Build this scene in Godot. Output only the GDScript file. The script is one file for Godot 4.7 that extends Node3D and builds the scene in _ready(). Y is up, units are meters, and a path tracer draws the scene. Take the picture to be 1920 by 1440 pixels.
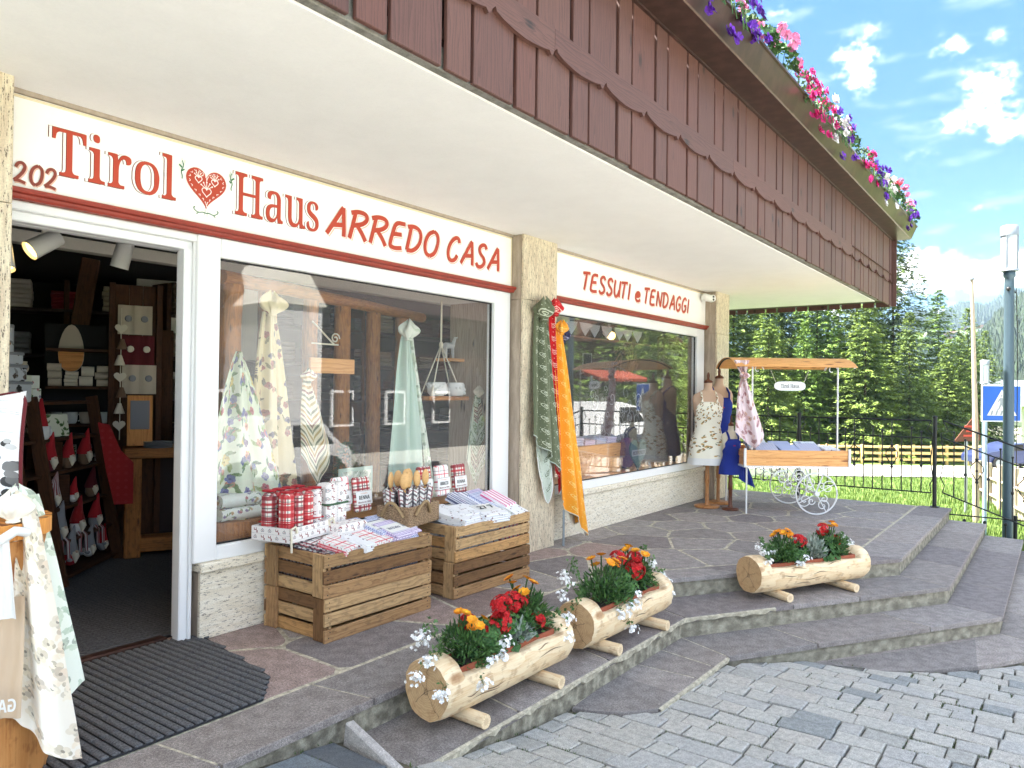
extends Node3D

var rng := RandomNumberGenerator.new()
var M := {}
var TX := {}

# ---------------------------------------------------------------- helpers
func rf(a: float, b: float) -> float:
	return rng.randf_range(a, b)

func lin(r: float, g: float, b: float) -> Color:
	return Color(r, g, b).linear_to_srgb()

func mat(key: String, col := Color(1, 1, 1), rough := 0.7, o := {}) -> StandardMaterial3D:
	if M.has(key):
		return M[key]
	var m := StandardMaterial3D.new()
	m.resource_name = key
	m.albedo_color = col
	m.roughness = rough
	for k in o:
		m.set(k, o[k])
	M[key] = m
	return m

func tag(o: Node, label := "", category := "", group := "", kind := "") -> Node:
	if label: o.set_meta("label", label)
	if category: o.set_meta("category", category)
	if group: o.set_meta("group", group)
	if kind: o.set_meta("kind", kind)
	return o

func thing(called: String, label: String, category: String, at := Vector3.ZERO, turn := 0.0, group := "") -> Node3D:
	var o := Node3D.new()
	o.name = called
	add_child(o, true)
	o.position = at
	o.rotation.y = turn
	tag(o, label, category, group)
	return o

func part(called: String, parent: Node, at := Vector3.ZERO, turn := 0.0) -> Node3D:
	var o := Node3D.new()
	o.name = called
	parent.add_child(o, true)
	o.position = at
	o.rotation.y = turn
	return o

func obj(called: String, m, material: Material, parent: Node = null, at := Transform3D()) -> MeshInstance3D:
	var o := MeshInstance3D.new()
	o.name = called
	o.mesh = m if m is Mesh else done(m)
	o.material_override = material
	(parent if parent else self).add_child(o, true)
	o.transform = at
	return o

func copy(src: Node3D, label: String, at: Vector3, turn := 0.0, sc := Vector3.ONE, group := "") -> Node3D:
	var c: Node3D = src.duplicate()
	c.name = str(src.name).rstrip("0123456789_")
	add_child(c, true)
	c.position = at
	c.rotation = Vector3(0, turn, 0)
	c.scale = sc
	c.set_meta("label", label)
	if group: c.set_meta("group", group)
	return c

func T() -> SurfaceTool:
	var st := SurfaceTool.new()
	st.begin(Mesh.PRIMITIVE_TRIANGLES)
	st.set_smooth_group(-1)
	return st

func done(st: SurfaceTool) -> ArrayMesh:
	st.generate_normals()
	return st.commit()

func xf(p: Vector3, r := Vector3.ZERO) -> Transform3D:
	return Transform3D(Basis.from_euler(r), p)

# counter-clockwise seen from outside in maths terms, flipped here for Godot
func tri(st: SurfaceTool, a: Vector3, b: Vector3, c: Vector3, ua := Vector2.ZERO, ub := Vector2.ZERO, uc := Vector2.ZERO) -> void:
	st.set_uv(ua); st.add_vertex(a)
	st.set_uv(uc); st.add_vertex(c)
	st.set_uv(ub); st.add_vertex(b)

func quad(st: SurfaceTool, a: Vector3, b: Vector3, c: Vector3, d: Vector3, u := Rect2(0, 0, 1, 1)) -> void:
	var u0 := u.position
	var u2 := u.end
	var u1 := Vector2(u2.x, u0.y)
	var u3 := Vector2(u0.x, u2.y)
	tri(st, a, b, c, u0, u1, u2)
	tri(st, a, c, d, u0, u2, u3)

func buv(p: Vector3, n: Vector3, ax: int, uvo: Vector2) -> Vector2:
	var k := n.abs().max_axis_index()
	var a := (k + 1) % 3
	var b := (k + 2) % 3
	if b == ax:
		var t := a
		a = b
		b = t
	return Vector2(p[a], p[b]) + uvo

func face(st: SurfaceTool, pts: Array, out: Vector3, ax: int, uvo: Vector2, c: Vector3, r: Basis) -> void:
	var n: Vector3 = (pts[1] - pts[0]).cross(pts[2] - pts[0])
	if n.dot(out) < 0:
		pts.reverse()
	for i in range(1, pts.size() - 1):
		tri(st, c + r * pts[0], c + r * pts[i], c + r * pts[i + 1], buv(pts[0], out, ax, uvo), buv(pts[i], out, ax, uvo), buv(pts[i + 1], out, ax, uvo))

# chamfered box; u runs along the longest side
func box(st: SurfaceTool, c: Vector3, s: Vector3, b := 0.0, r := Basis(), uvo := Vector2.INF) -> void:
	if uvo == Vector2.INF:
		uvo = Vector2(rf(0, 9), rf(0, 9))
	var h := s * 0.5
	var ax := s.max_axis_index()
	b = minf(b, minf(h.x, minf(h.y, h.z)) * 0.9)
	for k in 3:
		var i := (k + 1) % 3
		var j := (k + 2) % 3
		for g in [-1.0, 1.0]:
			var pts := []
			for q in [[-1, -1], [1, -1], [1, 1], [-1, 1]]:
				var p := Vector3()
				p[k] = g * h[k]
				p[i] = q[0] * (h[i] - b)
				p[j] = q[1] * (h[j] - b)
				pts.append(p)
			var n := Vector3()
			n[k] = g
			face(st, pts, n, ax, uvo, c, r)
			if b > 0.0:
				for g2 in [-1.0, 1.0]:
					var e := []
					for t in [[0, -1], [0, 1], [1, 1], [1, -1]]:
						var p := Vector3()
						p[k] = g * (h[k] - (b if t[0] else 0.0))
						p[i] = g2 * (h[i] - (0.0 if t[0] else b))
						p[j] = t[1] * (h[j] - b)
						e.append(p)
					var n2 := Vector3()
					n2[k] = g
					n2[i] = g2 * 0.99
					face(st, e, n2, ax, uvo, c, r)
	if b > 0.0:
		for sx in [-1.0, 1.0]:
			for sy in [-1.0, 1.0]:
				for sz in [-1.0, 1.0]:
					var n3 := Vector3(sx, sy, sz)
					face(st, [Vector3(sx * h.x, sy * (h.y - b), sz * (h.z - b)), Vector3(sx * (h.x - b), sy * h.y, sz * (h.z - b)), Vector3(sx * (h.x - b), sy * (h.y - b), sz * h.z)], n3, ax, uvo, c, r)

func bx(called: String, parent: Node, c: Vector3, s: Vector3, m: Material, b := 0.0, r := Basis()) -> MeshInstance3D:
	var st := T()
	box(st, Vector3.ZERO, s, b)
	return obj(called, st, m, parent, Transform3D(r, c))

# tube through points with a radius each; u along it, v round it
func tube(st: SurfaceTool, pts: Array, rad, seg := 8, cap := true, uvo := Vector2.ZERO, wob := 0.0) -> void:
	var n := pts.size()
	var rings := []
	var us := []
	var up := Vector3.UP
	var d0: Vector3 = (pts[1] - pts[0]).normalized()
	if absf(d0.dot(up)) > 0.9:
		up = Vector3.RIGHT
	var x := d0.cross(up).normalized()
	var L := 0.0
	var wb := []
	for k in seg:
		wb.append(1.0 + (rf(-wob, wob) if wob > 0.0 else 0.0))
	for i in n:
		var d: Vector3 = (pts[mini(i + 1, n - 1)] - pts[maxi(i - 1, 0)]).normalized()
		if d.length() < 0.5:
			d = d0
		x = (x - d * d.dot(x)).normalized()
		var y := d.cross(x)
		var r: float = rad[i] if rad is Array else rad
		if i > 0:
			L += (pts[i] - pts[i - 1]).length()
		us.append(L)
		var ring := []
		for k in seg + 1:
			var a := TAU * (k % seg) / seg
			ring.append(pts[i] + (x * cos(a) + y * sin(a)) * r * wb[k % seg])
		rings.append(ring)
	st.set_smooth_group(1)
	var cr: float = TAU * (rad[0] if rad is Array else rad)
	for i in n - 1:
		for k in seg:
			var u0 := Vector2(us[i], cr * k / seg) + uvo
			var u1 := Vector2(us[i], cr * (k + 1) / seg) + uvo
			var u2 := Vector2(us[i + 1], cr * (k + 1) / seg) + uvo
			var u3 := Vector2(us[i + 1], cr * k / seg) + uvo
			tri(st, rings[i][k], rings[i][k + 1], rings[i + 1][k + 1], u0, u1, u2)
			tri(st, rings[i][k], rings[i + 1][k + 1], rings[i + 1][k], u0, u2, u3)
	st.set_smooth_group(-1)
	if cap:
		for e in 2:
			var ring: Array = rings[(n - 1) * e]
			for k in seg:
				var a: Vector3 = ring[k]
				var b: Vector3 = ring[k + 1]
				var ct: Vector3 = pts[(n - 1) * e]
				if e == 0:
					tri(st, ct, b, a, Vector2(.5, .5), Vector2(.5, .6), Vector2(.6, .5))
				else:
					tri(st, ct, a, b, Vector2(.5, .5), Vector2(.6, .5), Vector2(.5, .6))

func lathe(st: SurfaceTool, prof: Array, seg := 16, at := Vector3.ZERO, cap := true) -> void:
	var p := []
	var r := []
	for q in prof:
		p.append(at + Vector3(0, q[1] + 0.00001 * p.size(), 0))
		r.append(q[0])
	tube(st, p, r, seg, cap)

func ball(st: SurfaceTool, c: Vector3, r: Vector3, seg := 12, rings := 8) -> void:
	st.set_smooth_group(1)
	for i in rings:
		for k in seg:
			var q := []
			for e in [[0, 0], [1, 0], [1, 1], [0, 1]]:
				var th: float = PI * (i + e[0]) / rings
				var ph: float = TAU * (k + e[1]) / seg
				q.append(c + Vector3(sin(th) * cos(ph) * r.x, cos(th) * r.y, sin(th) * sin(ph) * r.z))
			var w := Rect2(float(k) / seg, float(i) / rings, 1.0 / seg, 1.0 / rings)
			if i == 0:
				tri(st, q[0], q[2], q[1], w.position, w.end, w.position)
			elif i == rings - 1:
				tri(st, q[0], q[3], q[1], w.position, w.end, w.position)
			else:
				quad(st, q[0], q[3], q[2], q[1], w)
	st.set_smooth_group(-1)

# polygon (x,y) pushed along +z of t
func prism(st: SurfaceTool, poly: PackedVector2Array, depth: float, t := Transform3D(), us := 1.0, uvo := Vector2.ZERO) -> void:
	if Geometry2D.is_polygon_clockwise(poly):
		poly.reverse()
	var ix := Geometry2D.triangulate_polygon(poly)
	for i in range(0, ix.size(), 3):
		var a := poly[ix[i]]
		var b := poly[ix[i + 1]]
		var c := poly[ix[i + 2]]
		if (b - a).cross(c - a) < 0:
			var s := b
			b = c
			c = s
		tri(st, t * Vector3(a.x, a.y, depth), t * Vector3(b.x, b.y, depth), t * Vector3(c.x, c.y, depth), a * us + uvo, b * us + uvo, c * us + uvo)
		tri(st, t * Vector3(a.x, a.y, 0), t * Vector3(c.x, c.y, 0), t * Vector3(b.x, b.y, 0), a * us + uvo, c * us + uvo, b * us + uvo)
	var n := poly.size()
	var L := 0.0
	for i in n:
		var a := poly[i]
		var b := poly[(i + 1) % n]
		var l := (b - a).length()
		quad(st, t * Vector3(a.x, a.y, 0), t * Vector3(b.x, b.y, 0), t * Vector3(b.x, b.y, depth), t * Vector3(a.x, a.y, depth), Rect2(uvo.x + L * us, uvo.y, l * us, depth * us))
		L += l

# flat stone from a ground outline (x,z) with a worn top edge; yf gives the height of the top
func stone_mesh(poly: PackedVector2Array, yf: Callable, th: float, bev: float) -> ArrayMesh:
	if Geometry2D.is_polygon_clockwise(poly):
		poly.reverse()
	var st := T()
	var n := poly.size()
	var top := PackedVector2Array()
	for i in n:
		var a := (poly[i] - poly[(i + n - 1) % n]).normalized()
		var b := (poly[(i + 1) % n] - poly[i]).normalized()
		var nn := Vector2(-a.y - b.y, a.x + b.x)
		top.append(poly[i] + nn.normalized() * minf(bev * 1.6, bev / maxf(0.35, nn.length() * 0.5)))
	var ix := Geometry2D.triangulate_polygon(top)
	for i in range(0, ix.size(), 3):
		var a := top[ix[i]]
		var b := top[ix[i + 1]]
		var c := top[ix[i + 2]]
		if (b - a).cross(c - a) > 0:
			var s := b
			b = c
			c = s
		tri(st, Vector3(a.x, yf.call(a), a.y), Vector3(b.x, yf.call(b), b.y), Vector3(c.x, yf.call(c), c.y), a, b, c)
	for i in n:
		var j := (i + 1) % n
		var a := poly[i]
		var b := poly[j]
		var ta := top[i]
		var tb := top[j]
		var ya: float = yf.call(a)
		var yb: float = yf.call(b)
		var p := Vector3(a.x, ya - bev * 0.7, a.y)
		var q := Vector3(b.x, yb - bev * 0.7, b.y)
		quad(st, q, p, Vector3(ta.x, yf.call(ta), ta.y), Vector3(tb.x, yf.call(tb), tb.y))
		quad(st, Vector3(b.x, yb - th, b.y), Vector3(a.x, ya - th, a.y), p, q)
	return done(st)

func sheet(st: SurfaceTool, nu: int, nv: int, f: Callable, su := 1.0, sv := 1.0) -> void:
	st.set_smooth_group(1)
	var g := []
	for j in nv + 1:
		var row := []
		for i in nu + 1:
			row.append(f.call(float(i) / nu, float(j) / nv))
		g.append(row)
	for j in nv:
		for i in nu:
			quad(st, g[j + 1][i], g[j + 1][i + 1], g[j][i + 1], g[j][i], Rect2(su * i / nu, sv * (j + 1) / nv, su / nu, -sv / nv))
	st.set_smooth_group(-1)

func chaikin(p: PackedVector2Array, times := 2) -> PackedVector2Array:
	for t in times:
		var q := PackedVector2Array([p[0]])
		for i in p.size() - 1:
			q.append(p[i].lerp(p[i + 1], 0.25))
			q.append(p[i].lerp(p[i + 1], 0.75))
		q.append(p[p.size() - 1])
		p = q
	return p

func poly(a: Array) -> PackedVector2Array:
	var p := PackedVector2Array()
	for i in range(0, a.size(), 2):
		p.append(Vector2(a[i], a[i + 1]))
	return p

# ---------------------------------------------------------------- textures
func nz(w: int, h: int, freq: float, sd: int, oct := 4, type := FastNoiseLite.TYPE_SIMPLEX_SMOOTH) -> PackedByteArray:
	var n := FastNoiseLite.new()
	n.seed = sd
	n.frequency = freq
	n.fractal_octaves = oct
	n.noise_type = type
	var im := n.get_seamless_image(w, h)
	im.convert(Image.FORMAT_L8)
	return im.get_data()

func stretch(b: PackedByteArray, w: int, h: int, w2: int, h2: int) -> PackedByteArray:
	var im := Image.create_from_data(w, h, false, Image.FORMAT_L8, b)
	im.resize(w2, h2, Image.INTERPOLATE_CUBIC)
	return im.get_data()

func tex_bytes(w: int, h: int, b: PackedByteArray) -> ImageTexture:
	return ImageTexture.create_from_image(Image.create_from_data(w, h, false, Image.FORMAT_RGB8, b))

# stone: two tones, patches and grains; amounts in sRGB
func tex_stone(w: int, c0: Color, c1: Color, grain: float, sd: int, patch := 0.012, fleck := 0.0) -> ImageTexture:
	var a := nz(w, w, patch, sd)
	var g := nz(w, w, 0.35, sd + 1, 2)
	var g2 := nz(w, w, 0.09, sd + 2, 3)
	var out := PackedByteArray()
	out.resize(w * w * 3)
	var r := RandomNumberGenerator.new()
	r.seed = sd
	for i in w * w:
		var t := clampf((a[i] - 128) / 130.0 + 0.5, 0, 1)
		var c := c0.lerp(c1, t)
		var k := 1.0 + ((g[i] - 128) / 128.0 * 0.9 + (g2[i] - 128) / 128.0 * 0.6 + r.randf() - 0.5) * grain
		if fleck > 0.0 and g[i] > 190 and r.randf() < fleck:
			k *= 1.45
		out[i * 3] = clampi(int(c.r * k * 255), 0, 255)
		out[i * 3 + 1] = clampi(int(c.g * k * 255), 0, 255)
		out[i * 3 + 2] = clampi(int(c.b * k * 255), 0, 255)
	return tex_bytes(w, w, out)

# wood, u along the grain: fibres, rings, knots, weathering
func tex_wood(c0: Color, c1: Color, sd: int, rings := 9.0, knots := 5, stain := 0.0, cs := Color(.1, .09, .08), warp := 1.0) -> ImageTexture:
	var w := 1024
	var h := 256
	var fib := stretch(nz(48, h, 0.2, sd, 4), 48, h, w, h)
	var wv := stretch(nz(128, 128, 0.018, sd + 1, 3), 128, 128, w, h)
	var sp := nz(w, h, 0.02, sd + 2, 4)
	var fine := stretch(nz(160, h, 0.45, sd + 3, 2), 160, h, w, h)
	var r := RandomNumberGenerator.new()
	r.seed = sd
	var kn := []
	for k in knots:
		kn.append(Vector3(r.randf() * w, r.randf_range(20, h - 20), r.randf_range(5, 11)))
	var out := PackedByteArray()
	out.resize(w * h * 3)
	for y in h:
		for x in w:
			var i := y * w + x
			var v := y * rings / h + (wv[i] - 128) / 128.0 * warp
			var kd := 0.0
			for k in kn:
				var dx: float = (x - k.x) * 0.45
				var dy: float = y - k.y
				if absf(dx) < 60 and absf(dy) < 50:
					var d: float = sqrt(dx * dx + dy * dy) / k.z
					v += 2.0 * exp(-d * 0.55) * (1.0 if dy > 0 else -1.0)
					kd = maxf(kd, clampf(1.5 - d, 0, 1))
			var s := v - floorf(v)
			var t := s * s * 0.6 + (fib[i] - 128) / 128.0 * 0.35 + (fine[i] - 128) / 128.0 * 0.25
			var c := c0.lerp(c1, clampf(t + kd * 0.8, 0, 1.3))
			if kd > 0.0:
				c = c.lerp(cs, kd * 0.55)
			if stain > 0.0:
				c = c.lerp(cs, clampf((sp[i] - 150) / 60.0 + (fib[i] - 128) / 200.0, 0, 1) * stain)
			out[i * 3] = clampi(int(c.r * 255), 0, 255)
			out[i * 3 + 1] = clampi(int(c.g * 255), 0, 255)
			out[i * 3 + 2] = clampi(int(c.b * 255), 0, 255)
	return tex_bytes(w, h, out)

func tex_travertine(horizontal: bool, sd: int) -> ImageTexture:
	var w := 512
	var band := nz(64, w, 0.03, sd, 3)
	var hole := nz(96, w, 0.1, sd + 3, 2)
	band = stretch(band, 64, w, w, w)
	hole = stretch(hole, 96, w, w, w)
	var sp := nz(w, w, 0.12, sd + 5, 3)
	var out := PackedByteArray()
	out.resize(w * w * 3)
	for y in w:
		for x in w:
			var i := y * w + x
			var t := (band[i] - 128) / 128.0
			var c := (Color(.97, .945, .89) if horizontal else Color(.88, .83, .73)).lerp(Color(.92, .885, .81) if horizontal else Color(.80, .73, .63), clampf(0.5 + t, 0, 1))
			var k := 1.0 + (sp[i] - 128) / 128.0 * 0.08
			var hl := clampf((hole[i] - (172 if horizontal else 160)) / 22.0, 0, 1) * clampf((sp[i] - 105) / 40.0, 0, 1)
			c = c.lerp(Color(.36, .31, .26), hl * 0.85)
			var o := i if horizontal else x * w + y
			out[o * 3] = clampi(int(c.r * k * 255), 0, 255)
			out[o * 3 + 1] = clampi(int(c.g * k * 255), 0, 255)
			out[o * 3 + 2] = clampi(int(c.b * k * 255), 0, 255)
	return tex_bytes(w, w, out)

func im_new(w: int, h: int, c: Color) -> Image:
	var im := Image.create(w, h, false, Image.FORMAT_RGB8)
	im.fill(c)
	return im

func dot(im: Image, x: float, y: float, r: float, c: Color) -> void:
	var W := im.get_width()
	var H := im.get_height()
	for dy in range(-int(r), int(r) + 1):
		var hw := int(sqrt(maxf(0, r * r - dy * dy)) + 0.5)
		im.fill_rect(Rect2i(posmod(int(x) - hw, W), posmod(int(y) + dy, H), maxi(1, hw * 2), 1), c)

func stroke(im: Image, p: PackedVector2Array, r: float, c: Color) -> void:
	for i in p.size() - 1:
		var n := maxi(1, int((p[i + 1] - p[i]).length() / maxf(1.0, r * 0.7)))
		for k in n + 1:
			var q := p[i].lerp(p[i + 1], float(k) / n)
			dot(im, q.x, q.y, r, c)

func heart2(s: float, n := 24) -> PackedVector2Array:
	var p := PackedVector2Array()
	for i in n + 1:
		var t := TAU * i / n
		p.append(Vector2(16 * pow(sin(t), 3), 13 * cos(t) - 5 * cos(2 * t) - 2 * cos(3 * t) - cos(4 * t)) * s / 16.0)
	return p

func shifted(p: PackedVector2Array, o: Vector2, fl := 1.0) -> PackedVector2Array:
	var q := PackedVector2Array()
	for v in p:
		q.append(Vector2(v.x, v.y * fl) + o)
	return q

func tx(im: Image) -> ImageTexture:
	return ImageTexture.create_from_image(im)

# heart and dot print
func tex_hearts(bg: Color, fg: Color) -> ImageTexture:
	var im := im_new(256, 256, bg)
	for j in 2:
		for i in 2:
			var o := Vector2(64 + 128 * i, 50 + 128 * j)
			stroke(im, shifted(heart2(26), o, -1), 2.5, fg)
			stroke(im, shifted(heart2(11), o, -1), 2.0, fg)
			for k in 10:
				var a := TAU * k / 10
				dot(im, o.x + cos(a) * 38, o.y + sin(a) * 38, 2.2, fg)
			dot(im, o.x + 64, o.y + 64, 5, fg)
			dot(im, o.x + 64, o.y, 3, fg)
			dot(im, o.x, o.y + 64, 3, fg)
	return tx(im)

func tex_check(w: int, bg: Color, bands: Array, both := true) -> ImageTexture:
	var im := im_new(w, w, bg)
	for b in bands:
		for y in range(b[0], b[0] + b[1]):
			im.fill_rect(Rect2i(0, y, w, 1), bg.lerp(b[2], 0.62))
	if both:
		for b in bands:
			for x in range(b[0], b[0] + b[1]):
				for y in w:
					im.set_pixel(x, y, im.get_pixel(x, y).lerp(b[2], 0.66))
	return tx(im)

# sprigs and blossoms scattered on cloth
func tex_floral(w: int, bg: Color, petals: Array, leaves: Array, n: int, size: float, sd: int) -> ImageTexture:
	var im := im_new(w, w, bg)
	var r := RandomNumberGenerator.new()
	r.seed = sd
	for k in n:
		var o := Vector2(r.randf() * w, r.randf() * w)
		var lc: Color = leaves[r.randi() % leaves.size()]
		var a := r.randf() * TAU
		var p := PackedVector2Array()
		for i in 7:
			p.append(o + Vector2(cos(a + i * 0.12), sin(a + i * 0.12)) * size * 0.30 * i)
		stroke(im, p, maxf(1.0, size * 0.06), lc)
		for i in range(1, 7):
			for s in [-1, 1]:
				var d := Vector2(cos(a + s * 0.9), sin(a + s * 0.9)) * size * 0.45
				stroke(im, PackedVector2Array([p[i], p[i] + d]), size * r.randf_range(0.13, 0.24), lc.lerp(bg, r.randf() * 0.4))
		var pc: Color = petals[r.randi() % petals.size()]
		for q in 9:
			var b := TAU * q / 9 + r.randf() * 0.4
			var rr := size * (0.5 if q % 2 else 0.8)
			dot(im, o.x + cos(b) * rr * 0.7, o.y + sin(b) * rr * 0.7, size * r.randf_range(0.28, 0.46), pc.lerp(bg, r.randf() * 0.35).darkened(r.randf() * 0.2))
		dot(im, o.x, o.y, size * 0.22, pc.darkened(0.35))
	return tx(im)

func tex_ramp(stops: Array, w := 256) -> ImageTexture:
	var im := Image.create(w, 4, false, Image.FORMAT_RGB8)
	for x in w:
		var t := float(x) / w
		var c: Color = stops[0][1]
		for s in stops:
			if t >= s[0]:
				c = s[1]
		im.fill_rect(Rect2i(x, 0, 1, 4), c)
	return tx(im)

# ---------------------------------------------------------------- order of building
func _ready() -> void:
	rng.seed = 20
	camera_sky_sun()
	materials()
	land()
	terrace()
	plaza()
	shop()
	balcony()
	signs()
	upper_house()
	inside()
	window_display()
	goods()
	planters()
	pillar_cloths()
	log_table()
	mannequins()
	cart()
	railings()
	street()
	trees()
	opposite()

func camera_sky_sun() -> void:
	var cam := Camera3D.new()
	cam.name = "camera"
	cam.transform = Transform3D(Basis(Vector3(0.59255, 0.012, 0.80545), Vector3(-0.01438, 0.99989, -0.00431), Vector3(-0.80541, -0.00903, 0.59265)), Vector3(0, 1.5, 4.0903))
	cam.fov = 54.432
	cam.near = 0.05
	cam.far = 6000
	add_child(cam)
	cam.current = true
	var we := WorldEnvironment.new()
	we.name = "environment"
	var e := Environment.new()
	e.background_mode = Environment.BG_SKY
	var pm := PanoramaSkyMaterial.new()
	pm.panorama = sky_picture()
	pm.energy_multiplier = 1.15
	var sky := Sky.new()
	sky.sky_material = pm
	e.sky = sky
	e.tonemap_mode = Environment.TONE_MAPPER_LINEAR
	e.tonemap_exposure = 7.6
	e.ambient_light_source = Environment.AMBIENT_SOURCE_SKY
	e.sdfgi_enabled = true
	e.ssao_enabled = true
	e.ssil_enabled = true
	e.fog_enabled = true
	e.fog_density = 0.00022
	e.fog_light_color = Color(0.72, 0.84, 0.95)
	we.environment = e
	add_child(we)
	var sun := DirectionalLight3D.new()
	sun.name = "sun"
	sun.light_energy = 1.45
	sun.light_color = Color(1.0, 0.975, 0.94)
	sun.light_angular_distance = 0.5
	sun.shadow_enabled = true
	add_child(sun)
	sun.look_at_from_position(Vector3(0, 50, 0), Vector3(0, 50, 0) + Vector3(0.22, -1.0, 0.52), Vector3.RIGHT)

# air and clouds; azimuth 0 is -z, 90 is +x
func sky_col(el: float) -> Color:
	var t := clampf(el / 60.0, 0, 1)
	var top := Color(0.0135, 0.045, 0.108)
	var mid := Color(0.0165, 0.053, 0.119)
	var low := Color(0.041, 0.098, 0.136)
	var c := low.lerp(mid, smoothstep(0.0, 0.30, t))
	return c.lerp(top, smoothstep(0.25, 1.0, t))

func sky_picture() -> ImageTexture:
	var n1 := FastNoiseLite.new()
	n1.seed = 8
	n1.frequency = 1.0
	n1.fractal_octaves = 5
	n1.fractal_gain = 0.55
	var n2 := FastNoiseLite.new()
	n2.seed = 31
	n2.frequency = 1.0
	n2.fractal_octaves = 4
	var W := 768
	var H := 384
	var im := Image.create(W, H, false, Image.FORMAT_RGB8)
	for y in H:
		var el := 90.0 - 180.0 * (y + 0.5) / H
		var base := sky_col(maxf(el, 0.0)) if el > -1.0 else Color(0.16, 0.2, 0.16)
		for x in W:
			var az := 360.0 * (x + 0.5) / W
			var c := base
			if el > -1.0:
				var d := Vector3(sin(deg_to_rad(az)), tan(deg_to_rad(maxf(el, 1.0))) * 1.4, -cos(deg_to_rad(az))).normalized()
				var v := n1.get_noise_3dv(d * 2.6) + 0.35 * n1.get_noise_3dv(d * 9.0)
				c = c.lerp(Color(0.70, 0.695, 0.68), smoothstep(-0.10, 0.34, v) * 0.92)
			im.set_pixel(x, y, c.linear_to_srgb())
	im.resize(4096, 2048, Image.INTERPOLATE_CUBIC)
	# the stretch above the balcony, at full resolution: [azimuth, elevation, radius az, radius el, strength]
	var puffs := [[78.1, 22.3, 1.5, 1.2, .85], [78.8, 20.7, .8, .9, .6], [79.4, 24.3, 1.3, .7, .35], [86.1, 19.3, 1.6, 1.3, 1.0], [84.6, 17.6, 1.3, .7, .85], [87.2, 16.8, 1.2, .9, 1.0], [84.0, 22.1, 1.3, .8, .6], [86.6, 22.2, .9, .5, .4],
		[82.3, 8.9, 1.2, 1.0, 1.1], [83.8, 8.1, 1.3, 1.1, 1.2], [85.6, 7.7, 1.2, 1.0, 1.1], [87.6, 8.2, 1.2, .9, 1.05], [89.5, 7.6, 2.0, 1.1, 1.0], [83.3, 4.9, 1.2, .8, 1.0], [86.3, 4.6, 1.2, .5, .8], [80.5, 7.6, 1.6, 1.3, 1.1], [77.0, 6.5, 2.4, 1.6, 1.0], [85.5, 12.0, 1.6, .35, .5], [82.0, 15.9, 1.5, .35, .4], [73.0, 26.0, 1.8, .6, .4], [91.5, 18.0, 2.0, .9, .7], [70.0, 14.0, 2.0, 1.0, .6]]
	var x0 := int(62.0 / 360.0 * 4096)
	var x1 := int(98.0 / 360.0 * 4096)
	var y0 := int((90.0 - 33.0) / 180.0 * 2048)
	var y1 := int(90.5 / 180.0 * 2048)
	for y in range(y0, y1):
		var el := 90.0 - 180.0 * (y + 0.5) / 2048
		var base := sky_col(maxf(el, 0.0))
		for x in range(x0, x1):
			var az := 360.0 * (x + 0.5) / 4096
			var g := 0.0
			for p in puffs:
				var dx: float = (az - p[0]) / p[2]
				var dy: float = (el - p[1]) / p[3]
				var q := dx * dx + dy * dy
				if q < 6.0:
					g += p[4] * exp(-q * 0.9)
			var v := n1.get_noise_2d(az * 0.62, el * 1.0) * 1.05 + n1.get_noise_2d(az * 1.9 + 50.0, el * 2.6) * 0.4
			var wisp := smoothstep(0.05, 0.7, n2.get_noise_2d(az * 0.16, el * 0.55)) * 0.16
			var a := clampf(smoothstep(0.16, 1.25, g * (0.95 + v * 0.95) + v * 0.16) + wisp, 0, 1)
			var sh := 0.97 - 0.10 * smoothstep(0.2, 0.9, n2.get_noise_2d(az * 0.9, el * 1.4 + 0.5))
			var c := base.lerp(Color(0.72, 0.715, 0.70) * sh, pow(a, 1.5))
			var fade := minf(minf(smoothstep(62.0, 66.0, az), 1.0 - smoothstep(94.0, 98.0, az)), 1.0 - smoothstep(29.0, 33.0, el))
			im.set_pixel(x, y, im.get_pixel(x, y).lerp(c.linear_to_srgb(), fade))
	return ImageTexture.create_from_image(im)

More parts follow.
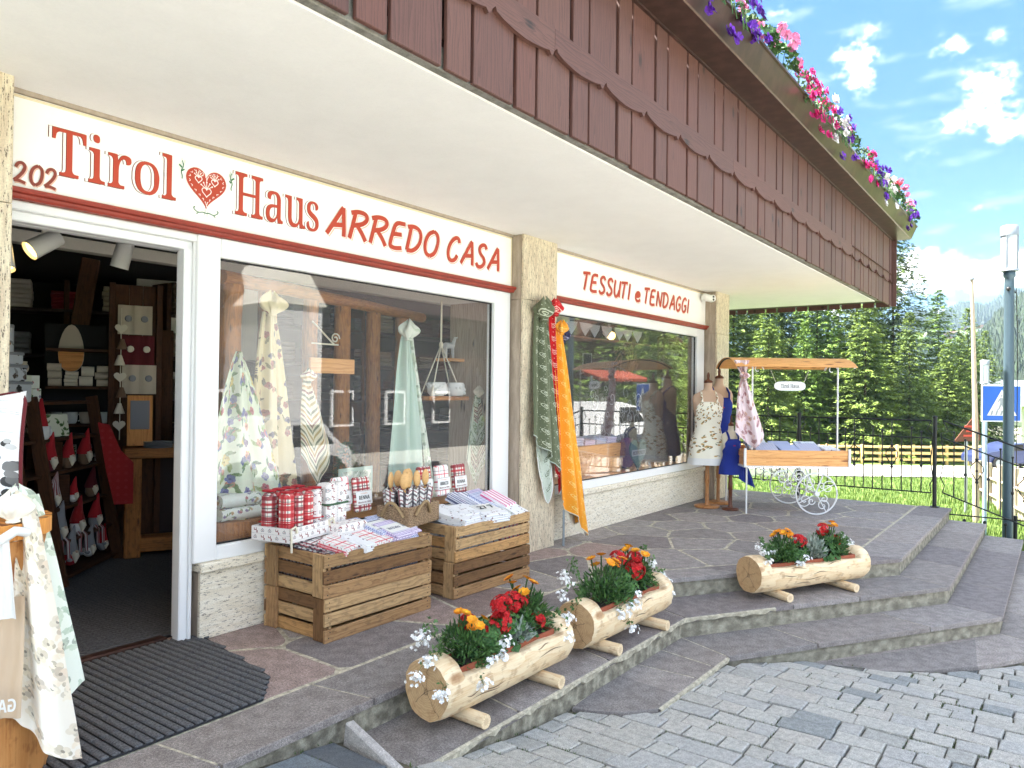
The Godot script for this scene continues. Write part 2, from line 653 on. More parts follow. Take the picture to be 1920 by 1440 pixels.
func materials() -> void:
	var fine := nz(256, 256, 0.25, 5, 3)
	TX.fine = ImageTexture.create_from_image(Image.create_from_data(256, 256, false, Image.FORMAT_L8, fine))
	var soft := nz(256, 256, 0.03, 6, 4)
	TX.soft = ImageTexture.create_from_image(Image.create_from_data(256, 256, false, Image.FORMAT_L8, soft))
	var tri3 := {"uv1_triplanar": true, "uv1_world_triplanar": true}
	# stone
	var porph := tex_stone(512, Color(.545, .525, .51), Color(.625, .605, .585), 0.34, 11, 0.012, 0.4)
	var porph2 := tex_stone(512, Color(.585, .525, .50), Color(.67, .60, .575), 0.34, 17, 0.014, 0.4)
	var o := {"albedo_texture": porph, "uv1_scale": Vector3(1.3, 1.3, 1.3), "heightmap_enabled": true, "heightmap_texture": TX.fine, "heightmap_scale": 0.12}
	o.merge(tri3)
	for k in 5:
		var c: Color = [Color(.96, .95, .96), Color(.88, .87, .88), Color(.92, .90, .90), Color(1, .98, .98), Color(.84, .82, .84)][k]
		mat("slab%d" % k, c, 0.75, o)
	o = o.duplicate()
	o.albedo_texture = porph2
	mat("slab5", Color(.95, .93, .93), 0.75, o)
	mat("slab6", Color(.82, .8, .8), 0.75, o)
	var gran := tex_stone(512, Color(.645, .645, .635), Color(.735, .735, .725), 0.34, 23, 0.02, 0.6)
	o = {"albedo_texture": gran, "uv1_scale": Vector3(2.1, 2.1, 2.1), "heightmap_enabled": true, "heightmap_texture": TX.fine, "heightmap_scale": 0.2}
	o.merge(tri3)
	for k in 6:
		mat("cobble%d" % k, [Color(1, .99, .97), Color(.96, .955, .95), Color(.92, .915, .90), Color(1, .98, .955), Color(.80, .82, .83), Color(.97, .955, .93)][k], 0.8, o)
	o = o.duplicate()
	mat("slate0", Color(.52, .55, .59), 0.7, o)
	mat("slate1", Color(.62, .67, .72), 0.7, o)
	mat("slate2", Color(.72, .75, .79), 0.7, o)
	mat("kerb", Color(1.0, .98, .98), 0.8, o)
	o = {"albedo_texture": tex_stone(256, Color(.62, .60, .55), Color(.80, .78, .72), 0.16, 29, 0.03), "uv1_scale": Vector3(2, 2, 2)}
	o.merge(tri3)
	mat("mortar", Color(1.0, .99, .96), 0.9, o)
	mat("bed", Color(.50, .49, .45), 0.95, o)
	mat("riser", Color(.93, .93, .90), 0.9, {"albedo_texture": tex_stone(512, Color(.48, .46, .42), Color(.72, .70, .65), 0.16, 37, 0.014), "uv1_scale": Vector3(1.4, 1.4, 1.4), "uv1_triplanar": true, "uv1_world_triplanar": true, "heightmap_enabled": true, "heightmap_texture": TX.soft, "heightmap_scale": 0.15})
	o = {"albedo_texture": tex_travertine(false, 41), "uv1_scale": Vector3(1.6, 1.2, 1.6)}
	o.merge(tri3)
	mat("travertine_v", Color(1, 1, 1), 0.5, o)
	o = {"albedo_texture": tex_travertine(true, 43), "uv1_scale": Vector3(1.5, 1.8, 1.5)}
	o.merge(tri3)
	mat("travertine_h", Color(1.0, .99, .97), 0.5, o)
	o = {"albedo_texture": tex_stone(256, Color(.62, .57, .52), Color(.70, .65, .60), 0.06, 47, 0.02), "uv1_scale": Vector3(3.0, .5, 3.0)}
	o.merge(tri3)
	mat("pillar_side", Color(1.0, .98, .95), 0.5, o)
	# plaster and paint
	o = {"albedo_texture": tex_stone(256, Color(.97, .963, .95), Color(.98, .973, .96), 0.008, 53, 0.02), "uv1_scale": Vector3(.5, .5, .5), "heightmap_enabled": true, "heightmap_texture": TX.fine, "heightmap_scale": 0.03}
	o.merge(tri3)
	mat("tan_cloth", lin(.60, .45, .31), .9)
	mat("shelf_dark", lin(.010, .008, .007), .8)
	mat("soffit", Color(1, 1, 1), 0.9, o)
	for k in 6:
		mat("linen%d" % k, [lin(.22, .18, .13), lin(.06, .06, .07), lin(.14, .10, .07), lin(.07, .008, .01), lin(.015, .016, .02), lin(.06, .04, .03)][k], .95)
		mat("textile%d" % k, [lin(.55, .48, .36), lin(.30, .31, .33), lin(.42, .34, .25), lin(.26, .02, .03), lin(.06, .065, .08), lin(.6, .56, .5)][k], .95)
	mat("plaster", Color(.97, .96, .93), 0.9, o)
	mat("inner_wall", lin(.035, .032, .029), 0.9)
	mat("sign_white", Color(.985, .98, .97), 0.55)
	mat("cream", Color(.93, .87, .74), 0.6)
	mat("frame_white", Color(.95, .95, .95), 0.35)
	mat("seal", Color(.06, .06, .06), 0.6)
	mat("red_paint", lin(.36, .045, .025), 0.5, {"albedo_texture": tex_stone(256, Color(.88, .86, .86), Color(1, 1, 1), 0.1, 59, 0.02), "uv1_triplanar": true, "uv1_world_triplanar": true})
	mat("red_letter", lin(.50, .055, .022), 0.5)
	mat("dark_letter", lin(.17, .03, .02), 0.5)
	mat("pink_letter", lin(.80, .52, .42), 0.5)
	mat("green_letter", lin(.01, .16, .05), 0.5)
	mat("concrete", Color(.56, .55, .52), 0.9, {"albedo_texture": tex_stone(256, Color(.8, .8, .78), Color(1, 1, 1), 0.12, 61, 0.03), "uv1_triplanar": true, "uv1_world_triplanar": true})
	mat("glass", Color(1, 1, 1, 0.03), 0.0, {"transparency": BaseMaterial3D.TRANSPARENCY_ALPHA, "metallic_specular": 0.5})
	# wood: uv in metres, tile 2 m by 0.25 m
	var us := Vector3(0.5, 4.0, 1.0)
	var w_pallet := tex_wood(Color(.80, .67, .50), Color(.58, .45, .31), 71, 8, 4, 0.32, Color(.40, .32, .24))
	var w_brown := tex_wood(Color(.40, .27, .235), Color(.275, .175, .15), 73, 11, 2)
	var w_pale := tex_wood(Color(.93, .85, .71), Color(.85, .71, .53), 79, 5, 5, 0.34, Color(.56, .40, .27))
	var w_pine := tex_wood(Color(.93, .70, .44), Color(.76, .48, .24), 83, 6, 6, 0.0, Color(.30, .15, .07))
	for k in 5:
		mat("pallet%d" % k, [Color(1, .98, .94), Color(.80, .76, .71), Color(.64, .56, .48), Color(1, .92, .80), Color(.88, .82, .76)][k], 0.75, {"albedo_texture": w_pallet, "uv1_scale": us, "heightmap_enabled": true, "heightmap_texture": w_pallet, "heightmap_scale": 0.08})
	for k in 4:
		mat("board%d" % k, [Color(.96, .95, .96), Color(1, .96, .95), Color(.90, .88, .90), Color(1, 1, 1)][k], 0.6, {"albedo_texture": w_brown, "uv1_scale": us, "heightmap_enabled": true, "heightmap_texture": w_brown, "heightmap_scale": 0.05})
	mat("spoon_wood", Color(.95, .84, .68), 0.5, {"albedo_texture": w_pale, "uv1_scale": us})
	mat("rope", lin(.34, .23, .12), .9)
	mat("board_dark", lin(.035, .016, .013), 0.7)
	mat("log_pale", Color(1, 1, 1), 0.6, {"albedo_texture": w_pale, "uv1_scale": Vector3(.5, 2.0, 1), "heightmap_enabled": true, "heightmap_texture": w_pale, "heightmap_scale": 0.1})
	mat("log_old", Color(.85, .66, .46), 0.7, {"albedo_texture": w_pale, "uv1_scale": Vector3(.5, 2.5, 1), "heightmap_enabled": true, "heightmap_texture": w_pale, "heightmap_scale": 0.15})
	mat("pine", Color(1, 1, 1), 0.5, {"albedo_texture": w_pine, "uv1_scale": us})
	mat("honey", Color(.98, .90, .72), 0.55, {"albedo_texture": w_pine, "uv1_scale": us})
	mat("old_wood", Color(.42, .30, .21), 0.8, {"albedo_texture": w_pallet, "uv1_scale": us})
	mat("spruce_log", Color(.90, .72, .50), 0.7, {"albedo_texture": w_pallet, "uv1_scale": us, "heightmap_enabled": true, "heightmap_texture": w_pallet, "heightmap_scale": 0.2})
	mat("grey_wood", Color(.93, .90, .86), 0.85, {"albedo_texture": tex_wood(Color(.80, .76, .70), Color(.60, .55, .50), 89, 8, 3), "uv1_scale": us})
	mat("yellow_wood", Color(1.0, .95, .80), 0.8, {"albedo_texture": w_pale, "uv1_scale": us})
	mat("stand_wood", Color(.78, .60, .44), 0.45, {"albedo_texture": w_pale, "uv1_scale": us})
	mat("stand_dark", Color(.42, .25, .17), 0.4, {"albedo_texture": w_pale, "uv1_scale": us})
	# metals and plastics
	mat("copper_brown", lin(.10, .052, .042), 0.35, {"metallic": 0.55, "albedo_texture": tex_stone(256, Color(.8, .8, .8), Color(1, 1, 1), 0.05, 97, 0.02), "uv1_triplanar": true, "uv1_world_triplanar": true})
	mat("iron", lin(.018, .02, .022), 0.45, {"metallic": 0.4})
	mat("white_iron", lin(.8, .8, .8), 0.35)
	mat("lamp_post", lin(.075, .12, .15), 0.4, {"metallic": 0.3})
	mat("lamp_grey", lin(.30, .34, .37), 0.4, {"metallic": 0.3})
	mat("opal", lin(.55, .60, .64), 0.15, {"backlight": Color(.5, .5, .5)})
	mat("plastic_white", lin(.8, .8, .78), 0.35)
	mat("black", lin(.01, .01, .01), 0.4)
	mat("terracotta", lin(.30, .075, .035), 0.7)
	mat("soil", lin(.03, .022, .016), 0.95)
	mat("blue_sign", lin(.006, .12, .55), 0.35)
	mat("white", lin(.8, .8, .8), 0.5)
	# cloth
	for k in {"white_cloth": lin(.80, .79, .77), "denim_blue": lin(.012, .03, .22), "skin_cloth": lin(.62, .43, .31), "linen": lin(.72, .66, .52), "mint": lin(.58, .72, .62), "red_cloth": lin(.38, .012, .02), "dark_red": lin(.12, .01, .015), "cream_cloth": lin(.60, .52, .40), "grey_cloth": lin(.28, .29, .31), "navy": lin(.02, .025, .09), "black_cloth": lin(.02, .02, .025), "brown_cloth": lin(.2, .12, .07), "green_cloth": lin(.05, .12, .06)}.keys():
		pass
	var cl := {"white_cloth": lin(.80, .79, .77), "denim_blue": lin(.010, .028, .25), "skin_cloth": lin(.62, .43, .31), "pale_cloth": lin(.78, .72, .58), "linen": lin(.72, .66, .52), "mint": lin(.56, .70, .60), "red_cloth": lin(.42, .012, .02), "dark_red": lin(.12, .01, .015), "cream_cloth": lin(.60, .52, .40), "grey_cloth": lin(.28, .29, .31), "navy_plain": lin(.02, .025, .09), "black_cloth": lin(.02, .02, .025), "brown_cloth": lin(.2, .12, .07), "green_cloth": lin(.05, .12, .06), "lilac_plain": lin(.55, .5, .72), "blue_plain": lin(.42, .5, .75)}
	for k in cl:
		mat(k, cl[k], 0.9, {"rim_enabled": true, "rim": 0.3, "backlight": Color(.12, .12, .12), "heightmap_enabled": true, "heightmap_texture": TX.fine, "heightmap_scale": 0.03, "uv1_scale": Vector3(4, 4, 4)})
	var H := func(a: Color, b: Color): return tex_hearts(a, b)
	var wt := Color(.93, .92, .88)
	var R := Color(.72, .07, .10)
	var pats := {
		"hearts_green": [tex_hearts(Color(.40, .43, .33), Color(.80, .82, .74)), Vector2(3.6, 3.6)],
		"hearts_green_back": [tex_hearts(Color(.76, .79, .74), Color(.40, .45, .36)), Vector2(3.6, 3.6)],
		"hearts_red": [tex_hearts(Color(.80, .07, .11), Color(.95, .78, .74)), Vector2(3.6, 3.6)],
		"hearts_yellow": [tex_hearts(Color(.96, .64, .17), Color(.98, .84, .52)), Vector2(3.6, 3.6)],
		"hearts_navy": [tex_hearts(Color(.14, .14, .30), Color(.66, .66, .78)), Vector2(3.6, 3.6)],
		"tartan_red": [tex_check(128, wt, [[0, 34, R], [44, 10, R], [60, 4, Color(.15, .12, .12)], [80, 30, R]]), Vector2(9, 9)],
		"tartan_dark": [tex_check(128, wt, [[0, 26, Color(.50, .06, .10)], [30, 4, Color(.1, .1, .12)], [50, 14, Color(.50, .06, .10)], [76, 6, Color(.12, .12, .14)], [96, 16, R]]), Vector2(8, 8)],
		"check_red": [tex_check(128, Color(.95, .93, .92), [[10, 12, Color(.80, .16, .22)], [70, 8, Color(.85, .3, .35)], [100, 3, Color(.2, .2, .2)]]), Vector2(8, 8)],
		"check_black": [tex_check(64, Color(.92, .91, .90), [[0, 16, Color(.16, .13, .16)], [32, 8, Color(.45, .1, .14)]]), Vector2(14, 14)],
		"stripe_blue": [tex_check(64, Color(.90, .90, .94), [[4, 8, Color(.12, .14, .32)], [24, 8, Color(.12, .14, .32)], [44, 8, Color(.12, .14, .32)]], false), Vector2(6, 6)],
		"stripe_pink": [tex_check(64, Color(.96, .90, .93), [[4, 8, Color(.78, .12, .38)], [24, 8, Color(.78, .12, .38)], [44, 8, Color(.78, .12, .38)]], false), Vector2(6, 6)],
		"check_blue": [tex_check(32, Color(.90, .91, .96), [[0, 6, Color(.30, .36, .62)], [16, 4, Color(.42, .48, .72)]]), Vector2(30, 30)],
		"check_lilac": [tex_check(32, Color(.93, .90, .96), [[0, 6, Color(.50, .40, .66)], [16, 4, Color(.6, .5, .74)]]), Vector2(30, 30)],
		"stripe_brown": [tex_check(128, Color(.90, .87, .77), [[2, 12, Color(.20, .25, .17)], [26, 12, Color(.62, .44, .16)], [50, 10, Color(.36, .12, .14)], [72, 12, Color(.24, .30, .20)], [98, 12, Color(.58, .48, .22)]], false), Vector2(4, 4)],
		"apron_floral": [tex_floral(512, Color(.95, .93, .87), [Color(.78, .55, .20), Color(.70, .46, .16), Color(.84, .66, .34)], [Color(.26, .30, .20), Color(.36, .36, .22)], 48, 17, 3), Vector2(2.6, 2.6)],
		"window_floral": [tex_floral(512, Color(.87, .90, .80), [Color(.36, .40, .66), Color(.90, .78, .36), Color(.80, .40, .44), Color(.46, .36, .56), Color(.88, .60, .50)], [Color(.32, .45, .22), Color(.20, .36, .26), Color(.55, .62, .35)], 40, 30, 5), Vector2(1.6, 1.6)],
		"cream_floral": [tex_floral(512, Color(.88, .82, .64), [Color(.66, .34, .30), Color(.28, .26, .40), Color(.74, .52, .40)], [Color(.35, .32, .24), Color(.44, .42, .26)], 30, 26, 7), Vector2(1.8, 1.8)],
		"small_floral": [tex_floral(512, Color(.90, .92, .88), [Color(.60, .55, .70), Color(.85, .70, .5), Color(.8, .5, .5)], [Color(.45, .52, .36)], 40, 20, 9), Vector2(3, 3)],
		"peach_jacquard": [tex_floral(512, Color(.97, .94, .88), [Color(.97, .91, .80), Color(.965, .89, .79), Color(.97, .92, .83)], [Color(.96, .915, .83), Color(.955, .90, .81)], 40, 36, 13), Vector2(2.4, 2.4)],
		"green_jacquard": [tex_floral(512, Color(.92, .94, .89), [Color(.76, .82, .73), Color(.81, .86, .78)], [Color(.72, .79, .70), Color(.79, .84, .75)], 44, 34, 15), Vector2(2.4, 2.4)],
		"pink_jacquard": [tex_floral(512, Color(.90, .83, .85), [Color(.76, .54, .56), Color(.86, .68, .60), Color(.82, .64, .66)], [Color(.80, .66, .68), Color(.88, .76, .74)], 34, 34, 19), Vector2(2.0, 2.0)],
		"reindeer": [tex_reindeer(), Vector2(6, 6)],
		"clover": [tex_floral(256, Color(.86, .88, .80), [Color(.16, .34, .10), Color(.24, .42, .14)], [Color(.30, .44, .2)], 12, 18, 25), Vector2(4, 4)],
		"animal_tin": [tex_floral(256, Color(.80, .82, .84), [Color(.30, .22, .16), Color(.12, .11, .11), Color(.55, .38, .24)], [Color(.5, .5, .5)], 8, 18, 27), Vector2(3, 3)],
		"white_print": [tex_floral(512, Color(.94, .94, .95), [Color(.30, .30, .36), Color(.5, .2, .22)], [Color(.55, .56, .62)], 14, 16, 29), Vector2(4, 4)],
		"landscape": [tex_house(), Vector2(1, 1)],
		"cushion_print": [tex_cushion(), Vector2(1, 1)],
		"stripe_red": [tex_check(32, Color(.75, .72, .72), [[0, 16, Color(.45, .05, .08)]], false), Vector2(40, 40)],
		"star_dots": [tex_hearts(Color(.55, .05, .07), Color(.62, .2, .2)), Vector2(9, 9)],
		"map_sheet": [tex_floral(256, Color(.86, .90, .94), [Color(.5, .6, .8), Color(.7, .8, .9)], [Color(.55, .65, .8)], 12, 22, 33), Vector2(3, 3)],
	}
	for k in pats:
		mat(k, Color(1, 1, 1), 0.9, {"albedo_texture": pats[k][0], "uv1_scale": Vector3(pats[k][1].x, pats[k][1].y, 1), "rim_enabled": true, "rim": 0.25, "backlight": Color(.15, .15, .15), "heightmap_enabled": true, "heightmap_texture": TX.fine, "heightmap_scale": 0.03})
	# plants
	var lf := {"vertex_color_use_as_albedo": true, "backlight": Color(.35, .35, .2)}
	mat("leaf", Color(1, 1, 1), 0.6, lf)
	mat("petal", Color(1, 1, 1), 0.7, {"vertex_color_use_as_albedo": true, "backlight": Color(.3, .3, .3)})
	mat("needle", Color(1, 1, 1), 0.7, {"vertex_color_use_as_albedo": true, "backlight": Color(.55, .58, .30)})
	mat("bark", lin(.10, .075, .055), 0.9, {"albedo_texture": tex_stone(256, Color(.55, .5, .45), Color(1, .95, .9), .2, 101, .05), "uv1_triplanar": true, "uv1_scale": Vector3(3, .7, 3)})
	mat("mat_rib", lin(.15, .153, .16), 0.95, {"albedo_texture": tex_stone(256, Color(.70, .70, .72), Color(1, 1, 1), .45, 103, .05), "uv1_triplanar": true, "uv1_world_triplanar": true, "uv1_scale": Vector3(4, 4, 4)})
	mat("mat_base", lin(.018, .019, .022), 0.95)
	mat("carpet_rib", lin(.11, .11, .115), 0.95, {"albedo_texture": tex_stone(256, Color(.70, .70, .72), Color(1, 1, 1), .4, 107, .05), "uv1_triplanar": true, "uv1_world_triplanar": true, "uv1_scale": Vector3(3, 3, 3)})

func tex_reindeer() -> ImageTexture:
	var im := im_new(256, 256, Color(.93, .91, .90))
	var r := RandomNumberGenerator.new()
	r.seed = 4
	var deer := [[0, 0, 26, 0], [2, 0, 0, 16], [24, 0, 26, 16], [26, 0, 34, -12], [34, -12, 40, -10], [34, -12, 30, -24], [34, -12, 40, -24]]
	for j in 4:
		for i in 3:
			var o := Vector2(24 + i * 86, 40 + j * 64)
			if (i + j) % 2:
				for d in deer:
					stroke(im, PackedVector2Array([o + Vector2(d[0], d[1]), o + Vector2(d[2], d[3])]), 3.4, Color(.52, .08, .12))
			else:
				stroke(im, shifted(heart2(17), o + Vector2(14, 0), -1), 2.4, Color(.45, .45, .48))
				dot(im, o.x + 14, o.y, 4, Color(.6, .1, .14))
		for k in 16:
			dot(im, k * 16 + 8, j * 64 + 8, 2.5, Color(.5, .5, .52))
	return tx(im)

func tex_house() -> ImageTexture:
	var im := im_new(256, 384, Color(.80, .84, .76))
	var r := RandomNumberGenerator.new()
	r.seed = 9
	for k in 240:
		dot(im, r.randf_range(0, 256), r.randf_range(0, 120), r.randf_range(2, 7), Color(.55, .62, .45).lerp(Color(.35, .42, .28), r.randf()))
	for k in 9:
		var y := 120 + k * 14
		stroke(im, PackedVector2Array([Vector2(30 + k * 3, y), Vector2(230 - k * 2, y - 30)]), 4.5, [Color(.40, .26, .18), Color(.82, .78, .66), Color(.52, .20, .16)][k % 3])
	for k in 8:
		im.fill_rect(Rect2i(50 + k * 22, 196 + (k % 2) * 10, 11, 16), Color(.28, .22, .18))
	for k in 200:
		dot(im, r.randf_range(40, 220), r.randf_range(250, 330), r.randf_range(2, 6), Color(.35, .46, .28).lerp(Color(.55, .62, .42), r.randf()))
	stroke(im, PackedVector2Array([Vector2(8, 8), Vector2(8, 376), Vector2(248, 376), Vector2(248, 8)]), 4, Color(.22, .32, .26))
	return tx(im)

# boots, skates and red laces in grey wash
func tex_cushion() -> ImageTexture:
	var im := im_new(512, 512, Color(.93, .93, .93))
	var r := RandomNumberGenerator.new()
	r.seed = 12
	for k in 26:
		var y := r.randf_range(0, 200)
		stroke(im, PackedVector2Array([Vector2(r.randf_range(0, 200), y), Vector2(r.randf_range(250, 512), y + 40)]), 1.2, Color(.72, .72, .73))
	for k in 150:
		var o := Vector2(r.randf_range(60, 512), r.randf_range(200, 512))
		var g := r.randf_range(.22, .8)
		dot(im, o.x, o.y, r.randf_range(4, 26) * (1.3 - g), Color(g, g, g))
	var boot := chaikin(poly([120, 240, 230, 210, 330, 300, 360, 380, 330, 420, 260, 330, 180, 300, 120, 240]))
	stroke(im, boot, 10, Color(.28, .28, .29))
	stroke(im, shifted(boot, Vector2(0, 60)), 7, Color(.4, .4, .4))
	im.fill_rect(Rect2i(40, 350, 170, 110), Color(.86, .87, .88))
	for k in 12:
		var a := TAU * k / 12
		stroke(im, PackedVector2Array([Vector2(110, 410), Vector2(110 + cos(a) * 28, 410 + sin(a) * 28)]), 1.6, Color(.45, .45, .5))
	for s in [[330, 360], [420, 350]]:
		for k in 16:
			var o := Vector2(s[0] + r.randf_range(-20, 20), s[1] + k * 8)
			stroke(im, PackedVector2Array([o, o + Vector2(r.randf_range(-34, 34), 16)]), 4, Color(.66, .07, .12))
	return tx(im)

# ---------------------------------------------------------------- ground
func table(a: Array, x: float) -> float:
	if x <= a[0][0]:
		return a[0][1]
	for i in a.size() - 1:
		if x < a[i + 1][0]:
			return lerpf(a[i][1], a[i + 1][1], (x - a[i][0]) / (a[i + 1][0] - a[i][0]))
	return a[a.size() - 1][1]

func hp(x: float) -> float:
	return table([[-30, 0.15], [1.2, -0.005], [2.2, -0.085], [2.6, -0.185], [3.2, -0.27], [3.7, -0.315], [4.9, -0.345], [5.4, -0.395], [6, -0.455], [8, -0.56], [12, -0.72], [14, -0.86]], x)

func gy(x: float, z: float) -> float:
	var s := 0.8056 * x - 0.5927 * (z - 4.09)
	var far := -0.86 - 0.055 * (clampf(s, 13, 45) - 13)
	return lerpf(hp(x), far, smoothstep(10.5, 13.5, x))

# a spot by metres across (t) and metres out (s) along the street beyond the shop
func ts(t: float, s: float) -> Vector2:
	return Vector2(0.5927 * t + 0.8056 * s, 4.09 + 0.8056 * t - 0.5927 * s)

func ts3(t: float, s: float, up := 0.0) -> Vector3:
	var p := ts(t, s)
	return Vector3(p.x, gy(p.x, p.y) + up, p.y)

func land() -> void:
	var tri3 := {"uv1_triplanar": true, "uv1_world_triplanar": true}
	var o := {"albedo_texture": tex_stone(512, Color(.27, .38, .13), Color(.41, .50, .20), 0.22, 201, 0.012), "uv1_scale": Vector3(.3, .3, .3)}
	o.merge(tri3)
	mat("grass_ground", Color(1, 1, 1), 0.95, o)
	o = {"albedo_texture": tex_stone(256, Color(.62, .61, .58), Color(.70, .69, .66), 0.12, 203, 0.03), "uv1_scale": Vector3(.5, .5, .5)}
	o.merge(tri3)
	mat("road", Color(1, 1, 1), 0.9, o)
	var st := T()
	var f := func(u: float, v: float):
		var a := u * 2.0 - 1.0
		var b := v * 2.0 - 1.0
		var x := 16.0 + signf(a) * pow(absf(a), 2.6) * 3000.0
		var z := 2.0 + signf(b) * pow(absf(b), 2.6) * 3000.0
		var d := 0.0
		if z < 8.0 and x < 12.0:
			d = -0.3 * smoothstep(12.0, 10.8, x)
		return Vector3(x, gy(x, z) - 0.02 + d, z)
	sheet(st, 110, 110, f)
	tag(obj("ground", st, M.grass_ground), "", "", "", "structure")
	st = T()
	sheet(st, 40, 8, func(u: float, v: float): return ts3(lerpf(-45, 70, u), lerpf(42.0, 30.5, v) + 1.2 * sin(u * 9.0) * (0.3 if v > 0.5 else 0.0), 0.03))
	tag(obj("road", st, M.road), "", "", "", "structure")
	st = T()
	sheet(st, 60, 10, func(u: float, v: float):
		var x := lerpf(-50, 60, u)
		var z := lerpf(19, 6.1, v)
		return Vector3(x, gy(x, z) - .005, z))
	tag(obj("street", st, M.road), "", "", "", "structure")
	# long grass
	var bl := T()
	for k in 5:
		var a := k * 1.3
		var p := Vector3(cos(a), 0, sin(a)) * 0.03
		var q := Vector3(-sin(a), 0, cos(a)) * 0.012
		bl.set_color(Color(.08, .15, .025).lerp(Color(.17, .235, .05), k * .2))
		tri(bl, p - q, p + q, p * 2.2 + Vector3(0, 0.09 + k * .012, 0))
	var mm := MultiMesh.new()
	mm.transform_format = MultiMesh.TRANSFORM_3D
	mm.mesh = done(bl)
	mm.instance_count = 16000
	for i in mm.instance_count:
		var s := 11.0 + pow(rf(0, 1), 1.4) * 19.0
		var p := ts3(rf(-0.1, 1.05) * s * 0.75, s)
		if p.x < 12.0:
			p.x = 12.0 + rf(0, 3)
			p.y = gy(p.x, p.z)
		mm.set_instance_transform(i, Transform3D(Basis(Vector3.UP, rf(0, TAU)).scaled(Vector3.ONE * rf(.6, 1.4)), p - Vector3(0, .02, 0)))
	var g := MultiMeshInstance3D.new()
	g.name = "grass"
	g.multimesh = mm
	g.material_override = M.leaf
	add_child(g)
	tag(g, "short bright green grass on the lawn beyond the terrace railing", "grass", "", "stuff")
	hills()

func hill_h(az: float, d: float, far: bool) -> float:
	if far:
		var r := table([[60, 60], [76, 85], [80, 112], [82, 124], [85.3, 136], [88, 152], [94, 200], [110, 260]], az)
		return -4.0 + r * smoothstep(520.0, 1420.0, d) + 5.0 * sin(az * 2.3 + d * .006)
	var r2 := table([[84.4, 0], [85.2, 22], [86.0, 38], [88.2, 55], [93, 95], [110, 120]], az)
	return -4.0 + r2 * smoothstep(210.0, 520.0, d) + 1.2 * sin(az * 5.0 + d * .03)

func polar(az: float, d: float, y: float) -> Vector3:
	return Vector3(sin(deg_to_rad(az)) * d, y, 4.09 - cos(deg_to_rad(az)) * d)

func hills() -> void:
	var st := T()
	sheet(st, 50, 24, func(u: float, v: float):
		var az := lerpf(58, 112, u)
		var d := lerpf(1900, 420, v)
		return polar(az, d, hill_h(az, minf(d, 1480), true) - maxf(0, d - 1480) * 0.12))
	tag(obj("mountain", st, M.grass_ground), "", "", "", "structure")
	st = T()
	sheet(st, 30, 14, func(u: float, v: float):
		var az := lerpf(84.3, 112, u)
		var d := lerpf(640, 190, v)
		return polar(az, d, hill_h(az, minf(d, 520), false) - maxf(0, d - 520) * 0.3))
	tag(obj("hill", st, M.grass_ground), "", "", "", "structure")
	var cone := T()
	for k in 3:
		for j in 6:
			var a := TAU * j / 6 + k
			var b := TAU * (j + 1) / 6 + k
			var r := 0.24 - k * 0.06
			cone.set_color(Color(.016, .034, .014))
			var y := 0.1 + k * 0.26
			tri(cone, Vector3(cos(b) * r, y, sin(b) * r), Vector3(cos(a) * r, y - .03 * (j % 2), sin(a) * r), Vector3(0, y + .42, 0))
	var cm := done(cone)
	for w in 2:
		var mm := MultiMesh.new()
		mm.transform_format = MultiMesh.TRANSFORM_3D
		mm.use_colors = true
		mm.mesh = cm
		var xs := []
		var cs := []
		for i in (9000 if w == 0 else 9000):
			var az := rf(76, 97) if w == 0 else rf(84.6, 99)
			var d := rf(560, 1460) if w == 0 else rf(200, 535)
			var y := hill_h(az, d, w == 0)
			if w == 0:
				# meadow with the hamlet stays open
				var e := rad_to_deg(atan2(y - 1.5, d))
				var b := 4.05 + 0.25 * sin(az * 1.7) + (az - 85.0) * 0.10
				if e > b - 0.72 and e < b + 0.25 and az > 81.0 and az < 89.5 and rf(0, 1) < 0.985:
					continue
			var h := rf(9, 17) if w == 0 else rf(6.5, 11)
			xs.append(Transform3D(Basis(Vector3.UP, rf(0, 6)).scaled(Vector3(h * rf(.8, 1.2), h, h)), polar(az, d, y - 0.5)))
			var t := rf(0, 1)
			cs.append(Color(.75, .85, .8).lerp(Color(1.5, 1.6, .9), t * t))
		mm.instance_count = xs.size()
		for i in xs.size():
			mm.set_instance_transform(i, xs[i])
			mm.set_instance_color(i, cs[i])
		var g := MultiMeshInstance3D.new()
		g.name = "forest"
		g.multimesh = mm
		g.material_override = M.needle
		add_child(g, true)
		tag(g, ["hazy conifer forest covering the far mountainside", "darker conifer forest on the nearer slope behind the lamp post"][w], "forest", "", "stuff")
	var lb := ["pale chalet left on the far green meadow", "brown roofed chalet in the middle of the far meadow", "white chalet beside the brown roofed one on the far meadow", "small chalet at the right end of the far meadow"]
	for k in 4:
		var az: float = [82.9, 84.2, 84.9, 86.0][k]
		var d: float = [1010.0, 1020.0, 1000.0, 980.0][k]
		var y := hill_h(az, d, true)
		var c := thing("chalet", lb[k], "chalet", polar(az, d, y - 1), [0.3, 0.8, 0.1, -.4][k], "far chalets on the mountain meadow")
		house_simple(c, Vector3(15, 7, 11), M.plaster if k != 1 else M.old_wood, M.old_wood)

func house_simple(c: Node3D, s: Vector3, wm: Material, rm: Material) -> void:
	bx("wall", c, Vector3(0, s.y * .5, 0), s, wm)
	var st := T()
	var h := s.y * .55
	var p := poly([-s.z * .62, s.y - .25, s.z * .62, s.y - .25, s.z * .62, s.y, 0, s.y + h, -s.z * .62, s.y])
	prism(st, p, s.x * 1.15, Transform3D(Basis(Vector3.UP, PI / 2), Vector3(-s.x * .575, 0, 0)))
	obj("roof", st, rm, c)

